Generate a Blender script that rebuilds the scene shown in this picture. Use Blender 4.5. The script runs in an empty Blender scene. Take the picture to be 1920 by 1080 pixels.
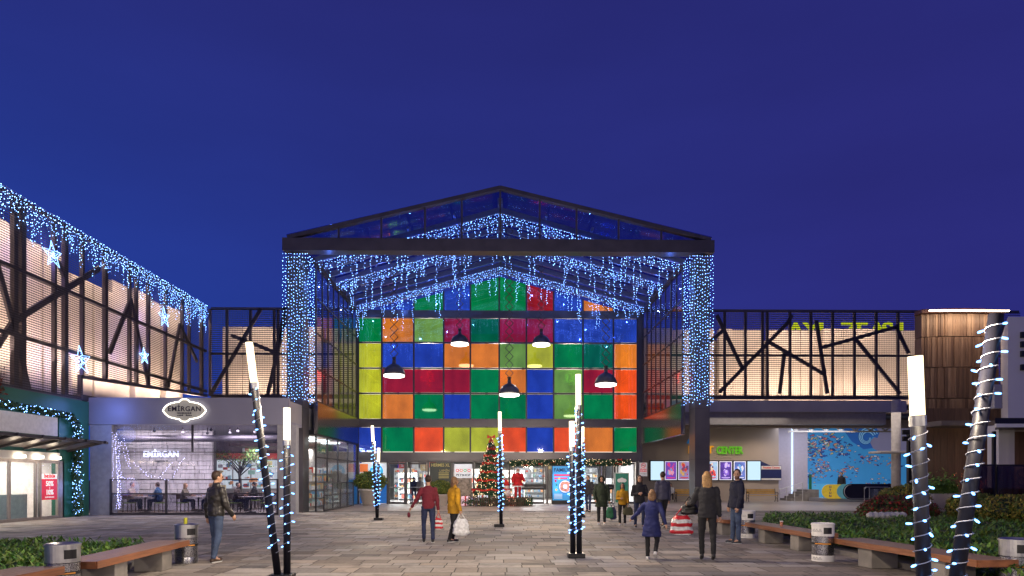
import bpy, bmesh, math, random
from mathutils import Vector, Matrix, noise
R = math.radians
random.seed(7)
S = bpy.context.scene
COL = S.collection
# ------------------------------------------------------------------ camera, sky, light, exposure
TH = math.atan(22.0/1280.0)          # the camera is turned a degree to the right of the hall's axis
CZ = 1.6
cam = bpy.data.cameras.new('camera'); camo = bpy.data.objects.new('camera', cam); COL.objects.link(camo)
cam.sensor_width = 36.0; cam.lens = 24.0
cam.shift_y = (897.0-540.0)/1920.0
cam.clip_start = 0.1; cam.clip_end = 3000
camo.location = (0, 0, CZ); camo.rotation_euler = (R(90), 0, -TH)
S.camera = camo
S.view_settings.view_transform = 'Standard'; S.view_settings.look = 'None'
S.view_settings.exposure = 0.0; S.view_settings.gamma = 1.0
S.render.engine = 'CYCLES'
S.cycles.use_denoising = True
S.cycles.max_bounces = 6; S.cycles.diffuse_bounces = 2; S.cycles.glossy_bounces = 3
S.cycles.transmission_bounces = 4; S.cycles.transparent_max_bounces = 24
S.cycles.sample_clamp_indirect = 3.0; S.cycles.caustics_reflective = False; S.cycles.caustics_refractive = False

w = bpy.data.worlds.new('World'); S.world = w; w.use_nodes = True
nt = w.node_tree; nt.nodes.clear()
sky = nt.nodes.new('ShaderNodeTexSky'); sky.sky_type = 'NISHITA'; sky.sun_disc = False
sky.sun_elevation = R(-4.0); sky.sun_rotation = R(-75); sky.ozone_density = 6.0; sky.air_density = 1.0; sky.dust_density = 0.3
SUN_ROT = -75
sky.sun_elevation = R(-2.5)
geo = nt.nodes.new('ShaderNodeTexCoord'); sx = nt.nodes.new('ShaderNodeSeparateXYZ'); nt.links.new(geo.outputs['Generated'], sx.inputs[0])
hr = nt.nodes.new('ShaderNodeMapRange'); hr.inputs[1].default_value = -0.65; hr.inputs[2].default_value = 0.45; nt.links.new(sx.outputs[0], hr.inputs[0])
side = nt.nodes.new('ShaderNodeMix'); side.data_type = 'RGBA'; nt.links.new(hr.outputs[0], side.inputs[0])
side.inputs[6].default_value = (0.011, 0.054, 0.36, 1); side.inputs[7].default_value = (0.026, 0.027, 0.215, 1)
vr = nt.nodes.new('ShaderNodeMapRange'); vr.inputs[1].default_value = 0.05; vr.inputs[2].default_value = 0.62; nt.links.new(sx.outputs[2], vr.inputs[0])
vert = nt.nodes.new('ShaderNodeMix'); vert.data_type = 'RGBA'; nt.links.new(vr.outputs[0], vert.inputs[0])
vert.inputs[7].default_value = (0.019, 0.020, 0.15, 1); nt.links.new(side.outputs[2], vert.inputs[6])
bg = nt.nodes.new('ShaderNodeBackground'); bg.inputs[1].default_value = 0.15        # twilight glow of the sky model
bg2 = nt.nodes.new('ShaderNodeBackground'); bg2.inputs[1].default_value = 1.0       # the deep blue of the hour after sunset
nt.links.new(sky.outputs[0], bg.inputs[0]); cn = nt.nodes.new('ShaderNodeTexNoise'); cn.inputs['Scale'].default_value = 2.2; cn.inputs['Detail'].default_value = 5
cm = nt.nodes.new('ShaderNodeMapping'); cm.inputs['Scale'].default_value = (1, 1, 4.0); nt.links.new(geo.outputs['Generated'], cm.inputs[0]); nt.links.new(cm.outputs[0], cn.inputs['Vector'])
cr = nt.nodes.new('ShaderNodeMapRange'); cr.inputs[1].default_value = .3; cr.inputs[2].default_value = .7; cr.inputs[3].default_value = .93; cr.inputs[4].default_value = 1.08; nt.links.new(cn.outputs[0], cr.inputs[0])
nt.links.new(cr.outputs[0], bg2.inputs[1])
nt.links.new(vert.outputs[2], bg2.inputs[0])
ads = nt.nodes.new('ShaderNodeAddShader'); nt.links.new(bg.outputs[0], ads.inputs[0]); nt.links.new(bg2.outputs[0], ads.inputs[1])
wo = nt.nodes.new('ShaderNodeOutputWorld'); nt.links.new(ads.outputs[0], wo.inputs[0])

# ------------------------------------------------------------------ helpers
def P(px, py, Y):
    a = (px-960)/1280.0; b = (897-py)/1280.0
    t = Y/(math.cos(TH)-a*math.sin(TH))
    return Vector(((a*math.cos(TH)+math.sin(TH))*t, Y, CZ+b*t))
def PX(px, py, X):
    a = (px-960)/1280.0; b = (897-py)/1280.0
    t = X/(a*math.cos(TH)+math.sin(TH))
    return Vector((X, (math.cos(TH)-a*math.sin(TH))*t, CZ+b*t))
def G(px, py, z=0.0):
    a = (px-960)/1280.0; b = (897-py)/1280.0
    t = (z-CZ)/b
    return Vector(((a*math.cos(TH)+math.sin(TH))*t, (math.cos(TH)-a*math.sin(TH))*t, z))

MATS = {}
def mat(name, col, rough=0.6, metal=0.0, var=0.12, scale=6.0, bump=0.0, bscale=40.0, emit=None, es=0.0, spec=0.5, sample=None, stretch=None, coat=0.0):
    if name in MATS: return MATS[name]
    m = bpy.data.materials.new(name); m.use_nodes = True; MATS[name] = m
    n = m.node_tree; b = n.nodes['Principled BSDF']
    b.inputs['Roughness'].default_value = rough; b.inputs['Metallic'].default_value = metal
    b.inputs['Specular IOR Level'].default_value = spec
    if coat: b.inputs['Coat Weight'].default_value = coat
    c4 = (col[0], col[1], col[2], 1)
    tc = n.nodes.new('ShaderNodeTexCoord'); mp = n.nodes.new('ShaderNodeMapping')
    if stretch: mp.inputs['Scale'].default_value = stretch
    n.links.new(tc.outputs['Object'], mp.inputs['Vector'])
    if var > 0:
        nz = n.nodes.new('ShaderNodeTexNoise'); nz.inputs['Scale'].default_value = scale; nz.inputs['Detail'].default_value = 5
        n.links.new(mp.outputs[0], nz.inputs['Vector'])
        rp = n.nodes.new('ShaderNodeValToRGB'); rp.color_ramp.elements[0].position = 0.3; rp.color_ramp.elements[1].position = 0.7
        rp.color_ramp.elements[0].color = tuple(max(0, c*(1-var)) for c in col)+(1,)
        rp.color_ramp.elements[1].color = tuple(min(1, c*(1+var)) for c in col)+(1,)
        n.links.new(nz.outputs[0], rp.inputs[0]); n.links.new(rp.outputs[0], b.inputs['Base Color'])
        rr = n.nodes.new('ShaderNodeMapRange'); rr.inputs[3].default_value = max(0.02, rough*0.8); rr.inputs[4].default_value = min(1, rough*1.2)
        n.links.new(nz.outputs[0], rr.inputs[0]); n.links.new(rr.outputs[0], b.inputs['Roughness'])
    else: b.inputs['Base Color'].default_value = c4
    if bump > 0:
        nb = n.nodes.new('ShaderNodeTexNoise'); nb.inputs['Scale'].default_value = bscale; nb.inputs['Detail'].default_value = 4
        n.links.new(mp.outputs[0], nb.inputs['Vector'])
        bp = n.nodes.new('ShaderNodeBump'); bp.inputs['Strength'].default_value = bump; bp.inputs['Distance'].default_value = 0.01
        n.links.new(nb.outputs[0], bp.inputs['Height']); n.links.new(bp.outputs[0], b.inputs['Normal'])
    if emit:
        b.inputs['Emission Color'].default_value = (emit[0], emit[1], emit[2], 1); b.inputs['Emission Strength'].default_value = es
    if sample: m.cycles.emission_sampling = sample
    return m

def emis(name, col, s, sample='AUTO'):
    if name in MATS: return MATS[name]
    m = bpy.data.materials.new(name); m.use_nodes = True; MATS[name] = m
    n = m.node_tree; n.nodes.clear()
    e = n.nodes.new('ShaderNodeEmission'); e.inputs[0].default_value = (col[0], col[1], col[2], 1); e.inputs[1].default_value = s
    o = n.nodes.new('ShaderNodeOutputMaterial'); n.links.new(e.outputs[0], o.inputs[0])
    m.cycles.emission_sampling = sample
    return m

def glass(name, tintc=(0.9, 0.95, 1.0), rough=0.02, ior=1.45, dirt=0.0, extra=0.0):
    """thin pane: what is behind shows through, the rest is mirrored by Fresnel"""
    if name in MATS: return MATS[name]
    m = bpy.data.materials.new(name); m.use_nodes = True; MATS[name] = m
    n = m.node_tree; n.nodes.clear()
    t = n.nodes.new('ShaderNodeBsdfTransparent'); t.inputs[0].default_value = (*tintc, 1)
    g = n.nodes.new('ShaderNodeBsdfGlossy'); g.inputs['Roughness'].default_value = rough
    f = n.nodes.new('ShaderNodeFresnel'); gm = n.nodes.new('ShaderNodeNewGeometry'); io = n.nodes.new('ShaderNodeMix'); io.inputs[2].default_value = ior; io.inputs[3].default_value = 1/ior
    n.links.new(gm.outputs['Backfacing'], io.inputs[0]); n.links.new(io.outputs[0], f.inputs[0])
    ad = n.nodes.new('ShaderNodeMath'); ad.operation = 'ADD'; ad.inputs[1].default_value = extra; ad.use_clamp = True
    n.links.new(f.outputs[0], ad.inputs[0])
    mx = n.nodes.new('ShaderNodeMixShader'); n.links.new(ad.outputs[0], mx.inputs[0])
    n.links.new(t.outputs[0], mx.inputs[1]); n.links.new(g.outputs[0], mx.inputs[2])
    last = mx.outputs[0]
    if dirt > 0:
        d = n.nodes.new('ShaderNodeBsdfDiffuse'); d.inputs[0].default_value = (0.6, 0.62, 0.66, 1)
        nz = n.nodes.new('ShaderNodeTexNoise'); nz.inputs['Scale'].default_value = 1.6
        tc = n.nodes.new('ShaderNodeTexCoord'); mp = n.nodes.new('ShaderNodeMapping'); mp.inputs['Scale'].default_value = (6, 6, .5)
        n.links.new(tc.outputs['Object'], mp.inputs[0]); n.links.new(mp.outputs[0], nz.inputs['Vector'])
        mr = n.nodes.new('ShaderNodeMapRange'); mr.inputs[1].default_value = .35; mr.inputs[2].default_value = .8
        mr.inputs[3].default_value = 0.0; mr.inputs[4].default_value = dirt; n.links.new(nz.outputs[0], mr.inputs[0])
        m2 = n.nodes.new('ShaderNodeMixShader'); n.links.new(mr.outputs[0], m2.inputs[0])
        n.links.new(last, m2.inputs[1]); n.links.new(d.outputs[0], m2.inputs[2]); last = m2.outputs[0]
    o = n.nodes.new('ShaderNodeOutputMaterial'); n.links.new(last, o.inputs[0])
    return m

ORG = {}
def tag(o, label=None, cat=None, group=None, kind=None):
    if label: o['label'] = label
    if cat: o['category'] = cat
    if group: o['group'] = group
    if kind: o['kind'] = kind
    return o
def thing(name, label, cat, loc=(0, 0, 0), group=None, rotz=None):
    o = bpy.data.objects.new(name, None); COL.objects.link(o); o.empty_display_size = 0.2
    o.location = loc
    if rotz is not None:
        o.rotation_euler = (0, 0, rotz); ORG[o.name] = Vector((0, 0, 0))       # parts are built in local coordinates
    else: ORG[o.name] = Vector(loc)
    return tag(o, label, cat, group)

class MB:
    def __init__(s): s.v = []; s.f = []; s.m = []; s.mats = []; s.col = None
    def mi(s, m):
        if m is None: return 0
        if m not in s.mats: s.mats.append(m)
        return s.mats.index(m)
    def add(s, vs, fs, m=None):
        k = len(s.v); s.v.extend([tuple(v) for v in vs]); i = s.mi(m)
        for f in fs: s.f.append(tuple(a+k for a in f)); s.m.append(i)
        return s
    def box(s, x0, x1, y0, y1, z0, z1, m=None):
        vs = [(x0,y0,z0),(x1,y0,z0),(x1,y1,z0),(x0,y1,z0),(x0,y0,z1),(x1,y0,z1),(x1,y1,z1),(x0,y1,z1)]
        return s.add(vs, [(0,3,2,1),(4,5,6,7),(0,1,5,4),(1,2,6,5),(2,3,7,6),(3,0,4,7)], m)
    def bevbox(s, x0, x1, y0, y1, z0, z1, b=0.01, m=None):
        bm = bmesh.new(); bmesh.ops.create_cube(bm, size=1)
        for v in bm.verts: v.co = Vector(((x0+x1)/2+v.co.x*(x1-x0), (y0+y1)/2+v.co.y*(y1-y0), (z0+z1)/2+v.co.z*(z1-z0)))
        bmesh.ops.bevel(bm, geom=bm.edges[:], offset=b, segments=2, affect='EDGES', profile=0.5)
        return s.bm(bm, m)
    def bm(s, bm, m=None, mx=None):
        bm.verts.index_update()
        vs = [(mx @ v.co) if mx else v.co.copy() for v in bm.verts]
        fs = [tuple(v.index for v in f.verts) for f in bm.faces]; bm.free()
        return s.add(vs, fs, m)
    def quad(s, a, b, c, d, m=None): return s.add([a, b, c, d], [(0,1,2,3)], m)
    def bar(s, a, b, w, h=None, m=None, up=(0,0,1)):
        """square bar from a to b: w across, h along up"""
        h = h or w; a = Vector(a); b = Vector(b); d = (b-a).normalized(); u = Vector(up)
        if abs(d.dot(u)) > 0.99: u = Vector((0,1,0))
        x = d.cross(u).normalized(); y = x.cross(d).normalized(); vs = []
        for p in (a, b):
            for sx, sy in ((-1,-1),(1,-1),(1,1),(-1,1)): vs.append(p+x*sx*w/2+y*sy*h/2)
        return s.add(vs, [(0,1,2,3),(7,6,5,4),(0,4,5,1),(1,5,6,2),(2,6,7,3),(3,7,4,0)], m)
    def tube(s, pts, r, n=8, m=None, caps=True):
        pts = [Vector(p) for p in pts]; rs = r if isinstance(r, (list, tuple)) else [r]*len(pts)
        k = len(s.v); L = len(pts); vs = []; fs = []
        d0 = (pts[1]-pts[0]).normalized(); u = Vector((0,0,1)) if abs(d0.z) < 0.9 else Vector((1,0,0))
        x = d0.cross(u).normalized()
        for i, p in enumerate(pts):
            d = (pts[min(i+1, L-1)]-pts[max(i-1, 0)]).normalized()
            x = (x-d*x.dot(d)).normalized(); y = d.cross(x)
            for j in range(n):
                a = 2*math.pi*j/n; vs.append(p+(x*math.cos(a)+y*math.sin(a))*rs[i])
        for i in range(L-1):
            for j in range(n):
                fs.append((i*n+j, i*n+(j+1) % n, (i+1)*n+(j+1) % n, (i+1)*n+j))
        if caps: fs.append(tuple(range(n-1, -1, -1))); fs.append(tuple((L-1)*n+j for j in range(n)))
        return s.add(vs, fs, m)
    def lathe(s, prof, c=(0,0,0), n=24, m=None, caps=True, sx=1, sy=1):
        vs = []; fs = []; L = len(prof)
        for r, z in prof:
            for j in range(n):
                a = 2*math.pi*j/n; vs.append((c[0]+r*sx*math.cos(a), c[1]+r*sy*math.sin(a), c[2]+z))
        for i in range(L-1):
            for j in range(n): fs.append((i*n+j, i*n+(j+1) % n, (i+1)*n+(j+1) % n, (i+1)*n+j))
        if caps: fs.append(tuple(range(n-1, -1, -1))); fs.append(tuple((L-1)*n+j for j in range(n)))
        return s.add(vs, fs, m)
    def ball(s, c, r, n=8, k=5, m=None, sc=(1,1,1)):
        prof = [(max(0.001, math.sin(math.pi*i/k)), -math.cos(math.pi*i/k)) for i in range(k+1)]
        vs = []; fs = []
        for q, z in prof:
            for j in range(n):
                a = 2*math.pi*j/n; vs.append((c[0]+r*q*sc[0]*math.cos(a), c[1]+r*q*sc[1]*math.sin(a), c[2]+r*z*sc[2]))
        for i in range(k):
            for j in range(n): fs.append((i*n+j, i*n+(j+1) % n, (i+1)*n+(j+1) % n, (i+1)*n+j))
        return s.add(vs, fs, m)
    def octa(s, c, r, m=None, rz=None):
        rz = rz or r; x, y, z = c
        vs = [(x+r,y,z),(x,y+r,z),(x-r,y,z),(x,y-r,z),(x,y,z+rz),(x,y,z-rz)]
        return s.add(vs, [(0,1,4),(1,2,4),(2,3,4),(3,0,4),(1,0,5),(2,1,5),(3,2,5),(0,3,5)], m)
    def prism(s, pts, d, m=None):
        """closed outline pts extruded by vector d"""
        d = Vector(d); n = len(pts); a = [Vector(p) for p in pts]; b = [p+d for p in a]
        fs = [tuple(range(n-1, -1, -1)), tuple(range(n, 2*n))]+[(i, (i+1) % n, n+(i+1) % n, n+i) for i in range(n)]
        return s.add(a+b, fs, m)
    def build(s, name, m=None, parent=None, smooth=False, label=None, cat=None, group=None, kind=None, loc=None):
        me = bpy.data.meshes.new(name)
        org = Vector((0,0,0))
        if parent is not None: org = ORG.get(parent.name, org)
        elif loc is not None: org = Vector(loc)
        me.from_pydata([(v[0]-org.x, v[1]-org.y, v[2]-org.z) for v in s.v], [], s.f)
        if s.mats:
            for q in s.mats: me.materials.append(q)
            me.polygons.foreach_set('material_index', s.m)
        elif m: me.materials.append(m)
        if smooth: me.polygons.foreach_set('use_smooth', [True]*len(me.polygons))
        me.validate(); me.update()
        o = bpy.data.objects.new(name, me); COL.objects.link(o)
        if parent is not None: o.parent = parent
        elif loc is not None: o.location = loc
        ORG[o.name] = org
        return tag(o, label, cat, group, kind)
def dup(o, parent, loc=None, rot=None):
    c = o.copy(); COL.objects.link(c); c.parent = parent
    if loc is not None: c.location = loc
    if rot is not None: c.rotation_euler = rot
    ORG[c.name] = ORG.get(o.name, Vector((0,0,0)))
    return c
def copy_tree(o, parent=None):
    c = o.copy(); COL.objects.link(c); c.parent = parent; ORG[c.name] = ORG.get(o.name, Vector((0,0,0)))
    for ch in list(o.children): copy_tree(ch, c)
    return c
def struct(mb, name, m, **k): return mb.build(name, m, kind='structure', **k)

def text_bm(txt, size, depth=0.01, bold=0.0, align='CENTER', sp=1.0):
    cu = bpy.data.curves.new('t', 'FONT'); cu.body = txt; cu.size = size; cu.extrude = depth/2; cu.offset = bold
    cu.align_x = align; cu.align_y = 'CENTER'; cu.space_character = sp; cu.resolution_u = 3
    o = bpy.data.objects.new('t', cu); COL.objects.link(o)
    dg = bpy.context.evaluated_depsgraph_get(); dg.update()
    me = bpy.data.meshes.new_from_object(o.evaluated_get(dg))
    bm = bmesh.new(); bm.from_mesh(me)
    bpy.data.objects.remove(o); bpy.data.curves.remove(cu); bpy.data.meshes.remove(me)
    return bm
def txt(mb, s, c, size, m, face='F', depth=0.01, bold=0.0, sx=1.0, align='CENTER', sp=1.0):
    """letters centred at c; face F looks to -Y (the camera), R looks to +X"""
    bm = text_bm(s, size, depth, bold, align, sp)
    rot = Matrix.Rotation(R(90), 4, 'X')
    if face == 'R': rot = Matrix.Rotation(R(90), 4, 'Z') @ rot
    mb.bm(bm, m, Matrix.Translation(Vector(c)) @ rot @ Matrix.Diagonal((sx, 1, 1, 1)))

def lamp(name, kind, loc, power, col=(1, .8, .6), size=0.2, rot=None, spot=None, blend=0.5, sy=None, tgt=None):
    l = bpy.data.lights.new(name, kind); l.energy = power; l.color = col
    if kind == 'AREA':
        l.size = size
        if sy: l.shape = 'RECTANGLE'; l.size_y = sy
    elif kind in ('POINT', 'SPOT'): l.shadow_soft_size = size
    if kind == 'SPOT': l.spot_size = R(spot or 80); l.spot_blend = blend
    o = bpy.data.objects.new(name, l); COL.objects.link(o); o.location = loc
    if tgt is not None: o.rotation_euler = (Vector(tgt)-Vector(loc)).to_track_quat('-Z', 'Y').to_euler()
    elif rot: o.rotation_euler = rot
    return o
sun = lamp('sun', 'SUN', (0, 0, 60), 0.03, (0.45, 0.55, 1.0)); sun.data.angle = R(20); sun.rotation_euler = (R(70), 0, R(60))

# ------------------------------------------------------------------ shared materials
DARK = mat('dark_metal', (0.055, 0.050, 0.062), 0.42, 0.35, var=.2, scale=1.5)
PLUM = mat('anthracite_cladding', (0.095, 0.088, 0.098), 0.3, 0.45, var=.2, scale=.7)
STEEL = mat('brushed_steel', (0.5, 0.5, 0.5), 0.38, 1.0, var=.12, scale=9)
BLACK = mat('black_plastic', (0.012, 0.012, 0.014), 0.4)
WHITE = mat('white_paint', (0.75, 0.74, 0.72), 0.5, var=.05)
CREAM = mat('beige_panel', (0.70, 0.60, 0.52), 0.6, var=.07, scale=.8, bump=.05)
GREY = mat('grey_fascia', (0.36, 0.35, 0.38), 0.4, 0.1, var=.08, scale=.6)
CONC = mat('concrete', (0.24, 0.22, 0.20), 0.75, var=.25, scale=3, bump=.25)
BULB = emis('cold_white_bulb', (0.20, 0.42, 1.0), 15.0, 'AUTO')
BULB2 = emis('wound_string_bulb', (0.15, 0.40, 1.0), 7.0, 'NONE')
WARMB = emis('warm_tree_bulb', (1.0, 0.72, 0.42), 5.0, 'NONE')
TUBE = emis('lamp_tube_light', (1.0, 0.83, 0.54), 3.0, 'NONE')
WIRE = mat('white_cable', (0.33, 0.34, 0.40), 0.5)
CLEAR = glass('clear_glass')
# ------------------------------------------------------------------ ground
def ground():
    g = MB(); g.quad((-400,-60,0),(400,-60,0),(400,500,0),(-400,500,0))
    struct(g, 'ground', mat('dark_grout', (0.075, 0.066, 0.058), 0.85, var=.2, scale=.5, bump=.1))
    # paving: courses of stone slabs of different lengths, each slab its own tone
    rnd = random.Random(3)
    vs = []; fs = []; tones = []
    y = 1.0
    while y < 33.0:
        h = rnd.choice([0.35, 0.40, 0.50, 0.60])
        x = -19.0+rnd.random()*0.6
        while x < 23.0:
            l = rnd.choice([0.4, 0.5, 0.6, 0.8, 0.9])
            g_ = 0.011
            k = len(vs)
            z = 0.006
            vs += [(x+g_, y+g_, z), (x+l-g_, y+g_, z), (x+l-g_, y+h-g_, z), (x+g_, y+h-g_, z)]
            fs.append((k, k+1, k+2, k+3))
            t = 0.52+0.48*rnd.random()
            if rnd.random() < 0.10: t *= 0.62
            tones.append((t, rnd.random()))
            x += l
        y += h
    me = bpy.data.meshes.new('paving'); me.from_pydata(vs, [], fs)
    at = me.attributes.new('tone', 'FLOAT_COLOR', 'FACE')
    at.data.foreach_set('color', [c for t, u in tones for c in (t, u, 0, 1)])
    o = bpy.data.objects.new('paving', me); COL.objects.link(o); tag(o, kind='structure')
    m = bpy.data.materials.new('stone_slabs'); m.use_nodes = True; n = m.node_tree; b = n.nodes['Principled BSDF']
    a = n.nodes.new('ShaderNodeAttribute'); a.attribute_name = 'tone'
    sep = n.nodes.new('ShaderNodeSeparateColor'); n.links.new(a.outputs['Color'], sep.inputs[0])
    r1 = n.nodes.new('ShaderNodeValToRGB'); r1.color_ramp.elements[0].position = .3; r1.color_ramp.elements[1].position = 1
    r1.color_ramp.elements[0].color = (0.095, 0.084, 0.074, 1); r1.color_ramp.elements[1].color = (0.39, 0.34, 0.29, 1)
    tc = n.nodes.new('ShaderNodeTexCoord')
    nz = n.nodes.new('ShaderNodeTexNoise'); nz.inputs['Scale'].default_value = 0.45; nz.inputs['Detail'].default_value = 6
    n.links.new(tc.outputs['Object'], nz.inputs['Vector'])
    n2 = n.nodes.new('ShaderNodeTexNoise'); n2.inputs['Scale'].default_value = 14; n2.inputs['Detail'].default_value = 6
    n.links.new(tc.outputs['Object'], n2.inputs['Vector'])
    m1 = n.nodes.new('ShaderNodeMath'); m1.operation = 'MULTIPLY_ADD'; m1.inputs[1].default_value = .55; n.links.new(nz.outputs[0], m1.inputs[0])
    n.links.new(sep.outputs[0], m1.inputs[2])
    m2 = n.nodes.new('ShaderNodeMath'); m2.operation = 'MULTIPLY_ADD'; m2.inputs[1].default_value = .45; n.links.new(n2.outputs[0], m2.inputs[0]); n.links.new(m1.outputs[0], m2.inputs[2])
    m3 = n.nodes.new('ShaderNodeMath'); m3.operation = 'SUBTRACT'; m3.inputs[1].default_value = .5; n.links.new(m2.outputs[0], m3.inputs[0])
    n.links.new(m3.outputs[0], r1.inputs[0])
    vo = n.nodes.new('ShaderNodeTexVoronoi'); vo.inputs['Scale'].default_value = 1.7; n.links.new(tc.outputs['Object'], vo.inputs['Vector'])
    vr_ = n.nodes.new('ShaderNodeMapRange'); vr_.inputs[1].default_value = .045; vr_.inputs[2].default_value = .075; vr_.inputs[3].default_value = .45; vr_.inputs[4].default_value = 1.0; n.links.new(vo.outputs['Distance'], vr_.inputs[0])
    n4 = n.nodes.new('ShaderNodeTexNoise'); n4.inputs['Scale'].default_value = 1.3; n4.inputs['Detail'].default_value = 8; n4.inputs['Distortion'].default_value = 1.2; n.links.new(tc.outputs['Object'], n4.inputs['Vector'])
    v4 = n.nodes.new('ShaderNodeMapRange'); v4.inputs[1].default_value = .30; v4.inputs[2].default_value = .46; v4.inputs[3].default_value = .62; v4.inputs[4].default_value = 1.0; n.links.new(n4.outputs[0], v4.inputs[0])
    sm = n.nodes.new('ShaderNodeMath'); sm.operation = 'MULTIPLY'; n.links.new(vr_.outputs[0], sm.inputs[0]); n.links.new(v4.outputs[0], sm.inputs[1])
    hs = n.nodes.new('ShaderNodeHueSaturation'); n.links.new(r1.outputs[0], hs.inputs['Color']); n.links.new(sm.outputs[0], hs.inputs['Value'])
    ms = n.nodes.new('ShaderNodeMapRange'); ms.inputs[3].default_value = .45; ms.inputs[4].default_value = 1.25; n.links.new(sep.outputs[1], ms.inputs[0]); n.links.new(ms.outputs[0], hs.inputs['Saturation'])
    n.links.new(hs.outputs[0], b.inputs['Base Color'])
    rr = n.nodes.new('ShaderNodeMapRange'); rr.inputs[1].default_value = .35; rr.inputs[2].default_value = .7; rr.inputs[3].default_value = .62; rr.inputs[4].default_value = .9
    n.links.new(nz.outputs[0], rr.inputs[0]); n.links.new(rr.outputs[0], b.inputs['Roughness'])
    bp = n.nodes.new('ShaderNodeBump'); bp.inputs['Strength'].default_value = .35; bp.inputs['Distance'].default_value = .01; n.links.new(n2.outputs[0], bp.inputs['Height']); n.links.new(bp.outputs[0], b.inputs['Normal'])
    me.materials.append(m)
    # smoother, paler floors by the buildings
    t = MB(); t.quad((-9.2,33.3,.008),(9.2,33.3,.008),(9.2,42.6,.008),(-9.2,42.6,.008))
    struct(t, 'entrance_pavement', mat('pinkish_stone', (0.36, 0.28, 0.23), 0.45, var=.18, scale=1.4, bump=.1))
    t = MB(); t.box(9.2,27,33.3,60,-.1,.012)
    struct(t, 'covered_walkway_floor', mat('pale_terrazzo', (0.42, 0.36, 0.30), 0.4, var=.12, scale=2, bump=.05))
ground()

# ------------------------------------------------------------------ entrance hall
YF, YB, XS = 32.0, 42.7, 8.9
EAVE, RIDGE = 12.0, 14.45
def zr(x, off=0.0): return RIDGE+off-(RIDGE-EAVE)*abs(x)/XS
def coloured(name, col, k, seethru=.36):
    if name in MATS: return MATS[name]
    m = bpy.data.materials.new(name); m.use_nodes = True; MATS[name] = m; n = m.node_tree; n.nodes.clear()
    tc = n.nodes.new('ShaderNodeTexCoord')
    nz = n.nodes.new('ShaderNodeTexNoise'); nz.inputs['Scale'].default_value = 0.9; nz.inputs['Detail'].default_value = 3
    mp = n.nodes.new('ShaderNodeMapping'); mp.inputs['Location'].default_value = (k*3.1, k, k*1.7); mp.inputs['Scale'].default_value = (1.3, 1, .8)
    n.links.new(tc.outputs['Object'], mp.inputs[0]); n.links.new(mp.outputs[0], nz.inputs['Vector'])
    mr = n.nodes.new('ShaderNodeMapRange'); mr.inputs[1].default_value = .3; mr.inputs[2].default_value = .7; mr.inputs[3].default_value = 1.1; mr.inputs[4].default_value = 1.8
    n.links.new(nz.outputs[0], mr.inputs[0])
    e = n.nodes.new('ShaderNodeEmission'); e.inputs[0].default_value = (*col, 1); n.links.new(mr.outputs[0], e.inputs[1])
    t = n.nodes.new('ShaderNodeBsdfTransparent'); t.inputs[0].default_value = (*[min(1, c*2.4) for c in col], 1)
    m1 = n.nodes.new('ShaderNodeMixShader'); m1.inputs[0].default_value = seethru
    n.links.new(e.outputs[0], m1.inputs[1]); n.links.new(t.outputs[0], m1.inputs[2])
    g = n.nodes.new('ShaderNodeBsdfGlossy'); g.inputs['Roughness'].default_value = .035; g.inputs[0].default_value = (*[min(1, .35+c*1.4) for c in col], 1)
    n3 = n.nodes.new('ShaderNodeTexNoise'); n3.inputs['Scale'].default_value = .8
    n.links.new(mp.outputs[0], n3.inputs['Vector'])
    bp = n.nodes.new('ShaderNodeBump'); bp.inputs['Strength'].default_value = .05; bp.inputs['Distance'].default_value = .02; n.links.new(n3.outputs[0], bp.inputs['Height']); n.links.new(bp.outputs[0], g.inputs['Normal'])
    m2 = n.nodes.new('ShaderNodeMixShader'); m2.inputs[0].default_value = .24
    n.links.new(m1.outputs[0], m2.inputs[1]); n.links.new(g.outputs[0], m2.inputs[2])
    o = n.nodes.new('ShaderNodeOutputMaterial'); n.links.new(m2.outputs[0], o.inputs[0])
    m.cycles.emission_sampling = 'AUTO'
    return m
PC = {'g': (0.0, .20, .055), 't': (0.0, .13, .07), 'r': (.30, .012, .022), 'o': (.62, .20, .02), 'b': (.02, .06, .36), 'y': (.40, .42, .03),
      'l': (.16, .30, .06), 'c': (.24, .01, .05), 'e': (.75, .10, .012), 'd': (.012, .02, .16), 'k': (.015, .02, .12)}
PNAME = {'g': 'green', 't': 'teal green', 'r': 'red', 'o': 'orange', 'b': 'blue', 'y': 'yellow', 'l': 'light green', 'c': 'crimson', 'e': 'orange red', 'd': 'dark blue', 'k': 'dark blue'}
XE = [672, 716, 776, 832, 882, 936, 987, 1038, 1093, 1150, 1195]
ROWS = [((597, 642), 'totlcx'), ]
GRID = [
 ((503, 583), 'kbgbggrbok'),
 ((597, 642), 'golctccbbb'),
 ((644, 690), 'ybboolygto'),
 ((692, 737), 'yrrrgoblre'),
 ((739, 786), 'yogbggblge'),
 ((801, 848), 'bgeyyebeog')]
hall = thing('entrance_hall', 'large glass gabled mall entrance hall with a wall of coloured square panes', 'building', (0, YF, 0))
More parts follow.
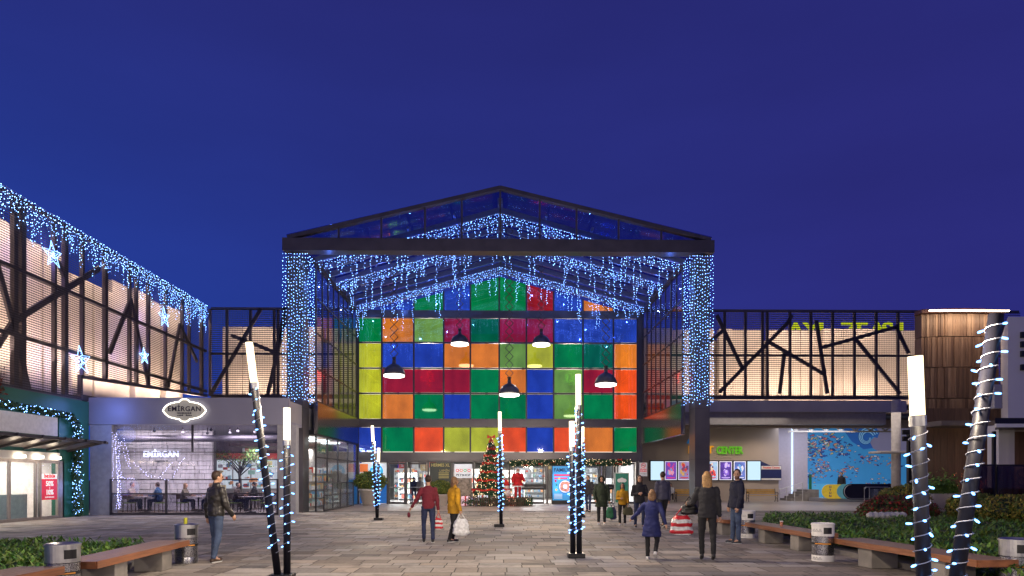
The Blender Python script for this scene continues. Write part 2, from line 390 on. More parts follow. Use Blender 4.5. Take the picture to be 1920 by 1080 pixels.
def entrance():
    h = hall
    # floor-to-roof coloured wall
    kk = 0
    xs = [P(x, 700, YB).x for x in XE]
    for (y0, y1), cols in GRID:
        z1 = P(938, y0, YB).z; z0 = P(938, y1, YB).z
        for i, c in enumerate(cols):
            a, b = xs[i]+.05, xs[i+1]-.05
            if cols is GRID[0][1]:
                za, zb = zr(a, -.25), zr(b, -.25)
                pts = [(a, z0), (b, z0)]
                if zb > z0: pts.append((b, zb))
                if a < 0 < b: pts.append((0, zr(0, -.25)))
                if za > z0: pts.append((a, za))
                if len(pts) < 3: continue
                if za <= z0: # clip the low left corner
                    xa = -(RIDGE-.25-z0)*XS/(RIDGE-EAVE); pts[0] = (xa, z0)
                if zb <= z0:
                    xb = (RIDGE-.25-z0)*XS/(RIDGE-EAVE); pts[1] = (xb, z0)
            else: pts = [(a, z0+.03), (b, z0+.03), (b, z1-.03), (a, z1-.03)]
            q = MB(); q.prism([(x, YB, z) for x, z in pts][::-1], (0, .03, 0))
            q.build('coloured_pane', coloured('pane_%s_%d' % (PNAME[c].replace(' ', '_'), kk % 5), PC[c], kk % 5), h, label=PNAME[c]+' glass pane')
            kk += 1
    # framing of the coloured wall: mullions and deep bands (butted, bands proud)
    f = MB()
    zt = P(938, 503, YB).z
    for i, x in enumerate(xs):
        f.box(x-.05, x+.05, YB-.06, YB+.06, P(938, 862, YB).z, min(zr(x, -.2), 20), DARK)
    for y in (643, 691, 738):
        z = P(938, y, YB).z; f.box(xs[0], xs[-1], YB-.05, YB+.05, z-.04, z+.04, DARK)
    f.build('mullion_grid', DARK, h)
    f = MB()
    for ya, yb in ((583, 597), (786, 801), (848, 863)):
        f.box(-XS+.1, XS-.1, YB-.12, YB+.1, P(938, yb, YB).z, P(938, ya, YB).z)
    f.build('floor_band', PLUM, h)
    # wall strips either side of the grid
    f = MB(); f.box(-XS, xs[0]-.05, YB-.1, YB+.2, 0, 12.0); f.box(xs[-1]+.05, XS, YB-.1, YB+.2, 0, 12.0); f.build('corner_pier', PLUM, h)
    # posts at the front
    for s in (-1, 1):
        x0, x1 = (-9.95, -9.2) if s < 0 else (9.17, 9.87)
        c = MB(); c.box(x0, x1, YF, YF+1.0, 0, 12.0, PLUM)
        for z in (2.5, 4.9, 7.2, 9.6): c.box(x0-.004, x1+.004, YF-.004, YF+1.004, z, z+.015, DARK)
        c.build('column', PLUM, h)
    # front lintel and sloping verge beams
    BEAM = mat('roof_beam_paint', (0.05, 0.046, 0.066), 0.5, .1, var=.2, scale=2)
    b = MB(); b.box(-10.12, 10.05, YF-.15, YF+.5, 12.2, 12.78); b.build('front_beam', BEAM, h)
    b = MB()
    for s in (-1, 1): b.bar((s*9.9, YF+.02, 12.82), (0, YF+.02, 15.2), .3, .16)
    b.build('verge_beam', BEAM, h)
    b = MB()
    for px in (635, 715, 797, 866, 938, 1012, 1081, 1160, 1240):
        x = P(px, 430, YF).x; b.box(x-.04, x+.04, YF-.03, YF+.06, 12.78, 15.12-abs(x)*.2425)
    b.build('gable_mullion', BEAM, h)
    g = MB(); g.prism([(-9.7, YF+.03, 12.79), (9.7, YF+.03, 12.79), (0, YF+.03, 15.1)], (0, .012, 0)); g.build('gable_glass', glass('gable_glass', (.93, .95, 1), .05, 1.2), h)
    # roof skin and rafters
    ROOF = glass('roof_tinted_glass', (.50, .51, .72), .08, 1.2)
    RAFT = mat('rafter_blue_glow_tint', (0.10, 0.13, 0.30), 0.4, .3, var=.1)  # blue cast of the icicle lights put into the rafter and purlin colour
    r = MB()
    for s in (-1, 1):
        a = [(s*10.0, YF+.1, 12.95), (0, YF+.1, 15.3), (0, YB+.4, 15.3), (s*10.0, YB+.4, 12.95)]
        r.prism(a if s > 0 else a[::-1], (0, 0, .07))
    r.build('roof', ROOF, h)
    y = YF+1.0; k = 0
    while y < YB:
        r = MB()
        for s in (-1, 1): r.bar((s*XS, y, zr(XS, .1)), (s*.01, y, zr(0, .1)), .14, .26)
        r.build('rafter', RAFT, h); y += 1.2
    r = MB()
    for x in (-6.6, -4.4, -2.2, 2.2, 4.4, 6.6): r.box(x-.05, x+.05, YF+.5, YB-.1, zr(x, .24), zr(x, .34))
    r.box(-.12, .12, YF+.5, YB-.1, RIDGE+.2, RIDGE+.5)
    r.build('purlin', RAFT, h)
    # glazed side walls with framing, coloured only by what they mirror
    SG = glass('side_glass', (.93, .95, 1), .03, 1.10, extra=.01)
    for s in (-1, 1):
        X = s*XS
        g = MB(); g.box(X-.012, X+.012, YF+1.1, YB-.12, 5.3, 12.0); g.build('side_glass', SG, h)
        f = MB(); n = 8
        for i in range(n+1):
            y = YF+1.15+i*(YB-.3-YF-1.15)/n; wd = .13 if i % 2 == 0 else .06
            f.box(X-.035, X+.035, y-wd/2, y+wd/2, 5.3, 12.0)
        for z in (5.3, 6.9, 8.6, 10.3, 11.9): f.box(X-.03, X+.03, YF+1.1, YB-.12, z, z+.07)
        f.build('side_mullion', DARK, h)
        f = MB(); f.box(X-.14, X+.14, YF+1.1, YB-.12, 11.95, 12.25); f.build('eaves_beam', BEAM, h)
        f = MB()
        for i in range(5):
            y = YF+1.1+i*1.9; y2 = min(y+1.89, YB-.11); f.box(X-.1, X+.1, y, y2, 3.75, 5.28)
        f.build('fascia_panel', mat('mirror_fascia', (.16, .15, .16), .16, .9, var=.1, scale=.8), h)
    return xs
XSG = entrance()

# doors and shopfront of the ground floor
def front_doors():
    h = hall
    zt = P(938, 863, YB).z
    def xx(p): return P(p, 900, YB).x
    FR = mat('door_frame_grey', (0.10, 0.095, 0.10), .4, .6)
    f = MB()
    for p in (672, 727, 762, 803, 848, 888, 955, 1026, 1036, 1076, 1130, 1152, 1194):
        x = xx(p); f.box(x-.06, x+.06, YB-.08, YB+.08, 0.004, zt)
    f.box(xx(672), xx(1194), YB-.07, YB+.07, zt-.12, zt-.004)
    f.build('door_post', FR, h)
    def leaf(a, b, bar=True):
        d = MB(); x0, x1 = xx(a)+.07, xx(b)-.07
        d.box(x0, x1, YB-.03, YB+.03, .02, .14); d.box(x0, x1, YB-.03, YB+.03, zt-.26, zt-.14)
        d.box(x0, x0+.07, YB-.03, YB+.03, .14, zt-.26); d.box(x1-.07, x1, YB-.03, YB+.03, .14, zt-.26)
        o = d.build('door', FR, h)
        g = MB(); g.box(x0+.07, x1-.07, YB-.006, YB+.006, .14, zt-.26); g.build('door_glass', CLEAR, o)
        if bar:
            q = MB(); q.tube([(x0+.04, YB-.09, 1.05), (x1-.04, YB-.09, 1.05)], .02); q.build('push_bar', STEEL, o)
    leaf(727, 762); leaf(766, 802); leaf(962, 1022); leaf(1080, 1128); leaf(1132, 1151); leaf(1155, 1192, False)
    # lower solid rails of the sliding doors
    for a, b_ in ((978, 1024), (1100, 1150)): q = MB(); q.box(xx(a), xx(b_), YB-.1, YB-.04, .9, 1.25); q.build('kick_rail', BLACK, h)
    PO = MB()
    # blue promotional window film with a round badge
    b = mat('poster_blue', (.02, .16, .55), .4, emit=(.02, .2, .7), es=.35); wht = mat('poster_white', (.8, .8, .8), .4, emit=(.8, .85, .9), es=.5)
    org = mat('poster_orange', (.85, .2, .05), .4, emit=(.9, .2, .05), es=.5); cy = mat('poster_cyan', (.05, .45, .75), .4, emit=(.05, .45, .75), es=.6)
    x0, x1 = xx(675), xx(725)
    p = MB(); p.box(x0, x1, YB-.02, YB, .05, 1.6, b); p.box(x0, x1, YB-.02, YB, 1.603, 2.55, wht); p.box(x0, x0+.5, YB-.026, YB-.02, 2.0, 2.5, org)
    p.lathe([(.42, 0), (.42, .012)], (0, 0, 0), 28, cy)
    k = len(p.v)-56
    for i in range(k, len(p.v)):
        v = p.v[i]; p.v[i] = (v[0]+(x0+x1)/2+.2, YB-.03-v[2], v[1]+2.05)
    for sx in (-1, 1): p.prism([((x0+x1)/2+.2, YB-.045, 2.05), ((x0+x1)/2+.2+sx*.22, YB-.045, 2.2), ((x0+x1)/2+.2+sx*.22, YB-.045, 1.92)][::sx], (0, .003, 0), wht)
    p.build('window_film', None, h)
    # dark board with gilt lettering
    p = MB(); bd = mat('board_dark_green', (.02, .035, .03), .35); gl = mat('gilt', (.45, .38, .12), .4, emit=(.5, .42, .12), es=.25)
    x0, x1 = xx(806), xx(846)
    p.box(x0, x1, YB-.02, YB+.02, .05, 2.6, bd)
    txt(p, 'HERMES XL', ((x0+x1)/2, YB-.035, 2.42), .27, gl, bold=.004, sx=.85)
    txt(p, 'LAMİN', ((x0+x1)/2+.25, YB-.035, 2.08), .2, gl)
    txt(p, 'BLOND', ((x0+x1)/2+.28, YB-.035, 1.35), .15, gl)
    for i in range(4): p.box(x0+.55, x1-.15, YB-.03, YB-.02, 1.62+i*.1, 1.66+i*.1, gl)
    p.build('shop_board', None, h)
    # poster with four round icons
    p = MB(); x0, x1 = xx(852), xx(885); cx = (x0+x1)/2
    p.box(x0, x1, YB-.02, YB+.02, .3, 1.62, mat('poster_warm_photo', (.25, .2, .16), .5, var=.9, scale=5, emit=(.3, .22, .15), es=.2))
    p.box(x0, x1, YB-.02, YB+.02, 1.63, 2.5, wht)
    txt(p, 'PETSHOP', (cx, YB-.03, 1.8), .22, mat('poster_ink', (.05, .05, .06), .5), bold=.004)
    for i, c in enumerate([(.8, .1, .1), (.75, .25, .15), (.1, .4, .15), (.7, .1, .1)]):
        k = len(p.v); p.lathe([(.06, 0), (.105, 0), (.105, .01), (.06, .01)], (0, 0, 0), 16, mat('icon_%d' % i, c, .5, emit=c, es=.5), caps=False)
        for j in range(k, len(p.v)):
            v = p.v[j]; p.v[j] = (v[0]+cx-.36+i*.24, YB-.025-v[2], v[1]+2.1)
    p.build('poster', None, h, label='pet shop poster with four round icons')
front_doors()

# the lit room behind the doors
def mall_interior():
    r = MB(); FL = mat('interior_floor', (.55, .52, .5), .2); WL = mat('interior_wall', (.7, .68, .66), .6)
    r.quad((-8.6, YB+.1, .02), (8.6, YB+.1, .02), (8.6, 58, .02), (-8.6, 58, .02), FL)
    r.quad((-8.6, 58, 0), (8.6, 58, 0), (8.6, 58, 12), (-8.6, 58, 12), WL)
    r.quad((-8.7, 58, 0), (-8.7, 58, 12), (-8.7, YB+.3, 12), (-8.7, YB+.3, 0), WL); r.quad((8.7, 58, 0), (8.7, YB+.3, 0), (8.7, YB+.3, 12), (8.7, 58, 12), WL)
    struct(r, 'interior_room_walls', None)
    r = MB(); r.box(-8.5, 8.5, YB+1, 57.9, 2.95, 3.2); struct(r, 'interior_ceiling', WL)
    lit = emis('ceiling_light_panel', (1, .95, .88), 5.0)
    for i, x in enumerate((-7, -4.2, -1.4, 1.4, 4.2, 7)):
        for j, y in enumerate((44.5, 48, 52)):
            q = MB(); q.box(x-.5, x+.5, y-.15, y+.15, 2.9, 2.945)
            q.build('ceiling_light', lit, None, loc=(x, y, 2.9), label='white ceiling light panel, %s row, %s from the left' % (['front', 'middle', 'back'][j], ['first', 'second', 'third', 'fourth', 'fifth', 'sixth'][i]), cat='ceiling light', group='ceiling lights inside the hall')
    # upper level: a gallery, columns and pendants seen dimly through the coloured panes
    r = MB()
    for z in (6.3, 9.3): r.box(-8.5, 8.5, 49, 57.9, z, z+.3)
    struct(r, 'interior_gallery_floor', mat('gallery', (.3, .3, .3), .5))
    r = MB()
    for x in (-7.6, -5.3, -3.1, -.9, 1.5, 3.6, 5.9, 7.8): r.box(x-.09, x+.09, 44.6, 44.8, 3.3, 11.6)
    for z in (4.6, 5.6, 7.0, 7.8, 9.9, 10.8): r.box(-8.5, 8.5, 44.55, 44.6, z, z+.07)
    struct(r, 'interior_steel_frame', mat('interior_frame', (.2, .2, .2), .5))
    for i, (x0_, x1_) in enumerate(((-8.4, -3.2), (-2.9, .9), (1.2, 4.9), (5.2, 8.4))):
        q = MB(); q.box(x0_, x1_, 43.5, 43.56, 3.24, 3.34); q.build('strip_light', emis('strip_warm', (1, .9, .75), 1.6), None, loc=((x0_+x1_)/2, 43.5, 3.24), label='linear light glowing behind the lowest coloured panes, %s section' % ['leftmost', 'left centre', 'right centre', 'rightmost'][i], cat='strip light', group='strip lights behind the lowest coloured panes')
    br = random.Random(15)
    for i in range(26):
        c = Vector((br.uniform(-8, 8), br.uniform(45.5, 50), br.choice([4.6, 5.0, 5.4, 6.0, 8.0, 8.6]))); q = MB(); q.ball(c, .11, 8, 6); q.tube([c, (c.x, c.y, c.z+.6)], .01, 4, BLACK)
        q.build('globe_lamp', emis('globe_warm', (1, .9, .75), 5), None, loc=c, label='small globe lamp glimmering behind the coloured panes', cat='lamp', group='globe lamps behind the coloured glass wall')
    rnd = random.Random(5)
    pal = [(.6,.10,.07), (.2,.38,.6), (.75,.6,.3), (.75,.75,.75), (.3,.5,.4), (.85,.85,.82), (.65,.6,.6), (.75,.35,.15), (.4,.6,.65)]
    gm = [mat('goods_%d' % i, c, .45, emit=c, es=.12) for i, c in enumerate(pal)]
    sh = mat('shelf_white', (.7, .7, .7), .4)
    n = 0
    for x, y, wd, ht in ((-6.6, 46.5, 1.3, 2.0), (-5.0, 48.5, 1.4, 2.1), (-6.9, 50, 2.4, 2.4), (-3.6, 46.8, 1.2, 1.3), (-2.2, 47.5, 1.6, 2.3), (.9, 47, 1.7, 2.2), (2.2, 50, 2.4, 2.4), (4.6, 47.2, 1.6, 2.1), (6.3, 49, 2.0, 2.4), (7.6, 46.4, 1.0, 1.6), (-.6, 51, 2.0, 2.4), (-4.4, 52, 2.2, 2.4)):
        y += 2.2; t = thing('display_shelf', '', 'shelf', (x, y, 0), group='shop shelves seen through the entrance doors')
        f = MB(); f.box(x-wd/2, x-wd/2+.04, y, y+.4, 0.03, ht); f.box(x+wd/2-.04, x+wd/2, y, y+.4, 0.03, ht)
        zs = [i*.38+.15 for i in range(int((ht-.1)/.38))]
        for z in zs: f.box(x-wd/2+.04, x+wd/2-.04, y, y+.4, z, z+.03)
        f.box(x-wd/2, x+wd/2, y+.4, y+.42, .03, ht)
        f.build('rack', sh, t)
        gds = MB()
        for z in zs:
            q = x-wd/2+.06
            while q < x+wd/2-.15:
                a = rnd.uniform(.07, .2); b = rnd.uniform(.12, .3)
                gds.box(q, q+a, y-.02+rnd.random()*.05, y+.3, z+.032, z+.032+b, rnd.choice(gm)); q += a+rnd.choice([.01, .04, .1, .3])
        gds.build('goods', None, t, kind='stuff')
        side = ['behind the left glass door', 'deeper behind the left doors', 'along the far left of the room', 'low and beside the second glass door', 'behind the pet poster', 'behind the bearded figurine', 'right of centre deep in the room', 'behind the right sliding door', 'behind the green stand sign', 'small, behind the last door pane', 'in the far centre of the room', 'far back left of centre'][n]
        t['label'] = 'white shelf of colourful goods '+side; n += 1
    # hanging sale signs
    for i, (x, y, z, c) in enumerate(((-6.4, 44.6, 2.45, 0), (-5.6, 45, 2.5, 5), (-4.4, 44.4, 2.5, 0), (-5.0, 44.7, 2.3, 2), (-3.9, 44.9, 2.35, 1), (3.3, 44.6, 2.4, 2), (4.0, 45.0, 2.3, 4))):
        q = MB(); q.bevbox(x-.22, x+.22, y-.01, y+.01, z-.2, z+.2, .004, gm[c]); txt(q, '%', (x, y-.014, z), .3, gm[5], depth=.004)
        q.tube([(x, y, z+.2), (x, y, 2.93)], .005, 4, BLACK)
        q.build('sale_sign', None, None, loc=(x, y, z), label=['red', 'white', 'red', 'yellow', 'blue', 'yellow', 'green'][i]+' square sale card hanging '+['above the leftmost door', 'beside the red card at left', 'above the second door', 'lowest of the left cards', 'rightmost above the second door', 'behind the right sliding door', 'beside the yellow card at right'][i], cat='sign', group='hanging sale cards')
mall_interior()
for x in (-6, -2, 2, 6):
    lamp('interior_area', 'AREA', (x, 47, 2.88), 560, (1, .95, .88), 3, rot=(0, 0, 0))
for x in (-5, 0, 5):
    lamp('interior_upper', 'POINT', (x, 47.6, 8.6), 1000, (1, .88, .7), .5)

# ------------------------------------------------------------------ string lights
def icicles(name, a, b, n, lengths, label, cat='string lights', group=None, normal=(0, -1, 0), sp=.13, dense=2, seed=1, mid=None, r=.014):
    """a cable from a to b (over mid) with drops of uneven length"""
    rnd = random.Random(seed); a = Vector(a); b = Vector(b)
    t = thing(name, label, cat, tuple((a+b)/2), group=group)
    wi = MB(); bu = MB(); pts = []
    def at(u):
        if mid is None: return a.lerp(b, u)
        m = Vector(mid); return a.lerp(m, u*2) if u < .5 else m.lerp(b, u*2-1)
    wi.tube([at(i/24) for i in range(25)], .008, 4)
    for i in range(n):
        p = at((i+.5)/n); L = rnd.choice(lengths)*rnd.uniform(.85, 1.1); q = p+Vector((rnd.uniform(-.03, .03), rnd.uniform(-.05, .05), -L))
        wi.tube([p, q], .004, 3, caps=False)
        k = max(1, int(L/sp))
        for j in range(k):
            for d in range(dense):
                c = p.lerp(q, (j+rnd.random()*.6)/k)+Vector((rnd.uniform(-.05, .05), rnd.uniform(-.05, .05), 0))
                bu.octa(c, r*rnd.uniform(.6, 1.25))
    wi.build('cable', WIRE, t); bu.build('bulbs', BULB, t, kind='stuff')
    return t
lens = [.3, .55, .8, 1.0, .5, .35, 2.1, .6, .45, 1.5, .7]
for y, lab in ((YF+.9, 'nearest the front beam'), (YF+4.4, 'in the middle of the roof'), (YB-1.4, 'just before the coloured wall')):
    icicles('icicle_lights', (-XS+.2, y, zr(XS-.2)-.06), (XS-.2, y, zr(XS-.2)-.06), 150, lens, 'white icicle light strings along the rafter '+lab, group='icicle lights under the hall roof', seed=int(y), mid=(0, y, zr(0)-.06), sp=.115, dense=1, r=.015)
for y in (YF+.9, YF+4.4, YB-1.4):
    for i in range(9):
        if i == 4: continue
        x = -8.2+i*2.05; lamp('icicle_glow', 'POINT', (x, y-.06, zr(x)-.45), 20, (.08, .2, 1), .02)
def column_lights(s):
    rnd = random.Random(11+s); x0, x1 = (-10.1, -8.95) if s < 0 else (8.9, 10.0)
    t = thing('column_light_curtain', 'dense curtain of cold white light strings over the %s front column of the hall' % ('left' if s < 0 else 'right'), 'string lights', ((x0+x1)/2, YF, 12), group='light curtains on the hall columns')
    wi = MB(); bu = MB(); pts = []
    for i in range(10): pts.append((x0+(x1-x0)*i/9, YF-.08))
    xi = x1 if s < 0 else x0
    for i in range(1, 4): pts.append((xi, YF+i*.33))
    for x, y in pts:
        zb = 5.15+rnd.uniform(-.25, .2); x_ = x
        wi.tube([(x, y, 12.1), (x, y, zb)], .003, 3, caps=False)
        z = 12.05
        while z > zb:
            bu.octa((x+rnd.uniform(-.03, .03), y+rnd.uniform(-.03, .03), z), .0155*rnd.uniform(.6, 1.3)); z -= rnd.uniform(.11, .2)
    wi.build('cable', BLACK, t); bu.build('bulbs', BULB, t, kind='stuff')
column_lights(-1); column_lights(1)
BL = (0.35, 0.55, 1.0)

# ------------------------------------------------------------------ pendant lamps on scissor arms
def pendant(px, pyb, Y, d, label):
    c = P(px, pyb, Y); x, z = c.x, c.z; r = d/2
    t = thing('pendant_lamp', label, 'lamp', (x, Y, z), group='pendant lamps on scissor arms in the entrance hall')
    SH = mat('lamp_shade_grey', (.10, .10, .12), .3, .5)
    m = MB(); m.lathe([(.09, .66*d), (.1, .52*d), (.2*d, .47*d), (.33*d, .38*d), (.43*d, .25*d), (.48*d, .12*d), (.5*d, 0.02), (.485*d, 0.02), (.46*d, .12*d), (.41*d, .24*d), (.3*d, .36*d), (.1, .45*d)], (x, Y, z), 28, caps=False)
    m.build('shade', SH, t, smooth=True)
    m = MB(); m.lathe([(.001, .18), (r*.6, .17), (r*.88, .06), (r*.93, -.05), (r*.7, -.09), (.001, -.1)], (x, Y, z), 28, caps=False)
    m.build('diffuser', emis('pendant_diffuser', (1, .9, .82), 5.0), t, smooth=True)
    m = MB(); m.lathe([(.075, .6*d), (.075, .74*d), (.11, .76*d), (.11, .8*d)], (x, Y, z), 12); m.build('lamp_holder', BLACK, t)
    top = zr(x, .0); z0 = z+.8*d; n = max(3, round((top-z0)/.42)); hh = (top-z0)/n; m = MB(); a = .2
    for i in range(n):
        zz = z0+i*hh
        for dy in (-.03, .03):
            m.bar((x-a, Y+dy, zz+hh/2), (x, Y+dy, zz), .022); m.bar((x+a, Y+dy, zz+hh/2), (x, Y+dy, zz), .022)
            m.bar((x-a, Y+dy, zz+hh/2), (x, Y+dy, zz+hh), .022); m.bar((x+a, Y+dy, zz+hh/2), (x, Y+dy, zz+hh), .022)
    m.build('scissor_arm', DARK, t)
    lamp('pendant_light', 'SPOT', (x, Y, z-.12), 520, (1, .86, .7), .3, rot=(0, 0, 0), spot=150, blend=.6)
pendant(739, 704, 34.2, 1.12, 'leftmost grey dome pendant lamp in the entrance hall')
pendant(955, 740, 34.6, 1.10, 'lowest grey dome pendant lamp, at the middle of the hall')
pendant(1136, 721, 34.2, 1.15, 'rightmost grey dome pendant lamp in the entrance hall')
pendant(862, 645, 39.0, 1.08, 'small high grey pendant lamp left of the hall axis')
pendant(1015, 646, 39.0, 1.08, 'small high grey pendant lamp right of the hall axis')
# ------------------------------------------------------------------ mall wings behind expanded-metal screens
MESHM = mat('expanded_metal', (.055, .05, .052), .45, .6, var=.1)
SCR = mat('screen_steel', (.10, .085, .105), .5, .2, var=.15, scale=2)
def diamond(mb, org, ux, uz, W, zb, zt, pw, ph, th, m=None, cut=None):
    """expanded metal: rows of zigzag strands; org + ux*u + uz*z; zb(u), zt(u) bound it"""
    ux = Vector(ux); up = Vector((0, 0, 1)); nrm = ux.cross(up)
    rows = int((zt(0)-min(zb(0), zb(W)))/ph)+1; z00 = min(zb(0), zb(W))
    for r in range(rows):
        for s in (1, -1):
            k0 = None; z = z00+r*ph; n = int(W/pw); u = 0; prev = None; i = 0
            while i <= 2*n:
                u = i*pw/2; zz = z+(ph/2 if (i % 2 == 0) == (s > 0) else 0)*.8
                ok = zb(u) <= zz <= zt(u)
                if ok:
                    p = Vector(org)+ux*u+up*zz; k = len(mb.v)
                    mb.v += [tuple(p+nrm*th*.4+up*th*.5), tuple(p+nrm*th*.4-up*th*.5), tuple(p-nrm*th*.4-up*th*.5), tuple(p-nrm*th*.4+up*th*.5)]
                    if prev is not None:
                        a = prev
                        for j in range(4): mb.f.append((a+j, a+(j+1) % 4, k+(j+1) % 4, k+j)); mb.m.append(0)
                    prev = k
                else: prev = None
                i += 1

def wing_left():
    X = -17.8
    t = thing('left_wing', 'long left mall wing with warm lit beige panels behind a dark metal screen', 'building', (X, 32, 0))
    def q(px, py): v = PX(px, py, X); return v.y, v.z
    Y0, Y1 = 20.0, 41.9
    def zb(y): return 4.95 if y < 29.4 else 5.95+(y-29.4)*.055
    m = MB(); diamond(m, (X, Y0, 0), (0, 1, 0), None, Y1-Y0, lambda u: zb(Y0+u), lambda u: 12.0, .26, .092, .018)
    m.build('metal_screen', MESHM, t)
    XB = X-.12
    for px in (34, 49, 108, 128, 160, 203, 248, 261, 283, 315, 346, 359, 382):
        y, z = q(px, 500); wd = .22 if px in (34, 49, 128, 203, 382) else .13
        b = MB(); b.box(XB-.1, XB+.06, y-wd/2, y+wd/2, zb(y)+.02, 12.0); b.build('screen_post', SCR, t)
    for z in (9.36, 6.9, 12.0):
        b = MB(); b.box(XB-.05, XB+.07, Y0, Y1, z-.07, z+.07); b.build('screen_rail', SCR, t)
    b = MB(); b.box(XB-.06, XB+.1, Y0, 29.4, 4.88, 5.02); b.build('screen_rail', SCR, t)
    b = MB(); b.bar((XB, 29.4, 5.95), (XB, Y1, 6.63), .2, .14); b.build('screen_rail', SCR, t)
    b = MB(); b.box(XB-.06, XB+.1, 29.33, 29.47, 4.95, 6.0); b.build('screen_rail', SCR, t)
    for (a, c, wd) in (((0, 490), (32, 608), .28), ((30, 600), (62, 740), .28), ((30, 604), (192, 503), .28), ((115, 490), (133, 535), .22), ((248, 568), (211, 662), .26),
                       ((250, 560), (284, 722), .26), ((342, 608), (320, 726), .24), ((343, 612), (374, 678), .24), ((-30, 700), (30, 606), .26)):
        y0, z0 = q(*a); y1, z1 = q(*c)
        b = MB(); b.bar((XB-.02, y0, z0), (XB-.02, y1, z1), wd*.85, .1, up=(1, 0, 0)); b.build('brace', SCR, t)
    # lit wall with box panels of different widths and depths
    b = MB(); b.box(-20.2, -19.7, Y0-2, 42.2, 4.2, 10.4); b.build('wall', mat('wall_behind', (.36, .31, .28), .7, var=.1), t)
    rnd = random.Random(2); y = Y0-.5; k = 0
    while y < 41.5:
        wd = rnd.choice([.7, 1.0, 1.3, 1.6]); d = rnd.choice([0, .18, .32]); h = 11.65-rnd.choice([0, .1, .2, .3, .9])
        if rnd.random() < .05: y += .4; continue
        b = MB(); b.bevbox(-19.69, -19.35+d, y, y+wd-.02, 5.25, h, .06); b.build('wall_panel', CREAM, t); y += wd+rnd.choice([0, 0, .12, .3])
    b = MB(); b.box(-20.2, -17.9, 29.6, 42.2, 4.95, 5.2); b.build('ledge', DARK, t)
    for i, y in enumerate([21, 23.2, 25.6, 27.9, 30.6, 33, 35.5, 38, 40.3]):
        lamp('screen_uplight', 'AREA', (-18.05, y, 6.2), 78, (1, .76, .58), 1.7, sy=.12, tgt=(-19.3, y+.01, 8.2)).rotation_euler = (R(180-35), 0, R(90))
        lamp('screen_top_fill', 'AREA', (-18.1, y+1, 11.5), 38, (1, .76, .58), 1.7, sy=.12).rotation_euler = (R(35), 0, R(90))  # fill strips added at the top to even out the uplit panels
    # eaves icicles: a wide ragged curtain, in front of the screen
    icicles('icicle_lights', (X+.1, 20.5, 12.05), (X+.1, 41.6, 12.05), 210, [.5, .9, 1.3, 1.7, 1.1, .7], 'cold white icicle light curtain along the eaves of the left wing', sp=.14, dense=1, seed=5, r=.015)
    # light stars hung on the screen
    for i, (px, py, rad, lab) in enumerate(((145, 676, .62, 'largest light star, low near the garland'), (92, 478, .52, 'highest light star, among the icicle lights'), (303, 595, .55, 'light star at the right end of the left wing'), (265, 668, .42, 'smallest light star, low on the left wing'))):
        y, z = q(px, py); c = Vector((X+.14, y, z)); s = thing('light_star', 'cold white '+lab, 'star light', c, group='light stars on the left wing screen')
        pts = []
        for j in range(10):
            a = math.pi/2+j*math.pi/5+.15; r = rad if j % 2 == 0 else rad*.42; pts.append(c+Vector((0, math.cos(a)*r*1.15, math.sin(a)*r)))
        f = MB(); f.tube(pts+[pts[0], pts[1]], .013, 5, caps=False); f.build('outline_tube', emis('star_tube', (.25, .5, 1), 4.0, 'NONE'), s)
        f = MB(); rr = random.Random(i)
        for j in range(10):
            for k in range(7): f.octa(c.lerp(pts[j], rr.uniform(.1, .8))+Vector((.02, rr.uniform(-.05, .05), rr.uniform(-.05, .05))), .013)
        f.build('bulbs', BULB, s)
        lamp('star_glow', 'POINT', c+Vector((-.5, 0, 0)), 45, (.25, .22, 1), .2)
wing_left()

def wing_back(name, label, x0, x1, braces, posts, uplights, seed):
    Y = 42.0
    t = thing(name, label, 'building', ((x0+x1)/2, Y, 0))
    zb, zt = 6.62, 12.0
    m = MB(); diamond(m, (x0, Y, 0), (1, 0, 0), None, x1-x0, lambda u: zb, lambda u: zt, .30, .125, .026)
    m.build('metal_screen', MESHM, t)
    YB_ = Y+.12
    for px in posts:
        x = P(px, 600, Y).x; b = MB(); b.box(x-.07, x+.07, YB_-.06, YB_+.1, zb+.02, zt-.02); b.build('screen_post', SCR, t)
    for z, w_ in ((zb, .24), (9.25, .12), (zt, .16)):
        b = MB(); b.box(x0, x1, YB_-.05, YB_+.07, z-w_/2, z+w_/2); b.build('screen_rail', SCR, t)
    for a, c in braces:
        p, q = P(a[0], a[1], Y), P(c[0], c[1], Y); p.y = q.y = YB_
        b = MB(); b.bar(p, q, .22, .1, up=(0, 1, 0)); b.build('brace', SCR, t)
    b = MB(); b.box(x0-.2, x1+.2, 44.3, 44.6, 4.9, 10.6); b.build('wall', mat('wall_behind', (.36, .31, .28), .7, var=.1), t)
    rnd = random.Random(seed); x = x0
    while x < x1-.3:
        wd = min(rnd.choice([.9, 1.3, 1.7, 2.1]), x1-x); d = rnd.choice([0, .2, .35]); h = 11.25
        b = MB(); b.bevbox(x, x+wd-.02, 43.95-d, 44.29, 6.4, h, .06); b.build('wall_panel', CREAM, t); x += wd+rnd.choice([0, 0, .1, .3])
    b = MB(); b.box(x0, x1, 42.2, 43.5, 6.0, 6.15); b.build('ledge', DARK, t)
    for px, pw in uplights:
        x = P(px, 600, 43).x
        lamp('screen_uplight', 'AREA', (x, 42.4, 6.8), pw*.22, (1, .76, .58), 1.1, sy=.12, rot=(R(180-38), 0, 0))
        lamp('screen_top_fill', 'AREA', (x+.5, 42.5, 11.4), pw*.095, (1, .76, .58), 1.1, sy=.12, rot=(R(38), 0, 0))  # added fill from above, brightens the upper part of the panels
    return t
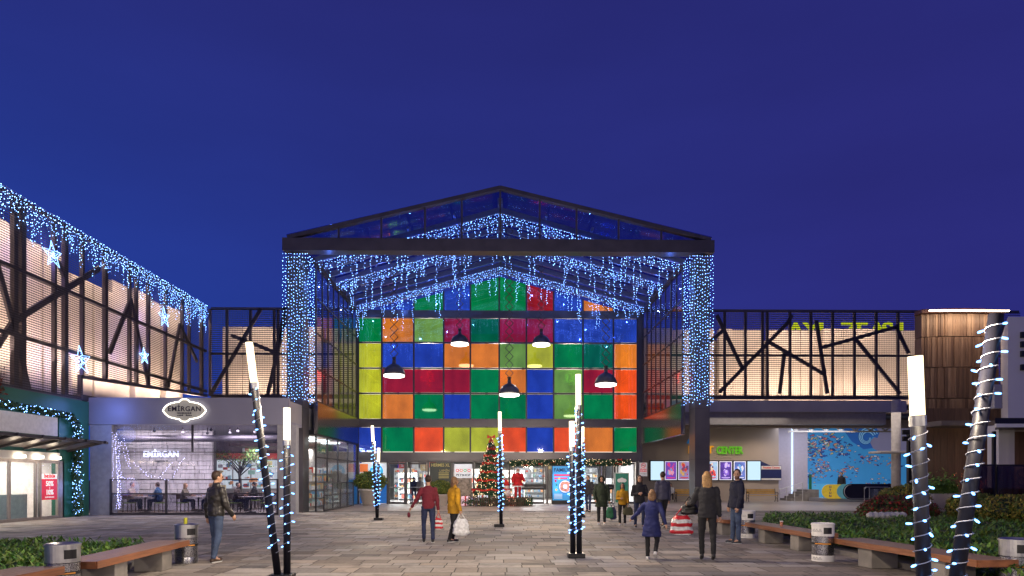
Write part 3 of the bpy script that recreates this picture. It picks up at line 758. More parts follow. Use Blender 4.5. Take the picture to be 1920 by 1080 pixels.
wing_back('back_wing', 'beige paneled mall wing behind metal screen between left wing and entrance hall', -17.7, -9.0,
          [((488, 578), (392, 742)), ((432, 628), (520, 662)), ((535, 590), (500, 742)), ((516, 660), (535, 575))], [392, 424, 468, 513, 520, 560], [(415, 90), (455, 170), (500, 190), (530, 150), (575, 100)], 4)
wing_back('right_wing', 'beige paneled mall wing behind metal screen right of the entrance hall', 9.0, 32.4,
          [((1320, 650), (1356, 620)), ((1345, 590), (1393, 690)), ((1350, 735), (1478, 605)), ((1444, 641), (1548, 702)), ((1472, 662), (1463, 738)), ((1532, 600), (1553, 738)),
           ((1543, 651), (1684, 612)), ((1607, 636), (1690, 738)), ((1682, 612), (1706, 662)), ((1478, 606), (1486, 590))], [1300, 1360, 1399, 1431, 1440, 1483, 1522, 1563, 1604, 1645, 1686, 1725, 1765, 1882],
          [(1310, 120), (1345, 150), (1385, 160), (1415, 110), (1445, 240), (1475, 230), (1510, 250), (1545, 210), (1580, 110), (1620, 230), (1660, 150), (1700, 110), (1750, 90), (1790, 90), (1850, 90), (1880, 150)], 9)

# tops of yellow letters seen over the right wing
def roof_letters():
    m = emis('yellow_letters', (.75, .85, .02), .7, 'NONE'); t = thing('roof_sign', 'yellow lit letters standing behind the top of the right wing', 'sign', P(1590, 620, 44.9))
    for ch, px, s in (('A', 1492, 1), ('Y', 1521, 1), ('I', 1540, 1), ('Z', 1592, 1), ('F', 1616, 1), ('A', 1645, 1), ('S', 1664, 1), ('I', 1690, 1)):
        p = P(px, 606, 44.9); b = MB(); txt(b, ch, (p.x, 44.9, p.z-.54), 1.5, m, depth=.1, bold=.03, sx=1.15); b.build('letter', None, t)
roof_letters()

# ------------------------------------------------------------------ cafe under the back wing
BLUEG = mat('blue_grey_render', (.30, .30, .38), .5, .1, var=.06, scale=.7)
def cafe():
    Y = 30.0; x0, x1 = P(163, 770, Y).x, P(541, 770, Y).x
    t = thing('cafe', 'glazed cafe with a grey fascia and stone inner wall beside the entrance hall', 'cafe', ((x0+x1)/2, Y, 0))
    b = MB(); b.box(x0, x1, Y, 41.8, 3.95, 4.1); b.box(x0, x1, Y, Y+.25, 4.101, 5.12); b.build('fascia', BLUEG, t)
    b = MB(); b.box(x0, x1, Y+.26, 41.8, 4.11, 5.0); b.build('roof', GREY, t)
    b = MB(); b.box(x0+.1, P(208, 900, Y).x, Y+.05, Y+.5, 0, 3.94); b.build('pillar', mat('pale_pillar', (.33, .33, .36), .5), t)
    b = MB(); b.box(P(519, 900, Y).x, x1+.3, Y+.05, Y+.5, 0, 3.94); b.build('pillar', mat('pale_pillar', (.33, .33, .36), .5), t)
    # stone wall made of real rough blocks
    b = MB(); rnd = random.Random(4); xa, xb = -18.7, P(398, 850, 33.2).x; z = .05
    while z < 3.9:
        h = rnd.choice([.18, .24, .30]); x = xa
        while x < xb:
            l = rnd.uniform(.25, .75); x2 = min(x+l, xb)
            b.bevbox(x, x2-.015, 33.2+rnd.uniform(0, .05), 33.4, z, min(z+h, 3.93)-.015, .012); x = x2+.001
        z += h
    b.build('stone_wall', mat('white_stone', (.46, .44, .44), .85, var=.18, scale=2.5, bump=.5, bscale=12), t)
    b = MB(); b.box(xa, xb, 33.41, 33.6, 0, 3.94); b.build('wall_core', mat('mortar', (.08, .075, .075), .9), t)
    b = MB(); b.box(xa, x1, 31, 41.7, .006, .02); b.build('floor', mat('cafe_floor', (.22, .17, .13), .4), t)
    b = MB(); b.box(-19.5, x1, 41.4, 41.7, 0, 3.94); b.build('back_wall', mat('cafe_back', (.35, .31, .3), .6), t)
    b = MB(); b.box(xb, x1, 35.2, 41.3, 3.25, 3.4); b.build('brown_ceiling', mat('brown_ceiling', (.07, .035, .03), .6), t)
    # ceiling ducts and the sign on the stones
    b = MB(); b.tube([(xa, 32.2, 3.45), (x1, 32.4, 3.5)], .16, 12); b.build('duct', DARK, t, smooth=True)
    b = MB(); c = P(302, 852, 33.1); txt(b, 'EMİRGAN', (c.x, 33.1, c.z), .4, emis('halo_letters', (.85, .88, 1), 3.0), depth=.05, bold=.004, sx=.95)
    txt(b, 'KAHVALTI', (c.x, 33.12, c.z-.33), .14, MATS['dark_metal'], depth=.02, bold=.003); b.build('wall_letters', None, t)
    # bright shopfront seen at the back, right part of the cafe
    b = MB(); lw = emis('cafe_back_window', (.8, .88, .82), .9)
    xs = [P(p, 870, 41.2).x for p in (405, 436, 470, 500, 528)]
    for i in range(4): b.box(xs[i]+.05, xs[i+1]-.05, 41.2, 41.25, 1.0, 2.7)
    b.build('back_window', lw, t)
    b = MB(); b.box(xs[0], xs[-1], 40.9, 41.1, 2.78, 3.1); b.build('red_valance', mat('valance_red', (.5, .06, .04), .6, emit=(.6, .07, .05), es=.3), t)
    rnd = random.Random(8); cols = [mat('goods_%d' % i, (.5, .5, .5)) for i in range(9)]
    b = MB()
    for i in range(60):
        x = rnd.uniform(xs[0], xs[-1]); z = rnd.uniform(.9, 2.4); b.box(x, x+rnd.uniform(.08, .4), 40.9, 41.0, z, z+rnd.uniform(.05, .3), rnd.choice(cols))
    b.build('shelf_goods', None, t, kind='stuff')
    b = MB(); p = P(465, 842, 40.5); b.bevbox(p.x-.3, p.x+.3, 40.4, 40.5, p.z-.22, p.z+.2, .02, MATS['goods_5'])
    b.box(p.x-.12, p.x+.1, 40.37, 40.4, p.z-.15, p.z+.05, MATS['goods_0']); b.build('menu_box', None, t)
    # glazing
    b = MB(); b.box(P(208, 900, Y).x, P(519, 900, Y).x, Y+.2, Y+.21, .12, 3.94); b.build('shopfront_glass', glass('cafe_film', (.86, .86, .95), .06, 1.45, dirt=.12), t)
    b = MB()
    for p in (207, 311, 520): x = P(p, 900, Y).x; b.box(x-.04, x+.04, Y, Y+.08, 0, P(p, 900, Y).z+.05)
    xa_, xb_ = P(207, 900, Y).x, P(520, 900, Y).x
    b.box(xa_, xb_, Y-.01, Y+.05, 1.52, 1.57); b.box(xa_, xb_, Y-.01, Y+.05, .9, .96); b.box(xa_, xb_, Y, Y+.1, 0, .1)
    b.build('windbreak_frame', DARK, t)
    b = MB(); b.box(xa_, xb_, Y+.02, Y+.03, .1, .9); b.build('windbreak_panel', glass('smoked', (.74, .74, .8), .03, 1.5), t)
    b = MB(); b.box(xa_, xb_, Y+.14, Y+.19, 2.73, 2.77); x = P(358, 900, Y).x; b.box(x-.04, x+.04, Y+.12, Y+.18, 2.77, 3.94); b.build('glazing_bar', DARK, t)
    # fascia sign
    cx, cz = P(348, 770, Y).x, P(348, 770, Y).z
    s = thing('cafe_sign', 'halo-lit cloud-shaped cafe sign reading EMIRGAN on the grey fascia', 'sign', (cx, Y-.1, cz))
    out = []; N = 72
    for i in range(N):
        a = 2*math.pi*i/N; rx, rz = .84, .37
        r = 1+.10*abs(math.cos(2*a))**.5-.12*abs(math.sin(4*a))*.6
        out.append((cx+rx*r*math.copysign(abs(math.cos(a))**.8, math.cos(a)), Y-.1, cz+rz*r*math.copysign(abs(math.sin(a))**.8, math.sin(a))+(.08 if abs(a-math.pi/2) < .1 else 0)-(.08 if abs(a-3*math.pi/2) < .1 else 0)))
    b = MB(); b.prism([(x_, y_, z_) for x_, y_, z_ in out][::-1], (0, .05, 0)); b.build('plate', mat('sign_plate', (.42, .40, .34), .5, emit=(.5, .47, .4), es=.25), s)
    b = MB(); b.tube([Vector(p)+Vector((0, -.005, 0)) for p in out]+[Vector(out[0])+Vector((0, -.005, 0))], .022, 6, caps=False); b.build('light_rim', emis('sign_rim', (1, .93, .8), 5), s)
    b = MB(); ink = mat('sign_ink', (.03, .02, .05), .5); txt(b, 'EMİRGAN', (cx, Y-.115, cz+.06), .30, ink, bold=.006, sx=1.0, sp=1.1); txt(b, '· HANEDANLIK ·', (cx, Y-.115, cz-.12), .10, ink, bold=.003)
    for sx in (-1, 1):
        for j in range(4):
            x = cx+sx*(.05+j*.07); b.prism([(x, Y-.113, cz-.2), (x+.05*sx, Y-.113, cz-.17-.01*j), (x+.07*sx, Y-.113, cz-.22), (x+.02*sx, Y-.113, cz-.25)][::sx], (0, .01, 0), ink)
    b.build('lettering', None, s)
    # hanging spot bulbs
    for i, (px, py) in enumerate(((289, 808), (343, 812), (389, 812), (396, 806), (431, 812), (446, 809), (478, 811))):
        p = P(px, py, 31.6); q = MB(); q.ball(p, .07, 10, 6); q.tube([p+Vector((0, 0, .05)), (p.x, p.y, 3.94)], .02, 6, DARK)
        q.build('ceiling_spot', emis('spot_bulb', (1, .97, 1), 14), None, smooth=True, loc=p, label='small white spot lamp under the cafe ceiling, %s from the left' % ['first', 'second', 'third', 'fourth', 'fifth', 'sixth', 'seventh'][i], cat='spot lamp', group='spot lamps in the cafe')
    for x, pw in ((-17, 200), (-14.5, 200), (-12, 180), (-11, 120)): lamp('cafe_area', 'AREA', (x, 31.6, 3.85), pw, (1, .88, .86), 1.2, rot=(R(12), 0, 0))
    for x in (-12.5, -10.5): lamp('cafe_area', 'AREA', (x-.6, 38, 3.2), 200, (1, .95, .9), 1.5)
cafe()
def hanging(name, label, pts_list, col='BULB', seed=0, dens=.09):
    rnd = random.Random(seed); bu = MB(); wi = MB()
    t = thing(name, label, 'string lights', pts_list[0][0])
    for pts in pts_list:
        wi.tube(pts, .005, 4, caps=False); 
        for a, b in zip(pts[:-1], pts[1:]):
            a, b = Vector(a), Vector(b); n = max(1, int((b-a).length/dens))
            for i in range(n): bu.octa(a.lerp(b, i/n)+Vector((rnd.uniform(-.03, .03), rnd.uniform(-.03, .03), rnd.uniform(-.03, .03))), .012)
    wi.build('cable', WIRE, t); bu.build('bulbs', emis('violet_bulb', (.5, .5, 1), 10, 'NONE'), t, kind='stuff')
def sag(a, b, d, n=10):
    a, b = Vector(a), Vector(b); return [a.lerp(b, i/n)-Vector((0, 0, d*4*(i/n)*(1-i/n))) for i in range(n+1)]
Yc = 29.95
hanging('cafe_string_lights', 'violet white light strings draped down the left end of the cafe window', [
    [P(215, 815, Yc), P(220, 880, Yc), P(223, 958, Yc)], [P(211, 812, Yc), P(213, 850, Yc), P(212, 905, Yc)], [P(219, 812, Yc), P(226, 880, Yc), P(226, 955, Yc)], [P(224, 830, Yc), P(222, 900, Yc), P(219, 956, Yc)],
    [P(216, 820, Yc), P(219, 890, Yc), P(224, 956, Yc)], [P(232, 822, Yc), P(240, 850, Yc), P(243, 878, Yc)], sag(P(345, 858, Yc), P(322, 898, Yc), -.06), sag(P(262, 880, Yc), P(320, 900, Yc), .08),
    sag(P(228, 828, Yc), P(245, 880, Yc), .1), sag(P(252, 868, Yc), P(286, 896, Yc), .05), sag(P(222, 893, Yc), P(255, 897, Yc), .05), sag(P(322, 868, Yc), P(300, 898, Yc), -.08)], seed=3)

# ------------------------------------------------------------------ green corner shop at the far left
def left_shop():
    X = -17.8; GR = mat('green_cladding', (.02, .13, .085), .35, .2, var=.12, scale=1)
    t = thing('corner_shop', 'green fronted clothes shop with sliding glass doors at the left edge', 'shop', (X, 26, 0))
    b = MB(); b.box(X-.3, X, 20, 29.85, 4.05, 4.9); b.box(X-.3, X, 27.85, 29.85, 0, 4.05); b.build('green_wall', GR, t)
    b = MB(); b.box(X-.2, X-.02, 20, 27.8, 3.3, 4.04); b.build('name_panel', mat('blank_panel', (.62, .58, .56), .5, emit=(.7, .62, .6), es=.12), t)
    b = MB(); b.box(X-.3, X+.05, 20, 27.84, 2.32, 2.62); b.build('header', WHITE, t)
    b = MB(); b.box(X-.28, X-.05, 20, 27.8, 2.63, 3.29); b.build('transom', GR, t)
    FR = mat('champagne_frame', (.36, .32, .29), .35, .6)
    ys = [PX(p, 900, X).y for p in (-30, 18, 68, 76, 109, 118)]
    f = MB()
    for y in ys+[20.2]: f.box(X-.08, X+.02, y-.04, y+.04, .005, 2.31)
    f.box(X-.07, X+.01, 20, 27.8, 2.2, 2.315); f.box(X-.07, X+.01, 20, 27.8, .005, .12); f.build('door_frame', FR, t)
    g = MB(); g.box(X-.03, X-.02, 20, ys[-1], .12, 2.2); g.build('door_glass', CLEAR, t)
    f = MB(); f.box(X-.08, X+.02, ys[-1]+.04, 27.85, .005, 2.31); f.build('door_pier', FR, t)
    # sale poster
    p = MB(); ya, yb = PX(76, 900, X).y+.05, PX(108, 900, X).y-.05; c = (ya+yb)/2
    red = mat('sale_red', (.62, .015, .04), .5, emit=(.7, .02, .04), es=.35); wh = mat('sale_white', (.8, .8, .8), .5, emit=(.9, .9, .9), es=.5)
    z1 = PX(92, 890, X).z; z0 = PX(92, 937, X).z
    p.box(X-.0, X+.012, ya, yb, z0, z1-.17, red); p.box(X-.0, X+.012, ya, yb, z1-.168, z1+.03, wh)
    txt(p, 'İNDİRİM', (X+.018, c, z1-.07), .16, red, 'R', bold=.004); txt(p, '50%', (X+.018, c, z1-.36), .27, wh, 'R', bold=.008); txt(p, '+', (X+.018, c, z1-.53), .12, wh, 'R')
    txt(p, '10%', (X+.018, c, z1-.70), .27, wh, 'R', bold=.008); txt(p, 'SEÇİLİ ÜRÜNLERDE', (X+.018, c, z0+.1), .06, wh, 'R')
    p.build('sale_poster', None, t, label='red and white sale poster reading 50% + 10%')
    # interior
    WL = mat('shop_inner', (.75, .68, .62), .6)
    r = MB(); r.quad((X-4.5, 20, .01), (X-.1, 20, .01), (X-.1, 29.8, .01), (X-4.5, 29.8, .01), mat('shop_floor', (.6, .5, .42), .25))
    r.quad((X-4.5, 19.9, 0), (X-4.5, 29.8, 0), (X-4.5, 29.8, 2.6), (X-4.5, 19.9, 2.6), WL); r.quad((X-4.5, 27.9, 0), (X-.3, 27.9, 0), (X-.3, 27.9, 2.6), (X-4.5, 27.9, 2.6), WL)
    r.quad((X-4.5, 20, 2.6), (X-4.5, 29.8, 2.6), (X-.31, 29.8, 2.6), (X-.31, 20, 2.6), WL); r.build('interior', None, t)
    for y in (21.5, 24, 26.5): lamp('shop_area', 'AREA', (X-2, y, 2.55), 130, (1, .88, .76), 1.4)
    # canopy
    c = thing('shop_canopy', 'glass slat canopy above the doors of the green corner shop', 'canopy', (X, 25, 2.8))
    f = MB(); f.bar((X+1.5, 19, 3.07), (X+1.5, 28.6, 3.07), .09, .1); f.build('front_edge', DARK, c)
    y = 19.4
    while y < 28.6:
        f = MB(); f.bar((X+.02, y, 2.72), (X+1.6, y, 3.10), .07, .1); f.build('canopy_rib', DARK, c); y += 1.28
    f = MB(); f.prism([(X+.05, 19, 2.76), (X+1.46, 19, 3.12), (X+1.46, 28.6, 3.12), (X+.05, 28.6, 2.76)], (0, 0, .015)); f.build('canopy_sheet', mat('frosted_sheet', (.17, .14, .135), .3, .1), c)
    for i, px in enumerate((-30, 38, 72, 105)):
        v = PX(px, 858, X+.12); q = MB(); q.bevbox(X+.06, X+.2, v.y-.22, v.y+.22, 2.37, 2.47, .02)
        q.build('wall_light', emis('wall_light_warm', (1, .82, .6), 9), None, loc=(X+.1, v.y, 2.42), label=['warm oblong wall light above the doors, nearest the frame edge', 'warm oblong wall light above the left sliding doors', 'warm oblong wall light above the middle doors', 'warm oblong wall light above the sale poster'][i], cat='wall light', group='wall lights over the corner shop doors')
    lamp('door_wash', 'AREA', (X+.6, 24.5, 2.4), 50, (1, .8, .6), .2, sy=6)
    # shop goods
    rk = thing('clothes_rail', 'clothes rail with dark red and white garments behind the shop window', 'clothes rail', (X-1.3, 24.5, 0)); f = MB()
    f.tube([(X-1.3, 22.3, 0.02), (X-1.3, 22.3, 1.45), (X-1.3, 26, 1.45), (X-1.3, 26, .02)], .02, 6); f.build('rail_frame', STEEL, rk)
    rnd = random.Random(3); f = MB(); gm = [mat('cloth_maroon', (.16, .015, .03), .9), mat('cloth_white', (.7, .68, .66), .9), mat('cloth_black', (.02, .02, .025), .9), MATS['cloth_maroon'] if 'cloth_maroon' in MATS else None]
    y = 22.4
    while y < 25.9:
        L = rnd.uniform(.6, .8); f.bevbox(X-1.52, X-1.08, y, y+.05, 1.42-L, 1.42, .012, gm[0] if y < 25 or rnd.random() < .3 else rnd.choice(gm[:3])); y += rnd.uniform(.06, .09)
    f.build('garments', None, rk, kind='stuff')
    ct = MB(); ct.bevbox(X-1.0, X-.4, 25.0, 26.6, .02, 1.0, .02); ct.build('counter', mat('counter_green', (.35, .42, .38), .4), loc=(X-.7, 25.8, 0), label='pale green sales counter inside the corner shop', cat='counter')
    mn = thing('mannequin', 'white draped blouse on a stand behind the shop doors', 'mannequin', (X-1.9, 25.6, 0)); f = MB()
    f.lathe([(.02, 0), (.02, 1.05)], (X-1.9, 25.6, 0), 8); f.lathe([(.16, .0), (.16, .02)], (X-1.9, 25.6, 0), 16); f.build('stand', STEEL, mn)
    f = MB(); f.lathe([(.02, 1.0), (.2, 1.02), (.16, 1.25), (.21, 1.5), (.19, 1.62), (.07, 1.7), (.05, 1.78), (.08, 1.84), (.085, 1.95), (.03, 2.03)], (X-1.9, 25.6, 0), 16, sy=1.2); f.build('torso', gm[1], mn, smooth=True)
left_shop()

def leafmesh(mb, fn, n, size, mats_, rnd, up=.3):
    for i in range(n):
        c, nm = fn(rnd); s = size*rnd.uniform(.6, 1.3)
        d = (Vector((rnd.gauss(0, 1), rnd.gauss(0, 1), rnd.gauss(0, 1)+up))+nm*1.2).normalized()
        a = d.cross(Vector((rnd.gauss(0, 1), rnd.gauss(0, 1), rnd.gauss(0, 1)))).normalized(); b = a.cross(d)
        mb.add([c-a*s*.5, c+b*s*.28, c+a*s*.5+d*s*.2, c-b*s*.28], [(0, 1, 2, 3)], rnd.choice(mats_))
def leafmat(name, col, var=.3):
    m = mat(name, col, .55, var=var, scale=2); return m
FIR = [leafmat('fir_dark', (.012, .05, .022)), leafmat('fir_mid', (.025, .09, .035)), leafmat('fir_light', (.05, .12, .05))]
def garland(name, label, path, r, dens, nb, bmat, seed=0, extra=None, cat='garland', br=.016, density=900):
    rnd = random.Random(seed); t = thing(name, label, cat, path[0])
    L = sum((Vector(b)-Vector(a)).length for a, b in zip(path[:-1], path[1:]))
    def pick(rnd):
        d = rnd.random()*L
        for a, b in zip(path[:-1], path[1:]):
            a, b = Vector(a), Vector(b); l = (b-a).length
            if d <= l: break
            d -= l
        n = Vector((rnd.gauss(0, 1), rnd.gauss(0, 1), rnd.gauss(0, 1))).normalized()
        return a.lerp(b, min(1, d/l))+n*r*rnd.uniform(.5, 1), n
    m = MB(); leafmesh(m, pick, int(L*density), .10, FIR, rnd); m.build('fir_needles', None, t, kind='stuff')
    m = MB()
    for i in range(int(L*nb)):
        c, n = pick(rnd); m.octa(c+n*.03, br*rnd.uniform(.6, 1.2))
    m.build('bulbs', bmat, t, kind='stuff')
    if extra: extra(t, pick, rnd)
    return t
X = -17.6
pA = [Vector((X, 20.5, 4.22)), Vector((X, 24, 4.25)), Vector((X, 28.3, 4.15)), Vector((X, 28.75, 3.8))]
garland('garland', 'blue lit fir garland across the top of the green shopfront', pA, .14, 1, 38, BULB, 2)
garland('garland', 'blue lit fir garland hanging down the green corner to the pavement', [Vector((X, 28.8, 3.7)), Vector((X, 28.7, 2.0)), Vector((X, 28.8, .08))], .2, 1, 55, BULB, 4)
lamp('garland_glow', 'POINT', (X+.5, 28.6, 1.2), 16, (.25, .35, 1), .4); lamp('garland_glow', 'POINT', (X+.5, 28.9, 3.6), 24, (.25, .35, 1), .4)
lamp('garland_glow', 'POINT', (-16.8, 29.2, 4.6), 30, (.2, .3, 1), .4)
# autumn twig ornament at the extreme left is a spray over the garland
def red_spray():
    rnd = random.Random(4); t = thing('leaf_spray', 'brown and red leaf spray at the left edge over the garland', 'ornament', (X, 24.2, 4.4))
    m = MB(); leafmesh(m, lambda r: (Vector((X+.05, 24.3+r.gauss(0, .12), 4.75+r.gauss(0, .35))), Vector((0, 0, 1))), 90, .12, [leafmat('dry_leaf', (.2, .07, .03)), leafmat('red_leaf', (.3, .03, .02))], rnd); m.build('leaves', None, t)
    m = MB(); m.tube([(X, 24.25, 4.2), (X+.03, 24.3, 4.8), (X+.02, 24.35, 5.4)], .012, 5); m.build('stem', leafmat('twig', (.08, .05, .03)), t)
red_spray()
# ------------------------------------------------------------------ right side: covered passage, ticket wall, mural, escalator
def right_side():
    Yf = 41.0
    t = thing('covered_passage', 'covered passage with a grey fascia and beige ticket wall right of the entrance hall', 'passage', (16, Yf, 0))
    x1 = P(1700, 770, Yf).x
    b = MB(); b.box(9.95, x1, Yf, Yf+.5, 5.62, 6.32); b.build('fascia', GREY, t)
    b = MB(); b.box(10.1, x1-1.2, Yf+.12, Yf+.6, 4.87, 5.61); b.build('lower_fascia', mat('grey_lower', (.20, .19, .19), .4, .2, var=.1), t)
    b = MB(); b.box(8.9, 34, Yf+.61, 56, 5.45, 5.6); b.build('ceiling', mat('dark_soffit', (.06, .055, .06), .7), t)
    Yw = 48.0; xw = P(1460, 860, Yw).x
    b = MB(); b.box(8.9, xw, Yw, Yw+.3, .012, 5.44); b.build('ticket_wall', mat('taupe_render', (.40, .345, .30), .75, var=.06, scale=.5, bump=.05), t)
    b = MB(); b.box(xw+.003, P(1503, 860, 50.5).x, 49.5, 49.8, .012, 5.44); b.box(xw-.1, xw, Yw+.31, 49.5, .012, 5.44); b.build('side_wall', mat('lilac_render', (.50, .47, .56), .6, var=.05), t)
    b = MB(); x = P(1486, 860, 49.4).x; b.box(x-.05, x+.05, 49.42, 49.49, .05, 5.3); b.build('light_strip', emis('blue_white_strip', (.6, .75, 1), 1.6), t)
    # lettering, one hidden partly behind the column
    org = mat('letter_orange', (.75, .36, .01), .4, emit=(.8, .38, .01), es=.35); grn = mat('letter_green', (.12, .45, .02), .4, emit=(.12, .5, .02), es=.35); blu = mat('letter_blue', (.02, .2, .5), .4, emit=(.02, .2, .5), es=.3)
    b = MB(); c = P(1313, 844, Yw); txt(b, 'BİLET', (c.x, Yw-.12, c.z), .72, org, depth=.14, bold=.022, sx=.95); b.build('letters', None, t, label='orange raised letters'); b = MB()
    c = P(1367, 845, Yw); txt(b, 'CENTER', (c.x, Yw-.12, c.z), .72, grn, depth=.14, bold=.022, sx=.70)
    b.build('letters', None, t, label='green raised letters'); b = MB()
    c = P(1293, 829, Yw); b.prism([(c.x-.22, Yw-.15, c.z-.1), (c.x+.22, Yw-.15, c.z-.1), (c.x+.12, Yw-.15, c.z+.22), (c.x-.1, Yw-.15, c.z+.22)], (0, .1, 0), blu); b.build('badge', None, t)
    # poster light boxes
    z0, z1 = P(1300, 900, Yw).z, P(1300, 865, Yw).z
    def X(p): return P(p, 880, Yw).x
    b = MB(); b.box(X(1217), X(1426), Yw-.12, Yw, z0-.06, z1+.06); b.build('poster_frame', BLACK, t)
    def poster(a, c, cols, seed, lab):
        rnd = random.Random(seed); b = MB(); x0, x1 = X(a)+.03, X(c)-.03
        base = mat('poster_base_%d' % seed, cols[0], .3, var=.6, scale=2.5, emit=cols[0], es=.9)
        b.box(x0, x1, Yw-.135, Yw-.121, z0, z1, mat('poster_margin', (.7, .7, .75), .4, emit=(.7, .7, .8), es=.8)); b.box(x0+.05, x1-.05, Yw-.14, Yw-.135, z0+.05, z1-.05, base)
        for i in range(16):
            m = mat('poster_ink_%d_%d' % (seed, i % 4), cols[1+i % (len(cols)-1)], .4, emit=cols[1+i % (len(cols)-1)], es=.9)
            cx = rnd.gauss((x0+x1)/2, .12); cz = rnd.uniform(z0+.35, z1-.2); r = rnd.uniform(.05, .15); n = rnd.choice([5, 6, 7])
            cx = min(max(cx, x0+.22), x1-.22)
            b.prism([(cx+r*rnd.uniform(.5, 1.1)*math.cos(-2*math.pi*j/n), Yw-.143-i*.0008, cz+r*1.4*rnd.uniform(.6, 1.1)*math.sin(-2*math.pi*j/n)) for j in range(n)], (0, .0006, 0), m)
        m = mat('poster_ink_%d_0' % seed, (1, 1, 1)); b.box(x0+.15, x1-.15, Yw-.16, Yw-.158, z0+.14, z0+.2, m); b.box(x0+.25, x1-.25, Yw-.16, Yw-.158, z0+.08, z0+.1, m)
        b.build('poster', None, t, label=lab)
    scr = emis('white_screen', (.62, .85, 1.0), 1.05)
    for a, c in ((1219, 1244), (1400, 1425)):
        b = MB(); b.box(X(a)+.02, X(c)-.02, Yw-.135, Yw-.121, z0, z1); b.build('screen', scr, t, label='glowing pale blue screen')
    poster(1245, 1269, [(.16, .06, .4), (.6, .05, .2), (.1, .3, .6), (.7, .3, .4)], 1, 'purple and pink film poster')
    poster(1270, 1294, [(.25, .2, .4), (.5, .03, .04), (.5, .3, .1), (.1, .05, .15)], 2, 'film poster with a red band')
    poster(1296, 1320, [(.1, .2, .3), (.5, .4, .1), (.1, .1, .1)], 5, 'film poster behind the column')
    poster(1322, 1346, [(.3, .45, .7), (.6, .05, .05), (.7, .5, .35), (.1, .05, .1)], 3, 'pale blue film poster')
    poster(1347, 1372, [(.08, .04, .28), (.5, .4, .8), (.2, .1, .5)], 4, 'dark violet film poster')
    poster(1374, 1398, [(.1, .15, .45), (.6, .6, .7), (.1, .3, .6)], 6, 'blue and white film poster')
    b = MB(); x0, x1 = X(1425), X(1463); navy = mat('sign_navy', (.02, .03, .12), .4)
    zz = P(1444, 873, Yw).z; b.box(x0, x1, Yw-.2, Yw-.05, z0-.02, zz, navy); b.box(x0+.02, x1-.02, Yw-.21, Yw-.2, zz-.27, zz-.03, WHITE); b.box(x0+.02, x1-.02, Yw-.21, Yw-.2, z0, z0+.12, WHITE)
    txt(b, 'Prestige Cinema', ((x0+x1)/2, Yw-.22, zz-.15), .19, mat('sign_red', (.7, .03, .03), .5), depth=.008, bold=.004, sx=.95)
    b.prism([(x0-.02, Yw-.14, zz), (x0+.7, Yw-.14, zz), (x0-.02, Yw-.14, zz+.33)], (0, .05, 0), navy)
    b.build('cinema_sign', None, t)
    # ceiling truss
    b = MB(); y = 46.2; xs = [P(p, 790, y).x for p in range(1478, 1700, 14)]; TR = mat('pale_truss', (.5, .48, .44), .5)
    b.box(xs[0], xs[-1], y-.06, y+.06, 5.25, 5.4); b.box(xs[0], xs[-1], y-.06, y+.06, 4.75, 4.85)
    for i in range(len(xs)-1): b.bar((xs[i], y, 4.85 if i % 2 else 5.25), (xs[i+1], y, 5.25 if i % 2 else 4.85), .09)
    b.build('ceiling_truss', TR, t)
    # round column with cross arm
    c = P(1680, 900, 38.0); q = thing('passage_column', 'pale round steel column with a flat cross arm before the sea mural', 'column', (c.x, 38, 0))
    b = MB(); b.lathe([(.24, .012), (.24, 6.0)], (c.x, 38, 0), 24); b.build('shaft', mat('column_paint', (.48, .45, .42), .4), q, smooth=True)
    b = MB(); b.bevbox(c.x-1.25, c.x+.75, 37.4, 38.6, 3.0, 3.12, .03); b.build('cross_arm', mat('column_paint', (.48, .45, .42)), q)
    c2 = P(1706, 900, 36.0); q = thing('direction_post', 'dark post with two short sign boards beside the pale round column', 'sign post', (c2.x, 36, 0))
    b = MB(); b.box(c2.x-.13, c2.x+.13, 35.9, 36.1, .012, 4.2); b.build('post', BLACK, q)
    for z in (4.05, 3.7): b = MB(); b.bevbox(c2.x-.5, c2.x+.2, 35.78, 35.89, z-.13, z+.13, .01); b.build('sign_board', BLACK, q)
    # ceiling spots
    spots = [(1345, 798), (1370, 798), (1380, 798), (1410, 797), (1424, 799), (1431, 797), (1450, 797), (1454, 798), (1480, 796), (1498, 798), (1530, 797), (1552, 796), (1608, 797)]
    for i, (px, py) in enumerate(spots):
        p = P(px, py, 45.0); z = p.z; q = thing('ceiling_spotlight', 'black spotlight under the passage ceiling, number %s counted from the hall column' % 'one two three four five six seven eight nine ten eleven twelve thirteen'.split()[i], 'spotlight', p, group='spotlights under the passage ceiling')
        b = MB(); b.tube([(p.x, 45.0, z+.16), (p.x, 45.04, z)], [.07, .09], 10); b.tube([(p.x, 45, z+.14), (p.x, 45, 5.45)], .02, 6); b.build('spot_body', BLACK, q)
        b = MB(); b.ball((p.x, 45.02, z-.02), .055, 8, 5); b.build('spot_lens', emis('spot_lens', (1, .85, .6), 14 if True else 0), q)
        if i % 2 == 0: lamp('spot_beam', 'SPOT', (p.x, 45.2, z-.1), 110, (1, .76, .55), .08, spot=75, blend=.9, tgt=(p.x+.3, Yw, 2.2))
    lamp('passage_wash', 'AREA', (21.5, 46.5, 5.0), 150, (.85, .85, 1), 4, rot=(R(10), 0, 0))
    lamp('passage_floor', 'AREA', (15, 38.5, 5.3), 170, (1, .85, .7), 5)
    lamp('passage_floor', 'AREA', (21, 37.5, 5.3), 110, (1, .85, .7), 5)
    # sea mural: painted fish on a flat wall
    Ym = 50.6; xa, xb = P(1503, 860, Ym).x, P(1730, 860, Ym).x; za, zb = .1, P(1600, 800, Ym).z
    q = thing('sea_mural', 'blue sea mural with many small fish and a curling wave at the top', 'mural', ((xa+xb)/2, Ym, za))
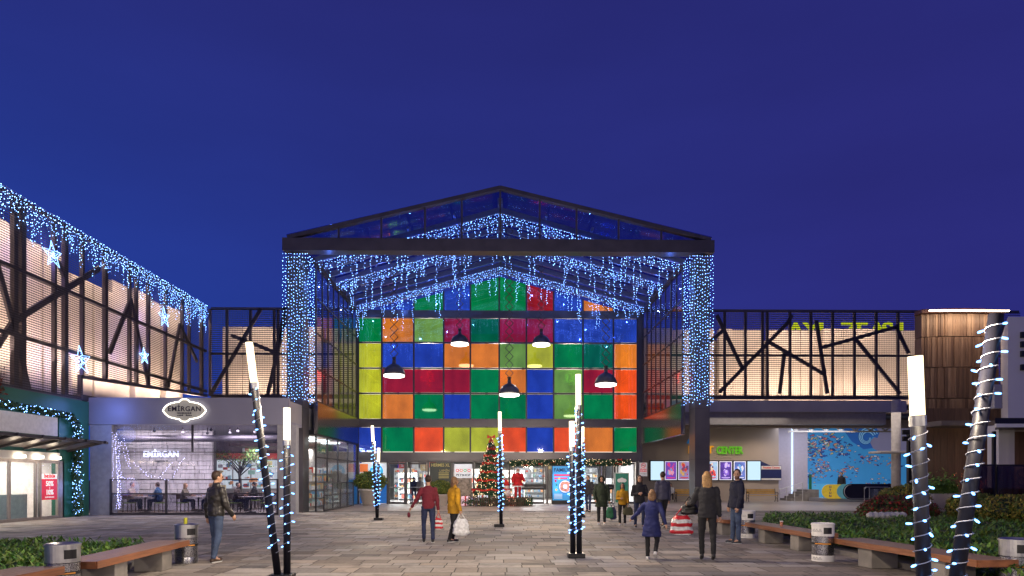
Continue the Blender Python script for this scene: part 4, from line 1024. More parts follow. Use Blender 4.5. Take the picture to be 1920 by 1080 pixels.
    def em(n, c, e=.9): return mat(n, c, .6, var=.12, scale=.6, emit=c, es=e*.75)
    b = MB(); b.box(xa, xb, Ym, Ym+.1, za, zb); b.build('blue_ground', em('mural_blue', (.05, .27, .58), .62), q)
    b = MB(); b.box(xa, xb, Ym-.004, Ym-.001, za, za+1.1); b.build('pale_shallows', em('mural_pale', (.08, .36, .62), .6), q)
    # the sky cut-out: lavender area right of a curl
    cx, cz = P(1634, 815, Ym).x, P(1634, 815, Ym).z
    sky_ = [(cx-.1, cz-.9), (cx+.5, cz-1.25), (cx+1.3, cz-1.35), (xb, cz-1.1), (xb, zb), (cx-.2, zb), (cx+.25, cz+.25), (cx+.2, cz-.2), (cx-.15, cz-.5)]
    b = MB(); b.prism([(x, Ym-.006, z) for x, z in sky_], (0, .002, 0)); b.build('lavender_sky', em('mural_lavender', (.36, .34, .55), .3), q)
    b = MB(); b.prism([(x, Ym-.009, z) for x, z in [(cx-2.3, zb), (cx-1.5, cz-.5), (cx-.6, cz-1.1), (cx+.1, cz-1.0), (cx-.15, cz-.5), (cx+.1, cz-.15), (cx+.45, cz-.25), (cx+.6, cz+.15), (cx+.3, zb)]][::-1], (0, .002, 0)); b.build('wave_body', em('mural_wave_body', (.03, .13, .46), .55), q)
    b = MB(); mm = em('mural_deep', (.02, .10, .30), .6); wv = em('mural_wave', (.25, .5, .7), .6)
    for k in range(7):
        pts = []
        for j in range(26):
            a = -1.2+j*.24; r = (1.25-.035*j)*(1-.09*k); pts.append((cx-.35+r*math.cos(a+math.pi*.5)*.75, Ym-.012-.001*k, cz-.25+r*math.sin(a+math.pi*.5)*.75))
        b.tube(pts, .035, 4, mm if k % 2 == 0 else wv)
    b.build('curling_wave', None, q)
    b = MB(); rnd = random.Random(12); fc = [em('fish_%d' % i, c, .7) for i, c in enumerate([(.55, .22, .10), (.50, .40, .12), (.55, .55, .55), (.02, .04, .16), (.40, .12, .12), (.12, .30, .30), (.45, .32, .25), (.03, .08, .30)])]
    cl = [(rnd.uniform(xa+.4, xb-.3), rnd.uniform(za+.3, zb-.8)) for _ in range(16)]
    n = 0
    while n < 420:
        c = rnd.choice(cl); x = rnd.gauss(c[0], .55); z = rnd.gauss(c[1], .4); s = rnd.uniform(.035, .085)*(1.5 if z > 3.2 else 1)
        if not (xa+.2 < x < xb-.2 and za+.3 < z < zb-.2) or (x > cx-.9 and z > cz-1.6): continue
        d = rnd.choice([-1, 1]); t_ = rnd.uniform(-.5, .5); ct, st = math.cos(t_), math.sin(t_); m = rnd.choice(fc); yy = Ym-.02-n*.00005
        for k, (m_, sc) in enumerate(((fc[3], 1.45), (m, 1.0))):
            o = [(-.95, 0), (-1.4, .5), (-1.4, -.5), (-.95, 0), (-.3, -.55), (.5, -.45), (1, 0), (.5, .45), (-.3, .55)]
            body = [(-.95, 0), (-.3, -.55), (.5, -.45), (1, 0), (.5, .45), (-.3, .55)]; tail = [(-.8, 0), (-1.4, -.5), (-1.4, .5)]
            for poly in (body, tail):
                pts = [(x+(u*ct*d-v*st)*s*sc, yy-k*.00002*1000*.001-.003*k, z+(u*d*st+v*ct)*s*sc) for u, v in poly]
                b.add(pts, [tuple(range(len(pts)))], m_)
        n += 1
    b.build('fish', None, q, kind='stuff')
    b = MB(); gx = P(1519, 900, Ym).x
    for i in range(14): b.tube([(gx+.08*math.sin(j*.9+i), Ym-.03, za+.2+j*.16) for j in range(8+i % 4)], .035, 4)
    b.build('seaweed', em('mural_green', (.02, .16, .08), .3), q)
    # escalator
    Ye = 46.0; c = P(1537, 930, Ye); e = thing('escalator', 'escalator head with printed side panels and steel railing before the sea mural', 'escalator', (c.x+2.3, Ye, .012))
    def xe(p): return P(p, 930, Ye).x
    def pill(mb, x0, x1, z0, z1, y, th, m):
        r = (z1-z0)/2; pts = []
        for j in range(13): a = math.pi/2+math.pi*j/12; pts.append((x0+r+r*math.cos(a), y, (z0+z1)/2+r*math.sin(a)))
        pts += [(x1, y, z0), (x1, y, z1)]
        mb.prism(pts, (0, th, 0), m)
    yl = mat('panel_yellow', (.65, .45, .04), .4, emit=(.7, .5, .05), es=.35); vi = mat('panel_violet', (.12, .05, .3), .4)
    b = MB(); pill(b, xe(1531), xe(1566), .25, 1.2, Ye-.8, .06, yl)
    for k, ch in enumerate('OYUN'): txt(b, ch, (xe(1546), Ye-.815, 1.02-k*.2), .2, vi, bold=.006)
    b.build('side_panel', None, e, label='yellow printed escalator side panel')
    b = MB(); pill(b, xe(1558), xe(1600), .25, 1.22, Ye-.82, .06, mat('panel_teal', (.12, .35, .4), .4, emit=(.1, .3, .35), es=.3)); b.build('side_panel', None, e, label='teal escalator side panel')
    b = MB(); pill(b, xe(1569), xe(1668), .2, 1.24, Ye-.86, .1, mat('panel_black', (.015, .015, .03), .25)); b.build('side_panel', None, e, label='dark escalator side panel')
    b = MB(); r = .46; b.tube([(xe(1569)+.52+r*math.cos(a), Ye-.89, .72+r*math.sin(a)) for a in [math.pi*.5+math.pi*j/12 for j in range(13)]]+[(xe(1668), Ye-.89, .26)], .03, 6); b.build('handrail', STEEL, e)
    b = MB()
    for p in (1603, 1612, 1648, 1655): b.tube([(xe(p), Ye-1.2, .015), (xe(p), Ye-1.2, 1.0)], .025, 8)
    b.tube([(xe(1603), Ye-1.2, .86), (xe(1606), Ye-1.2, 1.02), (xe(1645), Ye-1.2, 1.02), (xe(1655), Ye-1.2, .9)], .028, 8); b.build('barrier_rail', STEEL, e)
    b = MB(); b.box(xe(1613), xe(1647), Ye-1.21, Ye-1.19, .15, .9); b.build('barrier_glass', glass('pale_film', (.7, .8, .95), .05, 1.45, dirt=.35), e)
    b = MB(); b.box(xe(1536), xe(1700), Ye-.5, Ye+2, .02, .25); b.build('plinth', GREY, e)
    q = thing('stair_rail', 'steel stair railing at the foot of the lilac wall beside the mural', 'railing', P(1482, 930, 47))
    b = MB(); a = [P(1462, 936, 47), P(1462, 918, 47), P(1505, 905, 47), P(1505, 934, 47)]; b.tube([a[0], a[1], a[2]], .025, 6); b.tube([P(1462, 926, 47), P(1505, 913, 47)], .02, 6)
    for p in (1475, 1490, 1505): u = P(p, 900, 47).x; f = (p-1462)/43; b.tube([(u, 47, .015), (u, 47, P(p, 918-13*f, 47).z)], .022, 6)
    b.build('rail', STEEL, q)
    b = MB(); p = P(1487, 930, 48.6)
    for i in range(5): b.box(p.x-.6+i*.3, p.x+1.4, 47.6, 49.4, .013+i*.16, .012+(i+1)*.16)
    struct(b, 'steps', CONC)
right_side()

def far_bench(px, label):
    c = P(px, 930, 45.8); t = thing('slat_bench', label, 'bench', (c.x, 45.8, .012), group='yellow slatted benches by the ticket wall', rotz=0)
    SL = mat('yellow_slats', (.62, .36, .07), .45, var=.15)
    for i in range(4): b = MB(); b.bevbox(-.95, .95, -.42+i*.11, -.33+i*.11, .43, .46, .008); b.build('seat_slat', SL, t)
    for i in range(3): b = MB(); b.bevbox(-.95, .95, .06+i*.02, .09+i*.02, .55+i*.11, .64+i*.11, .008); b.build('back_slat', SL, t)
    for s in (-1, 1):
        b = MB(); x = s*.98
        b.tube([(x, -.4, .015), (x, -.34, .2), (x, -.4, .42), (x, .04, .42), (x, .12, .9)], .022, 6); b.tube([(x, .04, .42), (x, .0, .2), (x, .12, .015)], .022, 6)
        b.tube([(x, -.38, .42), (x, -.44, .6), (x, -.3, .66), (x, .07, .64)], .02, 6); b.tube([(x, -.34, .2), (x, -.15, .3), (x, 0, .2)], .016, 6); b.build('iron_side', BLACK, t)
far_bench(1427, 'yellow slatted iron bench behind the man in the navy hoodie'); far_bench(1293, 'yellow slatted iron bench with a girl sitting at its left end')

def right_block():
    # wood clad stair tower, slightly bowed front
    Y = 30.0; xa, xb = P(1727, 700, Y).x, P(1872, 700, Y).x
    t = thing('wood_tower', 'tall bowed tower clad in brown vertical timber with a lit strip at the top', 'building', ((xa+xb)/2, Y, 0))
    WD = [mat('timber_%d' % i, c, .55, var=.25, scale=3, stretch=(6, 6, .5), bump=.2) for i, c in enumerate([(.13, .075, .05), (.17, .10, .065), (.095, .052, .036), (.20, .125, .085)])]
    zt = P(1800, 585, Y).z
    def yb(x): u = (x-(xa+xb)/2)/((xb-xa)/2); return Y-.22*(1-u*u)
    rnd = random.Random(6); zs = [.0, P(1800, 835, Y).z, P(1800, 748, Y).z, P(1800, 690, Y).z, P(1800, 633, Y).z, zt-.12]
    for k in range(5):
        b = MB(); x = xa
        while x < xb-.02:
            wd = min(rnd.choice([.09, .11, .14]), xb-x); y = yb(x+wd/2)-rnd.choice([0, .012, .024]); b.box(x+.004, x+wd-.004, y, y+.5, zs[k]+.02, zs[k+1]-.012, rnd.choice(WD)); x += wd
        b.build('timber_cladding', None, t)
    b = MB(); b.prism([(xa+.08, Y+.1, 0), (xb-.02, Y+.1, 0), (xb-.02, Y+4, 0), (xa+2.6, Y+4, 0)], (0, 0, zt-.2)); b.build('core', WD[0], t)
    b = MB(); pts = [(xa-.12, Y+.3, zt-.1)]+[(x, yb(max(xa, min(xb, x)))-.22, zt-.1) for x in [xa-.1+(xb-xa+.25)*i/12 for i in range(13)]]+[(xb+.15, Y+4, zt-.1), (xa+2.5, Y+4, zt-.1)]
    b.prism(pts, (0, 0, .16)); b.build('roof_cap', mat('cap_brown', (.12, .05, .04), .5), t)
    b = MB(); x0, x1 = P(1741, 590, Y-.7).x, P(1890, 590, Y-.7).x
    b.box(x0, x1, Y-.80, Y-.72, zt-.15, zt-.11); b.build('light_strip', emis('warm_strip', (1, .8, .55), 16), t)
    lamp('strip_glow', 'AREA', ((x0+x1)/2, Y-.78, zt-.2), 60, (1, .74, .48), x1-x0, rot=(R(25), 0, 0), sy=.1)
    # pale rendered block at the right edge
    t = thing('rendered_block', 'pale rendered upper storey with a dark canopy at the right edge', 'building', (22, 25, 0))
    xl = P(1890, 700, 25).x
    b = MB(); b.prism([(xl, 25, 3.6), (xl+9, 25, 3.6), (xl+9, 29, 3.6), (xl+2.7, 29, 3.6)], (0, 0, 4.0), mat('pale_render', (.68, .66, .70), .7, var=.06, scale=.5)); b.build('upper_wall', None, t)
    b = MB(); x = P(1916, 640, 24.9).x
    for z in (6.1, 6.45, 6.8, 5.6): b.box(x, x+.5, 24.9, 24.99, z, z+.22)
    b.build('window_vent', BLACK, t)
    b = MB(); xc = P(1846, 800, 23).x; b.prism([(xc, 22.5, 3.42), (xc+9, 22.5, 3.42), (xc+9, 25.5, 3.42), (xc+2.2, 25.5, 3.42)], (0, 0, .2), BLACK); b.box(xc-.02, xc+9, 22.42, 22.5, 3.3, 3.42, WHITE); b.build('canopy', None, t)
    p = P(1883, 730, 25.5); b = MB(); b.bevbox(xl-.45, xl-.12, 25.1, 25.3, 4.2, 5.1, .03, GREY); b.bar((xl-.3, 25.3, 4.4), (xl+.0, 25.3, 4.4), .05, m=BLACK); b.bar((xl-.6, 25.4, 5.3), (xl+.0, 25.4, 5.3), .08, m=GREY); b.build('duct_box', None, t)
    b = MB(); b.box(xl-.2, xl+.4, 25.2, 25.8, 0, 3.6); b.build('pillar', mat('pale_render', (.5, .5, .5)), t)
    # terrace cafe beneath
    t = thing('terrace_cafe', 'dim terrace cafe with brown boards, patterned screen and glass wind break at the right edge', 'cafe', (21, 28, 0))
    b = MB(); x = P(1740, 850, 28.8).x
    rnd = random.Random(9)
    while x < 32: b.box(x, x+.3, 28.9, 29.0, 0, 4.6, WD[rnd.choice([0, 2, 2])]); x += .31
    b.build('board_wall', None, t)
    b = MB(); b.box(P(1748, 820, 28).x, 32, 27.4, 28.85, 3.75, 3.95); b.build('lintel', mat('lintel_grey', (.12, .1, .1), .5), t)
    b = MB(); p = P(1900, 893, 26); w2 = 1.3; b.box(p.x-.5, p.x+w2, 26.0, 26.08, 1.25, 2.05, mat('ivory_panel', (.6, .5, .38), .5)); gd = mat('ornament', (.22, .15, .1), .5)
    for sx in (-.2, .35, .9):
        for a0 in (0, 1):
            b.tube([(p.x+sx+.2*math.cos(a), 25.98, 1.65+(.16 if a0 else -.16)+.15*math.sin(a)) for a in [j*math.pi/5 for j in range(11)]], .012, 4, gd)
    b.build('patterned_screen', None, t)
    b = MB(); p = P(1868, 915, 24.6); b.bevbox(p.x, p.x+3, 24.6, 25.3, .2, .75, .05); b.bevbox(p.x, p.x+3, 25.31, 25.5, .5, 1.25, .05); b.build('banquette', mat('rust_leather', (.30, .09, .05), .5), t)
    b = MB(); p = P(1815, 900, 24.2); b.box(p.x, p.x+6, 24.2, 24.22, .3, 2.05); b.build('glass_screen', glass('smoked2', (.35, .3, .3), .03, 1.5, dirt=.05), t)
    b = MB(); b.box(p.x-.03, p.x+6, 24.17, 24.25, 2.05, 2.1)
    for dx in (0, 1.05, 2.1): b.box(p.x+dx-.03, p.x+dx+.03, 24.16, 24.26, 0, 2.05)
    b.box(p.x+1.0, p.x+1.1, 24.3, 24.4, 0, 3.3); b.build('screen_post', BLACK, t)
    b = MB(); rr = random.Random(3)
    for i in range(110): b.octa((p.x+rr.gauss(.55, .35), 24.6, 1.55+rr.gauss(0, .2)), .008)
    b.build('red_glints', emis('red_glint', (1, .25, .12), 3, 'NONE'), t, kind='stuff')  # glowing specks stand in for red sparkle reflected in the dark glass
    p = P(1868, 852, 26.5); b = MB(); b.bevbox(p.x-.12, p.x+.12, 26.4, 26.5, p.z-.45, p.z+.45, .02); b.build('wall_lamp', emis('warm_wall_lamp', (1, .78, .5), 9), None, loc=p, label='tall warm wall lamp glowing in the terrace cafe at right', cat='wall lamp')
    lamp('terrace_area', 'AREA', (21.5, 25, 3.2), 25, (1, .6, .4), 2)
right_block()

# ------------------------------------------------------------------ lamp posts with wound string lights
def lamp_post(base, tall, short, label, slabel, Lt=.66, Ls=.56, tlamp=True, seed=0, zs0=.35, pitch=.15, light=330, pr=.056):
    base = Vector(base); t = thing('lamp_post', label, 'lamp post', base, group='leaning twin lamp posts on the square')
    b = MB(); b.bevbox(base.x-.17, base.x+.17, base.y-.15, base.y+.15, .008, .10, .012); b.build('base_plate', BLACK, t)
    st = thing('wound_string_lights', slabel, 'string lights', base+Vector((0, 0, .3)), group='light strings wound round the lamp posts')
    bulbm = None; rnd = random.Random(seed)
    for i, (top, L) in enumerate(((Vector(tall), Lt), (Vector(short), Ls))):
        lampon = not (i == 0 and not tlamp)
        a = base+Vector((.06 if top.x > base.x else -.06, .04 if i else -.04, .09)); d = (top-a).normalized(); ptop = top-d*L if lampon else top
        b = MB(); b.tube([a, ptop], pr, 16); b.build('pole', BLACK2, t, smooth=True)
        if lampon:
            b = MB(); b.tube([ptop-d*.05, ptop+d*.04], pr*1.12, 16); b.build('collar', STEEL, t)
            lamp('post_light', 'POINT', top+Vector((0, 0, .18)), light, (1, .82, .60), .12)
            b = MB(); b.tube([ptop+d*.045, top], pr*.98, 16); b.build('lamp_tube', TUBE, t, smooth=True)
        # helix of cable with bulbs
        u = d.cross(Vector((0, 1, 0))).normalized(); v = d.cross(u); T = (ptop-a).length; s = zs0; pts = []; k = 0
        while s < T-.06:
            ang = 2*math.pi*s/pitch; wob = .006*math.sin(s*31+seed)
            pts.append(a+d*s+(u*math.cos(ang)+v*math.sin(ang))*(pr+.009+wob)); s += pitch/10
        c = MB(); c.tube(pts, .0048, 5); c.build('cable', WIRE, st)
        j = 2
        while j < len(pts)-1:
            j += rnd.choice([2, 3, 4]) if base.y > 12 else rnd.choice([3, 4, 5, 6])
            if j >= len(pts): break
            p = pts[j]; s_ = zs0+j*pitch/10; o = (p-(a+d*s_)).normalized(); tip = (o+d*rnd.uniform(-.6, .3)+Vector((rnd.uniform(-.4, .4), rnd.uniform(-.4, .4), 0))).normalized()
            q = MB(); q.tube([p, p+tip*.032, p+tip*.05], [.008, .012, .007] if base.y < 12 else [.011, .016, .010], 6); q.build('bulb', BULB2, st)
        lamp('string_glow', 'POINT', a+d*T*.45+Vector((0, -.3, 0)), 1.2, BL, .2)
BLACK2 = mat('pole_paint', (.009, .009, .016), .5, .0, spec=.25, var=.1)
def zpt(px, py, Y): return P(px, py, Y)
lamp_post((G(531, 1087).x, 10.8, 0), P(467, 642, 10.6), P(538, 765, 11.0), 'left foreground lamp post, one tube leaning far left and one upright', 'cold white lights wound round the left foreground lamp post', seed=1)
lamp_post((G(709, 975).x+.05, 26.2, 0), P(698, 798, 26.2), P(710, 840, 26.4), 'lamp post before the round shrub at the left shopfront', 'lights wound round the post before the left potted shrub', seed=2)
lamp_post((G(936, 988).x, 22.5, 0), P(937, 772, 22.5), P(939, 815, 22.8), 'straight lamp post beside the christmas tree', 'lights wound round the post beside the christmas tree', seed=3)
lamp_post((G(1080, 1046).x, 13.7, 0), P(1084, 702, 13.7), P(1072, 790, 13.9), 'middle lamp post with its base plate in full view', 'lights wound round the middle lamp post', seed=4, light=270)
lamp_post((G(1089, 970).x, 28, 0), P(1093, 800, 28), P(1086, 838, 28.3), 'far lamp post behind the middle one', 'lights wound round the far post behind the middle one', seed=5)
lamp_post((P(1755, 1080, 6.0).x, 6.0, 0), P(1868, 590, 6.0), P(1716, 668, 5.9), 'right foreground lamp post whose thick pole leans right', 'cold white lights wound round the right foreground lamp post', tlamp=False, seed=6, zs0=.15, pitch=.125, light=560, pr=.062)
# unseen posts added behind the camera to light the foreground
for i, (x, y) in enumerate(((-3.0, -3.0), (3.6, -5.5), (-8.5, 1.0), (10.5, -1.5))):
    b_ = Vector((x, y, 0)); t = thing('lamp_post', 'unseen added lamp post behind the viewpoint, %s' % ['left of centre', 'right of centre', 'far left', 'far right'][i], 'lamp post', b_, group='leaning twin lamp posts on the square')
    m_ = MB(); m_.tube([b_, b_+Vector((-.2, 0, 3.1))], .07, 12); m_.build('pole', BLACK2, t); m_ = MB(); m_.tube([b_+Vector((-.2, 0, 3.1)), b_+Vector((-.25, 0, 3.75))], .068, 12); m_.build('lamp_tube', TUBE, t)
    lamp('post_light', 'POINT', b_+Vector((-.22, 0, 3.4)), 1000, (1, .84, .66), .35)  # stronger than the other posts, fills the foreground with light

# ------------------------------------------------------------------ benches and bins
TEAK = mat('bench_timber_edge', (.27, .105, .045), .4, var=.3, scale=4, stretch=(2, .35, 8), bump=.15)
TEAKT = mat('bench_timber_top', (.26, .17, .12), .42, var=.2, scale=4, stretch=(3, .4, 3), bump=.15)
def bench(a, b_, wdt, side, label):
    """timber slab on concrete feet, from a to b along its visible edge; wdt to the side"""
    a = Vector((a[0], a[1], 0)); b_ = Vector((b_[0], b_[1], 0)); d = (b_-a); L = d.length; d.normalize(); n = Vector((d.y, -d.x, 0))*side
    t = thing('bench', label, 'bench', (a+b_)/2, group='timber benches round the planting beds')
    top = MB(); q = wdt/5
    for i in range(5):
        o = n*(q*i+.004); o2 = n*(q*(i+1)-.004); z0, z1 = .37, .455
        p = [a+o, b_+o, b_+o2, a+o2]
        vs = [v+Vector((0, 0, z0)) for v in p]+[v+Vector((0, 0, z1)) for v in p]
        fs = [(0,3,2,1),(4,5,6,7),(0,1,5,4),(1,2,6,5),(2,3,7,6),(3,0,4,7)]
        if side < 0: fs = [f[::-1] for f in fs]
        top.add(vs, fs, TEAKT)
    top.build('seat', None, t)
    e = MB(); e.bar(a-n*.012+Vector((0, 0, .405)), b_-n*.012+Vector((0, 0, .405)), .022, .10); e.build('edge_board', TEAK, t)
    e = MB(); e.bar(a-d*.012+Vector((0, 0, .405)), a-d*.012+n*wdt+Vector((0, 0, .405)), .022, .10); e.build('end_board', TEAK, t)
    k = max(2, round(L/1.5))
    for i in range(k):
        c = a+d*(L*(i+.5)/k)+n*wdt*.5; f = MB(); f.bevbox(-wdt*.42, wdt*.42, -.2, .2, .008, .368, .012)
        ang = math.atan2(d.y, d.x)-math.pi/2; M = Matrix.Translation(c) @ Matrix.Rotation(ang, 4, 'Z'); f.v = [tuple(M @ Vector(v)) for v in f.v]
        f.build('concrete_foot', CONC, t)
bench((-5.57, 9.5), (-5.8, 12.8), .56, -1, 'timber bench at left between the two steel bins')
bench((-5.74, 6.2), (-5.7, 9.0), .56, -1, 'timber bench cut off by the lower left corner')
bench((6.5, 14.15), (6.4, 17.7), .56, 1, 'timber bench beside the man in the navy hoodie, a paper cup on it')
bench((6.69, 9.45), (6.4, 13.0), .6, 1, 'timber bench at right between the white banded bins')
bench((6.2, 18.8), (6.15, 20.8), .56, 1, 'timber bench farthest away, behind the woman in black')
def bin_(x, y, label, white=False, h=.73, r=.205):
    t = thing('litter_bin', label, 'bin', (x, y, 0), group='round steel litter bins')
    PF = mat('perforated_steel', (.42, .42, .43), .28, 1.0, var=.5, scale=60)
    b = MB(); b.lathe([(r, .008), (r, .12), (r*.985, .13), (r*.985, .30)], (x, y, 0), 32, caps=False); b.build('lower_drum', WHITE if white else PF, t, smooth=True)
    b = MB(); b.lathe([(r*.985, .12 if white else .03), (r*.985, h-.25)], (x, y, 0), 32, caps=False); b.v = [((v[0]-x)*1.006+x, (v[1]-y)*1.006+y, v[2]) for v in b.v]; b.build('perforated_body', PF, t, smooth=True)
    b = MB(); b.lathe([(r*1.02, .33), (r*1.02, .37)], (x, y, 0), 32, mat('band_black', (.02, .02, .02), .4), caps=False)
    for k in range(3): b.lathe([(r*1.005, .14+k*.0), (r*1.012, .15)], (x, y, 0), 32, STEEL, caps=False)
    nn = math.atan2(-y, -x)
    for k in range(-2, 3):
        a = nn+k*.28; p = Vector((x+r*1.03*math.cos(a), y+r*1.03*math.sin(a), .35)); u = Vector((-math.sin(a), math.cos(a), 0))
        b.quad(p-u*.035-Vector((0, 0, .009)), p+u*.035-Vector((0, 0, .009)), p+u*.035+Vector((0, 0, .009)), p-u*.035+Vector((0, 0, .009)), mat('band_lettering', (.75, .3, .04), .5, emit=(.7, .3, .05), es=.15))
    b.build('band', None, t)
    b = MB(); b.lathe([(r, h-.24), (r, h-.03), (r*1.05, h-.03), (r*1.05, h), (r*.92, h+.012), (r*.80, h-.02), (.001, h-.03)], (x, y, 0), 32, caps=False); b.build('top_ring', WHITE if white else STEEL, t, smooth=False)
    b = MB()
    for k in range(-3, 3):
        a0 = nn+.45+k*.13; a1 = a0+.13; rr = r*1.012
        b.quad((x+rr*math.cos(a0), y+rr*math.sin(a0), h-.19), (x+rr*math.cos(a1), y+rr*math.sin(a1), h-.19), (x+rr*math.cos(a1), y+rr*math.sin(a1), h-.07), (x+rr*math.cos(a0), y+rr*math.sin(a0), h-.07))
    b.build('opening', BLACK, t)
    if white:
        b = MB()
        for zc in (.065, h-.13):
            for k in (-2, -1, 0):
                a = nn+(-.25+k*.3); c = Vector((x+r*1.012*math.cos(a), y+r*1.012*math.sin(a), zc)); u = Vector((-math.sin(a), math.cos(a), 0)); s = .032
                pts = [c+u*s*math.cos(q)+Vector((0, 0, s*math.sin(q))) for q in (math.pi/2, math.pi/2+2.094, math.pi/2+4.189)]
                b.tube(pts+[pts[0]], .005, 4, caps=False)
        b.build('recycling_mark', mat('faded_mark', (.4, .42, .4), .5), t)
bin_(-5.83, 9.2, 'steel litter bin at lower left between two timber benches'); bin_(-5.93, 13.0, 'steel litter bin with a yellow can on top, beyond the left bench')
bin_(6.24, 13.1, 'white banded steel litter bin between the two right benches', True); bin_(6.62, 18.2, 'litter bin half hidden behind the man in the navy hoodie', True); bin_(7.42, 9.7, 'litter bin cut off by the right edge')
c = MB(); c.lathe([(.03, .74), (.033, .75), (.033, .85), (.028, .86)], (-5.93, 12.97, 0), 16); c.build('drink_can', mat('can_yellow', (.6, .6, .05), .3, .3), loc=(-5.93, 12.97, .74), label='yellow drink can standing on the left far bin', cat='can')
def cup(x, y, z, label):
    t = thing('paper_cup', label, 'cup', (x, y, z)); c = MB(); c.lathe([(.03, 0), (.042, .11)], (x, y, z), 16); c.build('cup_wall', mat('cup_red', (.5, .2, .12), .5, var=.6, scale=30), t)
    c = MB(); c.lathe([(.045, .11), (.045, .125), (.035, .13)], (x, y, z), 16); c.build('lid', WHITE, t)
cup(6.72, 16.2, .456, 'small brown paper cup left on the bench beside the navy hoodie man')

# ------------------------------------------------------------------ planting
def bed(name, label, poly, h, n, size, mats_, seed, cat='planting bed'):
    rnd = random.Random(seed); xs = [p[0] for p in poly]; ys = [p[1] for p in poly]
    def inside(x, y):
        c = False; j = len(poly)-1
        for i in range(len(poly)):
            a, b = poly[i], poly[j]
            if (a[1] > y) != (b[1] > y) and x < (b[0]-a[0])*(y-a[1])/(b[1]-a[1])+a[0]: c = not c
            j = i
        return c
    def hh(x, y): return h*(.75+.45*noise.noise(Vector((x*1.1, y*1.1, seed)))+.16*noise.noise(Vector((x*4, y*4, seed))))
    t = thing(name, label, cat, (sum(xs)/len(xs), sum(ys)/len(ys), 0))
    k = MB(); k.prism([(x, y, .005) for x, y in poly], (0, 0, .10)); k.build('kerb', CONC, t)
    # soil-dark undergrowth
    st = .25; gx = MB(); idx = {}
    x = min(xs)
    nx = int((max(xs)-min(xs))/st)+1; ny = int((max(ys)-min(ys))/st)+1
    for i in range(nx):
        for j in range(ny):
            x, y = min(xs)+i*st, min(ys)+j*st
            if inside(x, y): idx[(i, j)] = len(gx.v); gx.v.append((x, y, max(.06, hh(x, y)*.72)))
    for (i, j) in idx:
        if (i+1, j) in idx and (i, j+1) in idx and (i+1, j+1) in idx: gx.f.append((idx[(i, j)], idx[(i+1, j)], idx[(i+1, j+1)], idx[(i, j+1)])); gx.m.append(0)
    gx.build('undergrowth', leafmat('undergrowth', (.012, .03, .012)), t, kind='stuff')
    m = MB(); c = 0
    while c < n:
        x, y = rnd.uniform(min(xs), max(xs)), rnd.uniform(min(ys), max(ys))
        # nearer leaves are worth more
        if not inside(x, y) or rnd.random() > min(1, (13.0/max(y, 6))**1.6): continue
        z = hh(x, y)*(1-abs(rnd.gauss(0, .18))); s = size*rnd.uniform(.6, 1.4)
        a = rnd.uniform(0, 6.283); el = rnd.uniform(-.2, 1.0)
        d = Vector((math.cos(a)*math.cos(el), math.sin(a)*math.cos(el), math.sin(el))); p = Vector((x, y, z)); sd = d.cross(Vector((0, 0, 1))).normalized()*s*.18
        m.add([p-d*s*.5, p+sd, p+d*s*.6, p-sd], [(0, 1, 2, 3)], rnd.choice(mats_)); c += 1
    m.build('leaves', None, t, kind='stuff')
JUN = [leafmat('juniper_dark', (.05, .13, .022)), leafmat('juniper_mid', (.09, .23, .035)), leafmat('juniper_light', (.19, .34, .06)), leafmat('juniper_olive', (.15, .21, .04))]
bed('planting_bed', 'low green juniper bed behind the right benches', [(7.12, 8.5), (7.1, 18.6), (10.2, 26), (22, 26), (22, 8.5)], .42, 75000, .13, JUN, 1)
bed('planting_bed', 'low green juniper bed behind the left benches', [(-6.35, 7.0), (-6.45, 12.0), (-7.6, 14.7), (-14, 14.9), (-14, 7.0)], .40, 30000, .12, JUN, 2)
def shrub(name, label, c, r, n, size, mats_, seed, cat='shrub', trunk=True, group=None):
    rnd = random.Random(seed); c = Vector(c); t = thing(name, label, cat, (c.x, c.y, max(0, c.z-r[2])), group=group)
    def f(rnd):
        u = Vector((rnd.gauss(0, 1), rnd.gauss(0, 1), rnd.gauss(0, 1))).normalized(); k = 1+.16*noise.noise(u*2.3+Vector((seed, 0, 0)))+.08*noise.noise(u*7); q = rnd.uniform(.72, 1.0)
        return c+Vector((u.x*r[0], u.y*r[1], u.z*r[2]))*k*q, u*.8
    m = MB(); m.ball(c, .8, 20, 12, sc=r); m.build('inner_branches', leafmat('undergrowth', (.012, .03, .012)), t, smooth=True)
    m = MB(); leafmesh(m, f, n, size, mats_, rnd); m.build('leaves', None, t, kind='stuff')
    return t
OLV = [leafmat('box_dark', (.05, .09, .015)), leafmat('box_mid', (.10, .16, .02)), leafmat('box_gold', (.22, .22, .03))]
def potted(px, Y, label, sz=1.0, s=1):
    x = P(px, 900, Y).x
    t = thing('plant_pot', 'large white tapered pot '+label, 'plant pot', (x, Y, 0), group='white pots at the entrance')
    b = MB(); b.lathe([(.42*sz, .01), (.44*sz, .02), (.66*sz, .86*sz), (.70*sz, .87*sz), (.70*sz, .97*sz), (.62*sz, .97*sz), (.60*sz, .88*sz), (.001, .86*sz)], (x, Y, 0), 40, caps=False); b.build('pot_body', mat('pot_white', (.62, .57, .52), .55, var=.06), t, smooth=True)
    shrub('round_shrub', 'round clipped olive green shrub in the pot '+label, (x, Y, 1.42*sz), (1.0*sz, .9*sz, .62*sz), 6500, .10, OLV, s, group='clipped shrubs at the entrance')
potted(694, 41.0, 'at the left end of the shopfront', 1.0, 3)
potted(826, 39.2, 'behind the two blurred shoppers', .72, 5)
RED = [leafmat('red_leaf_dark', (.09, .015, .012)), leafmat('red_leaf', (.20, .03, .02)), leafmat('juniper_dark', (.02, .05, .01)), leafmat('olive_leaf', (.08, .08, .02))]
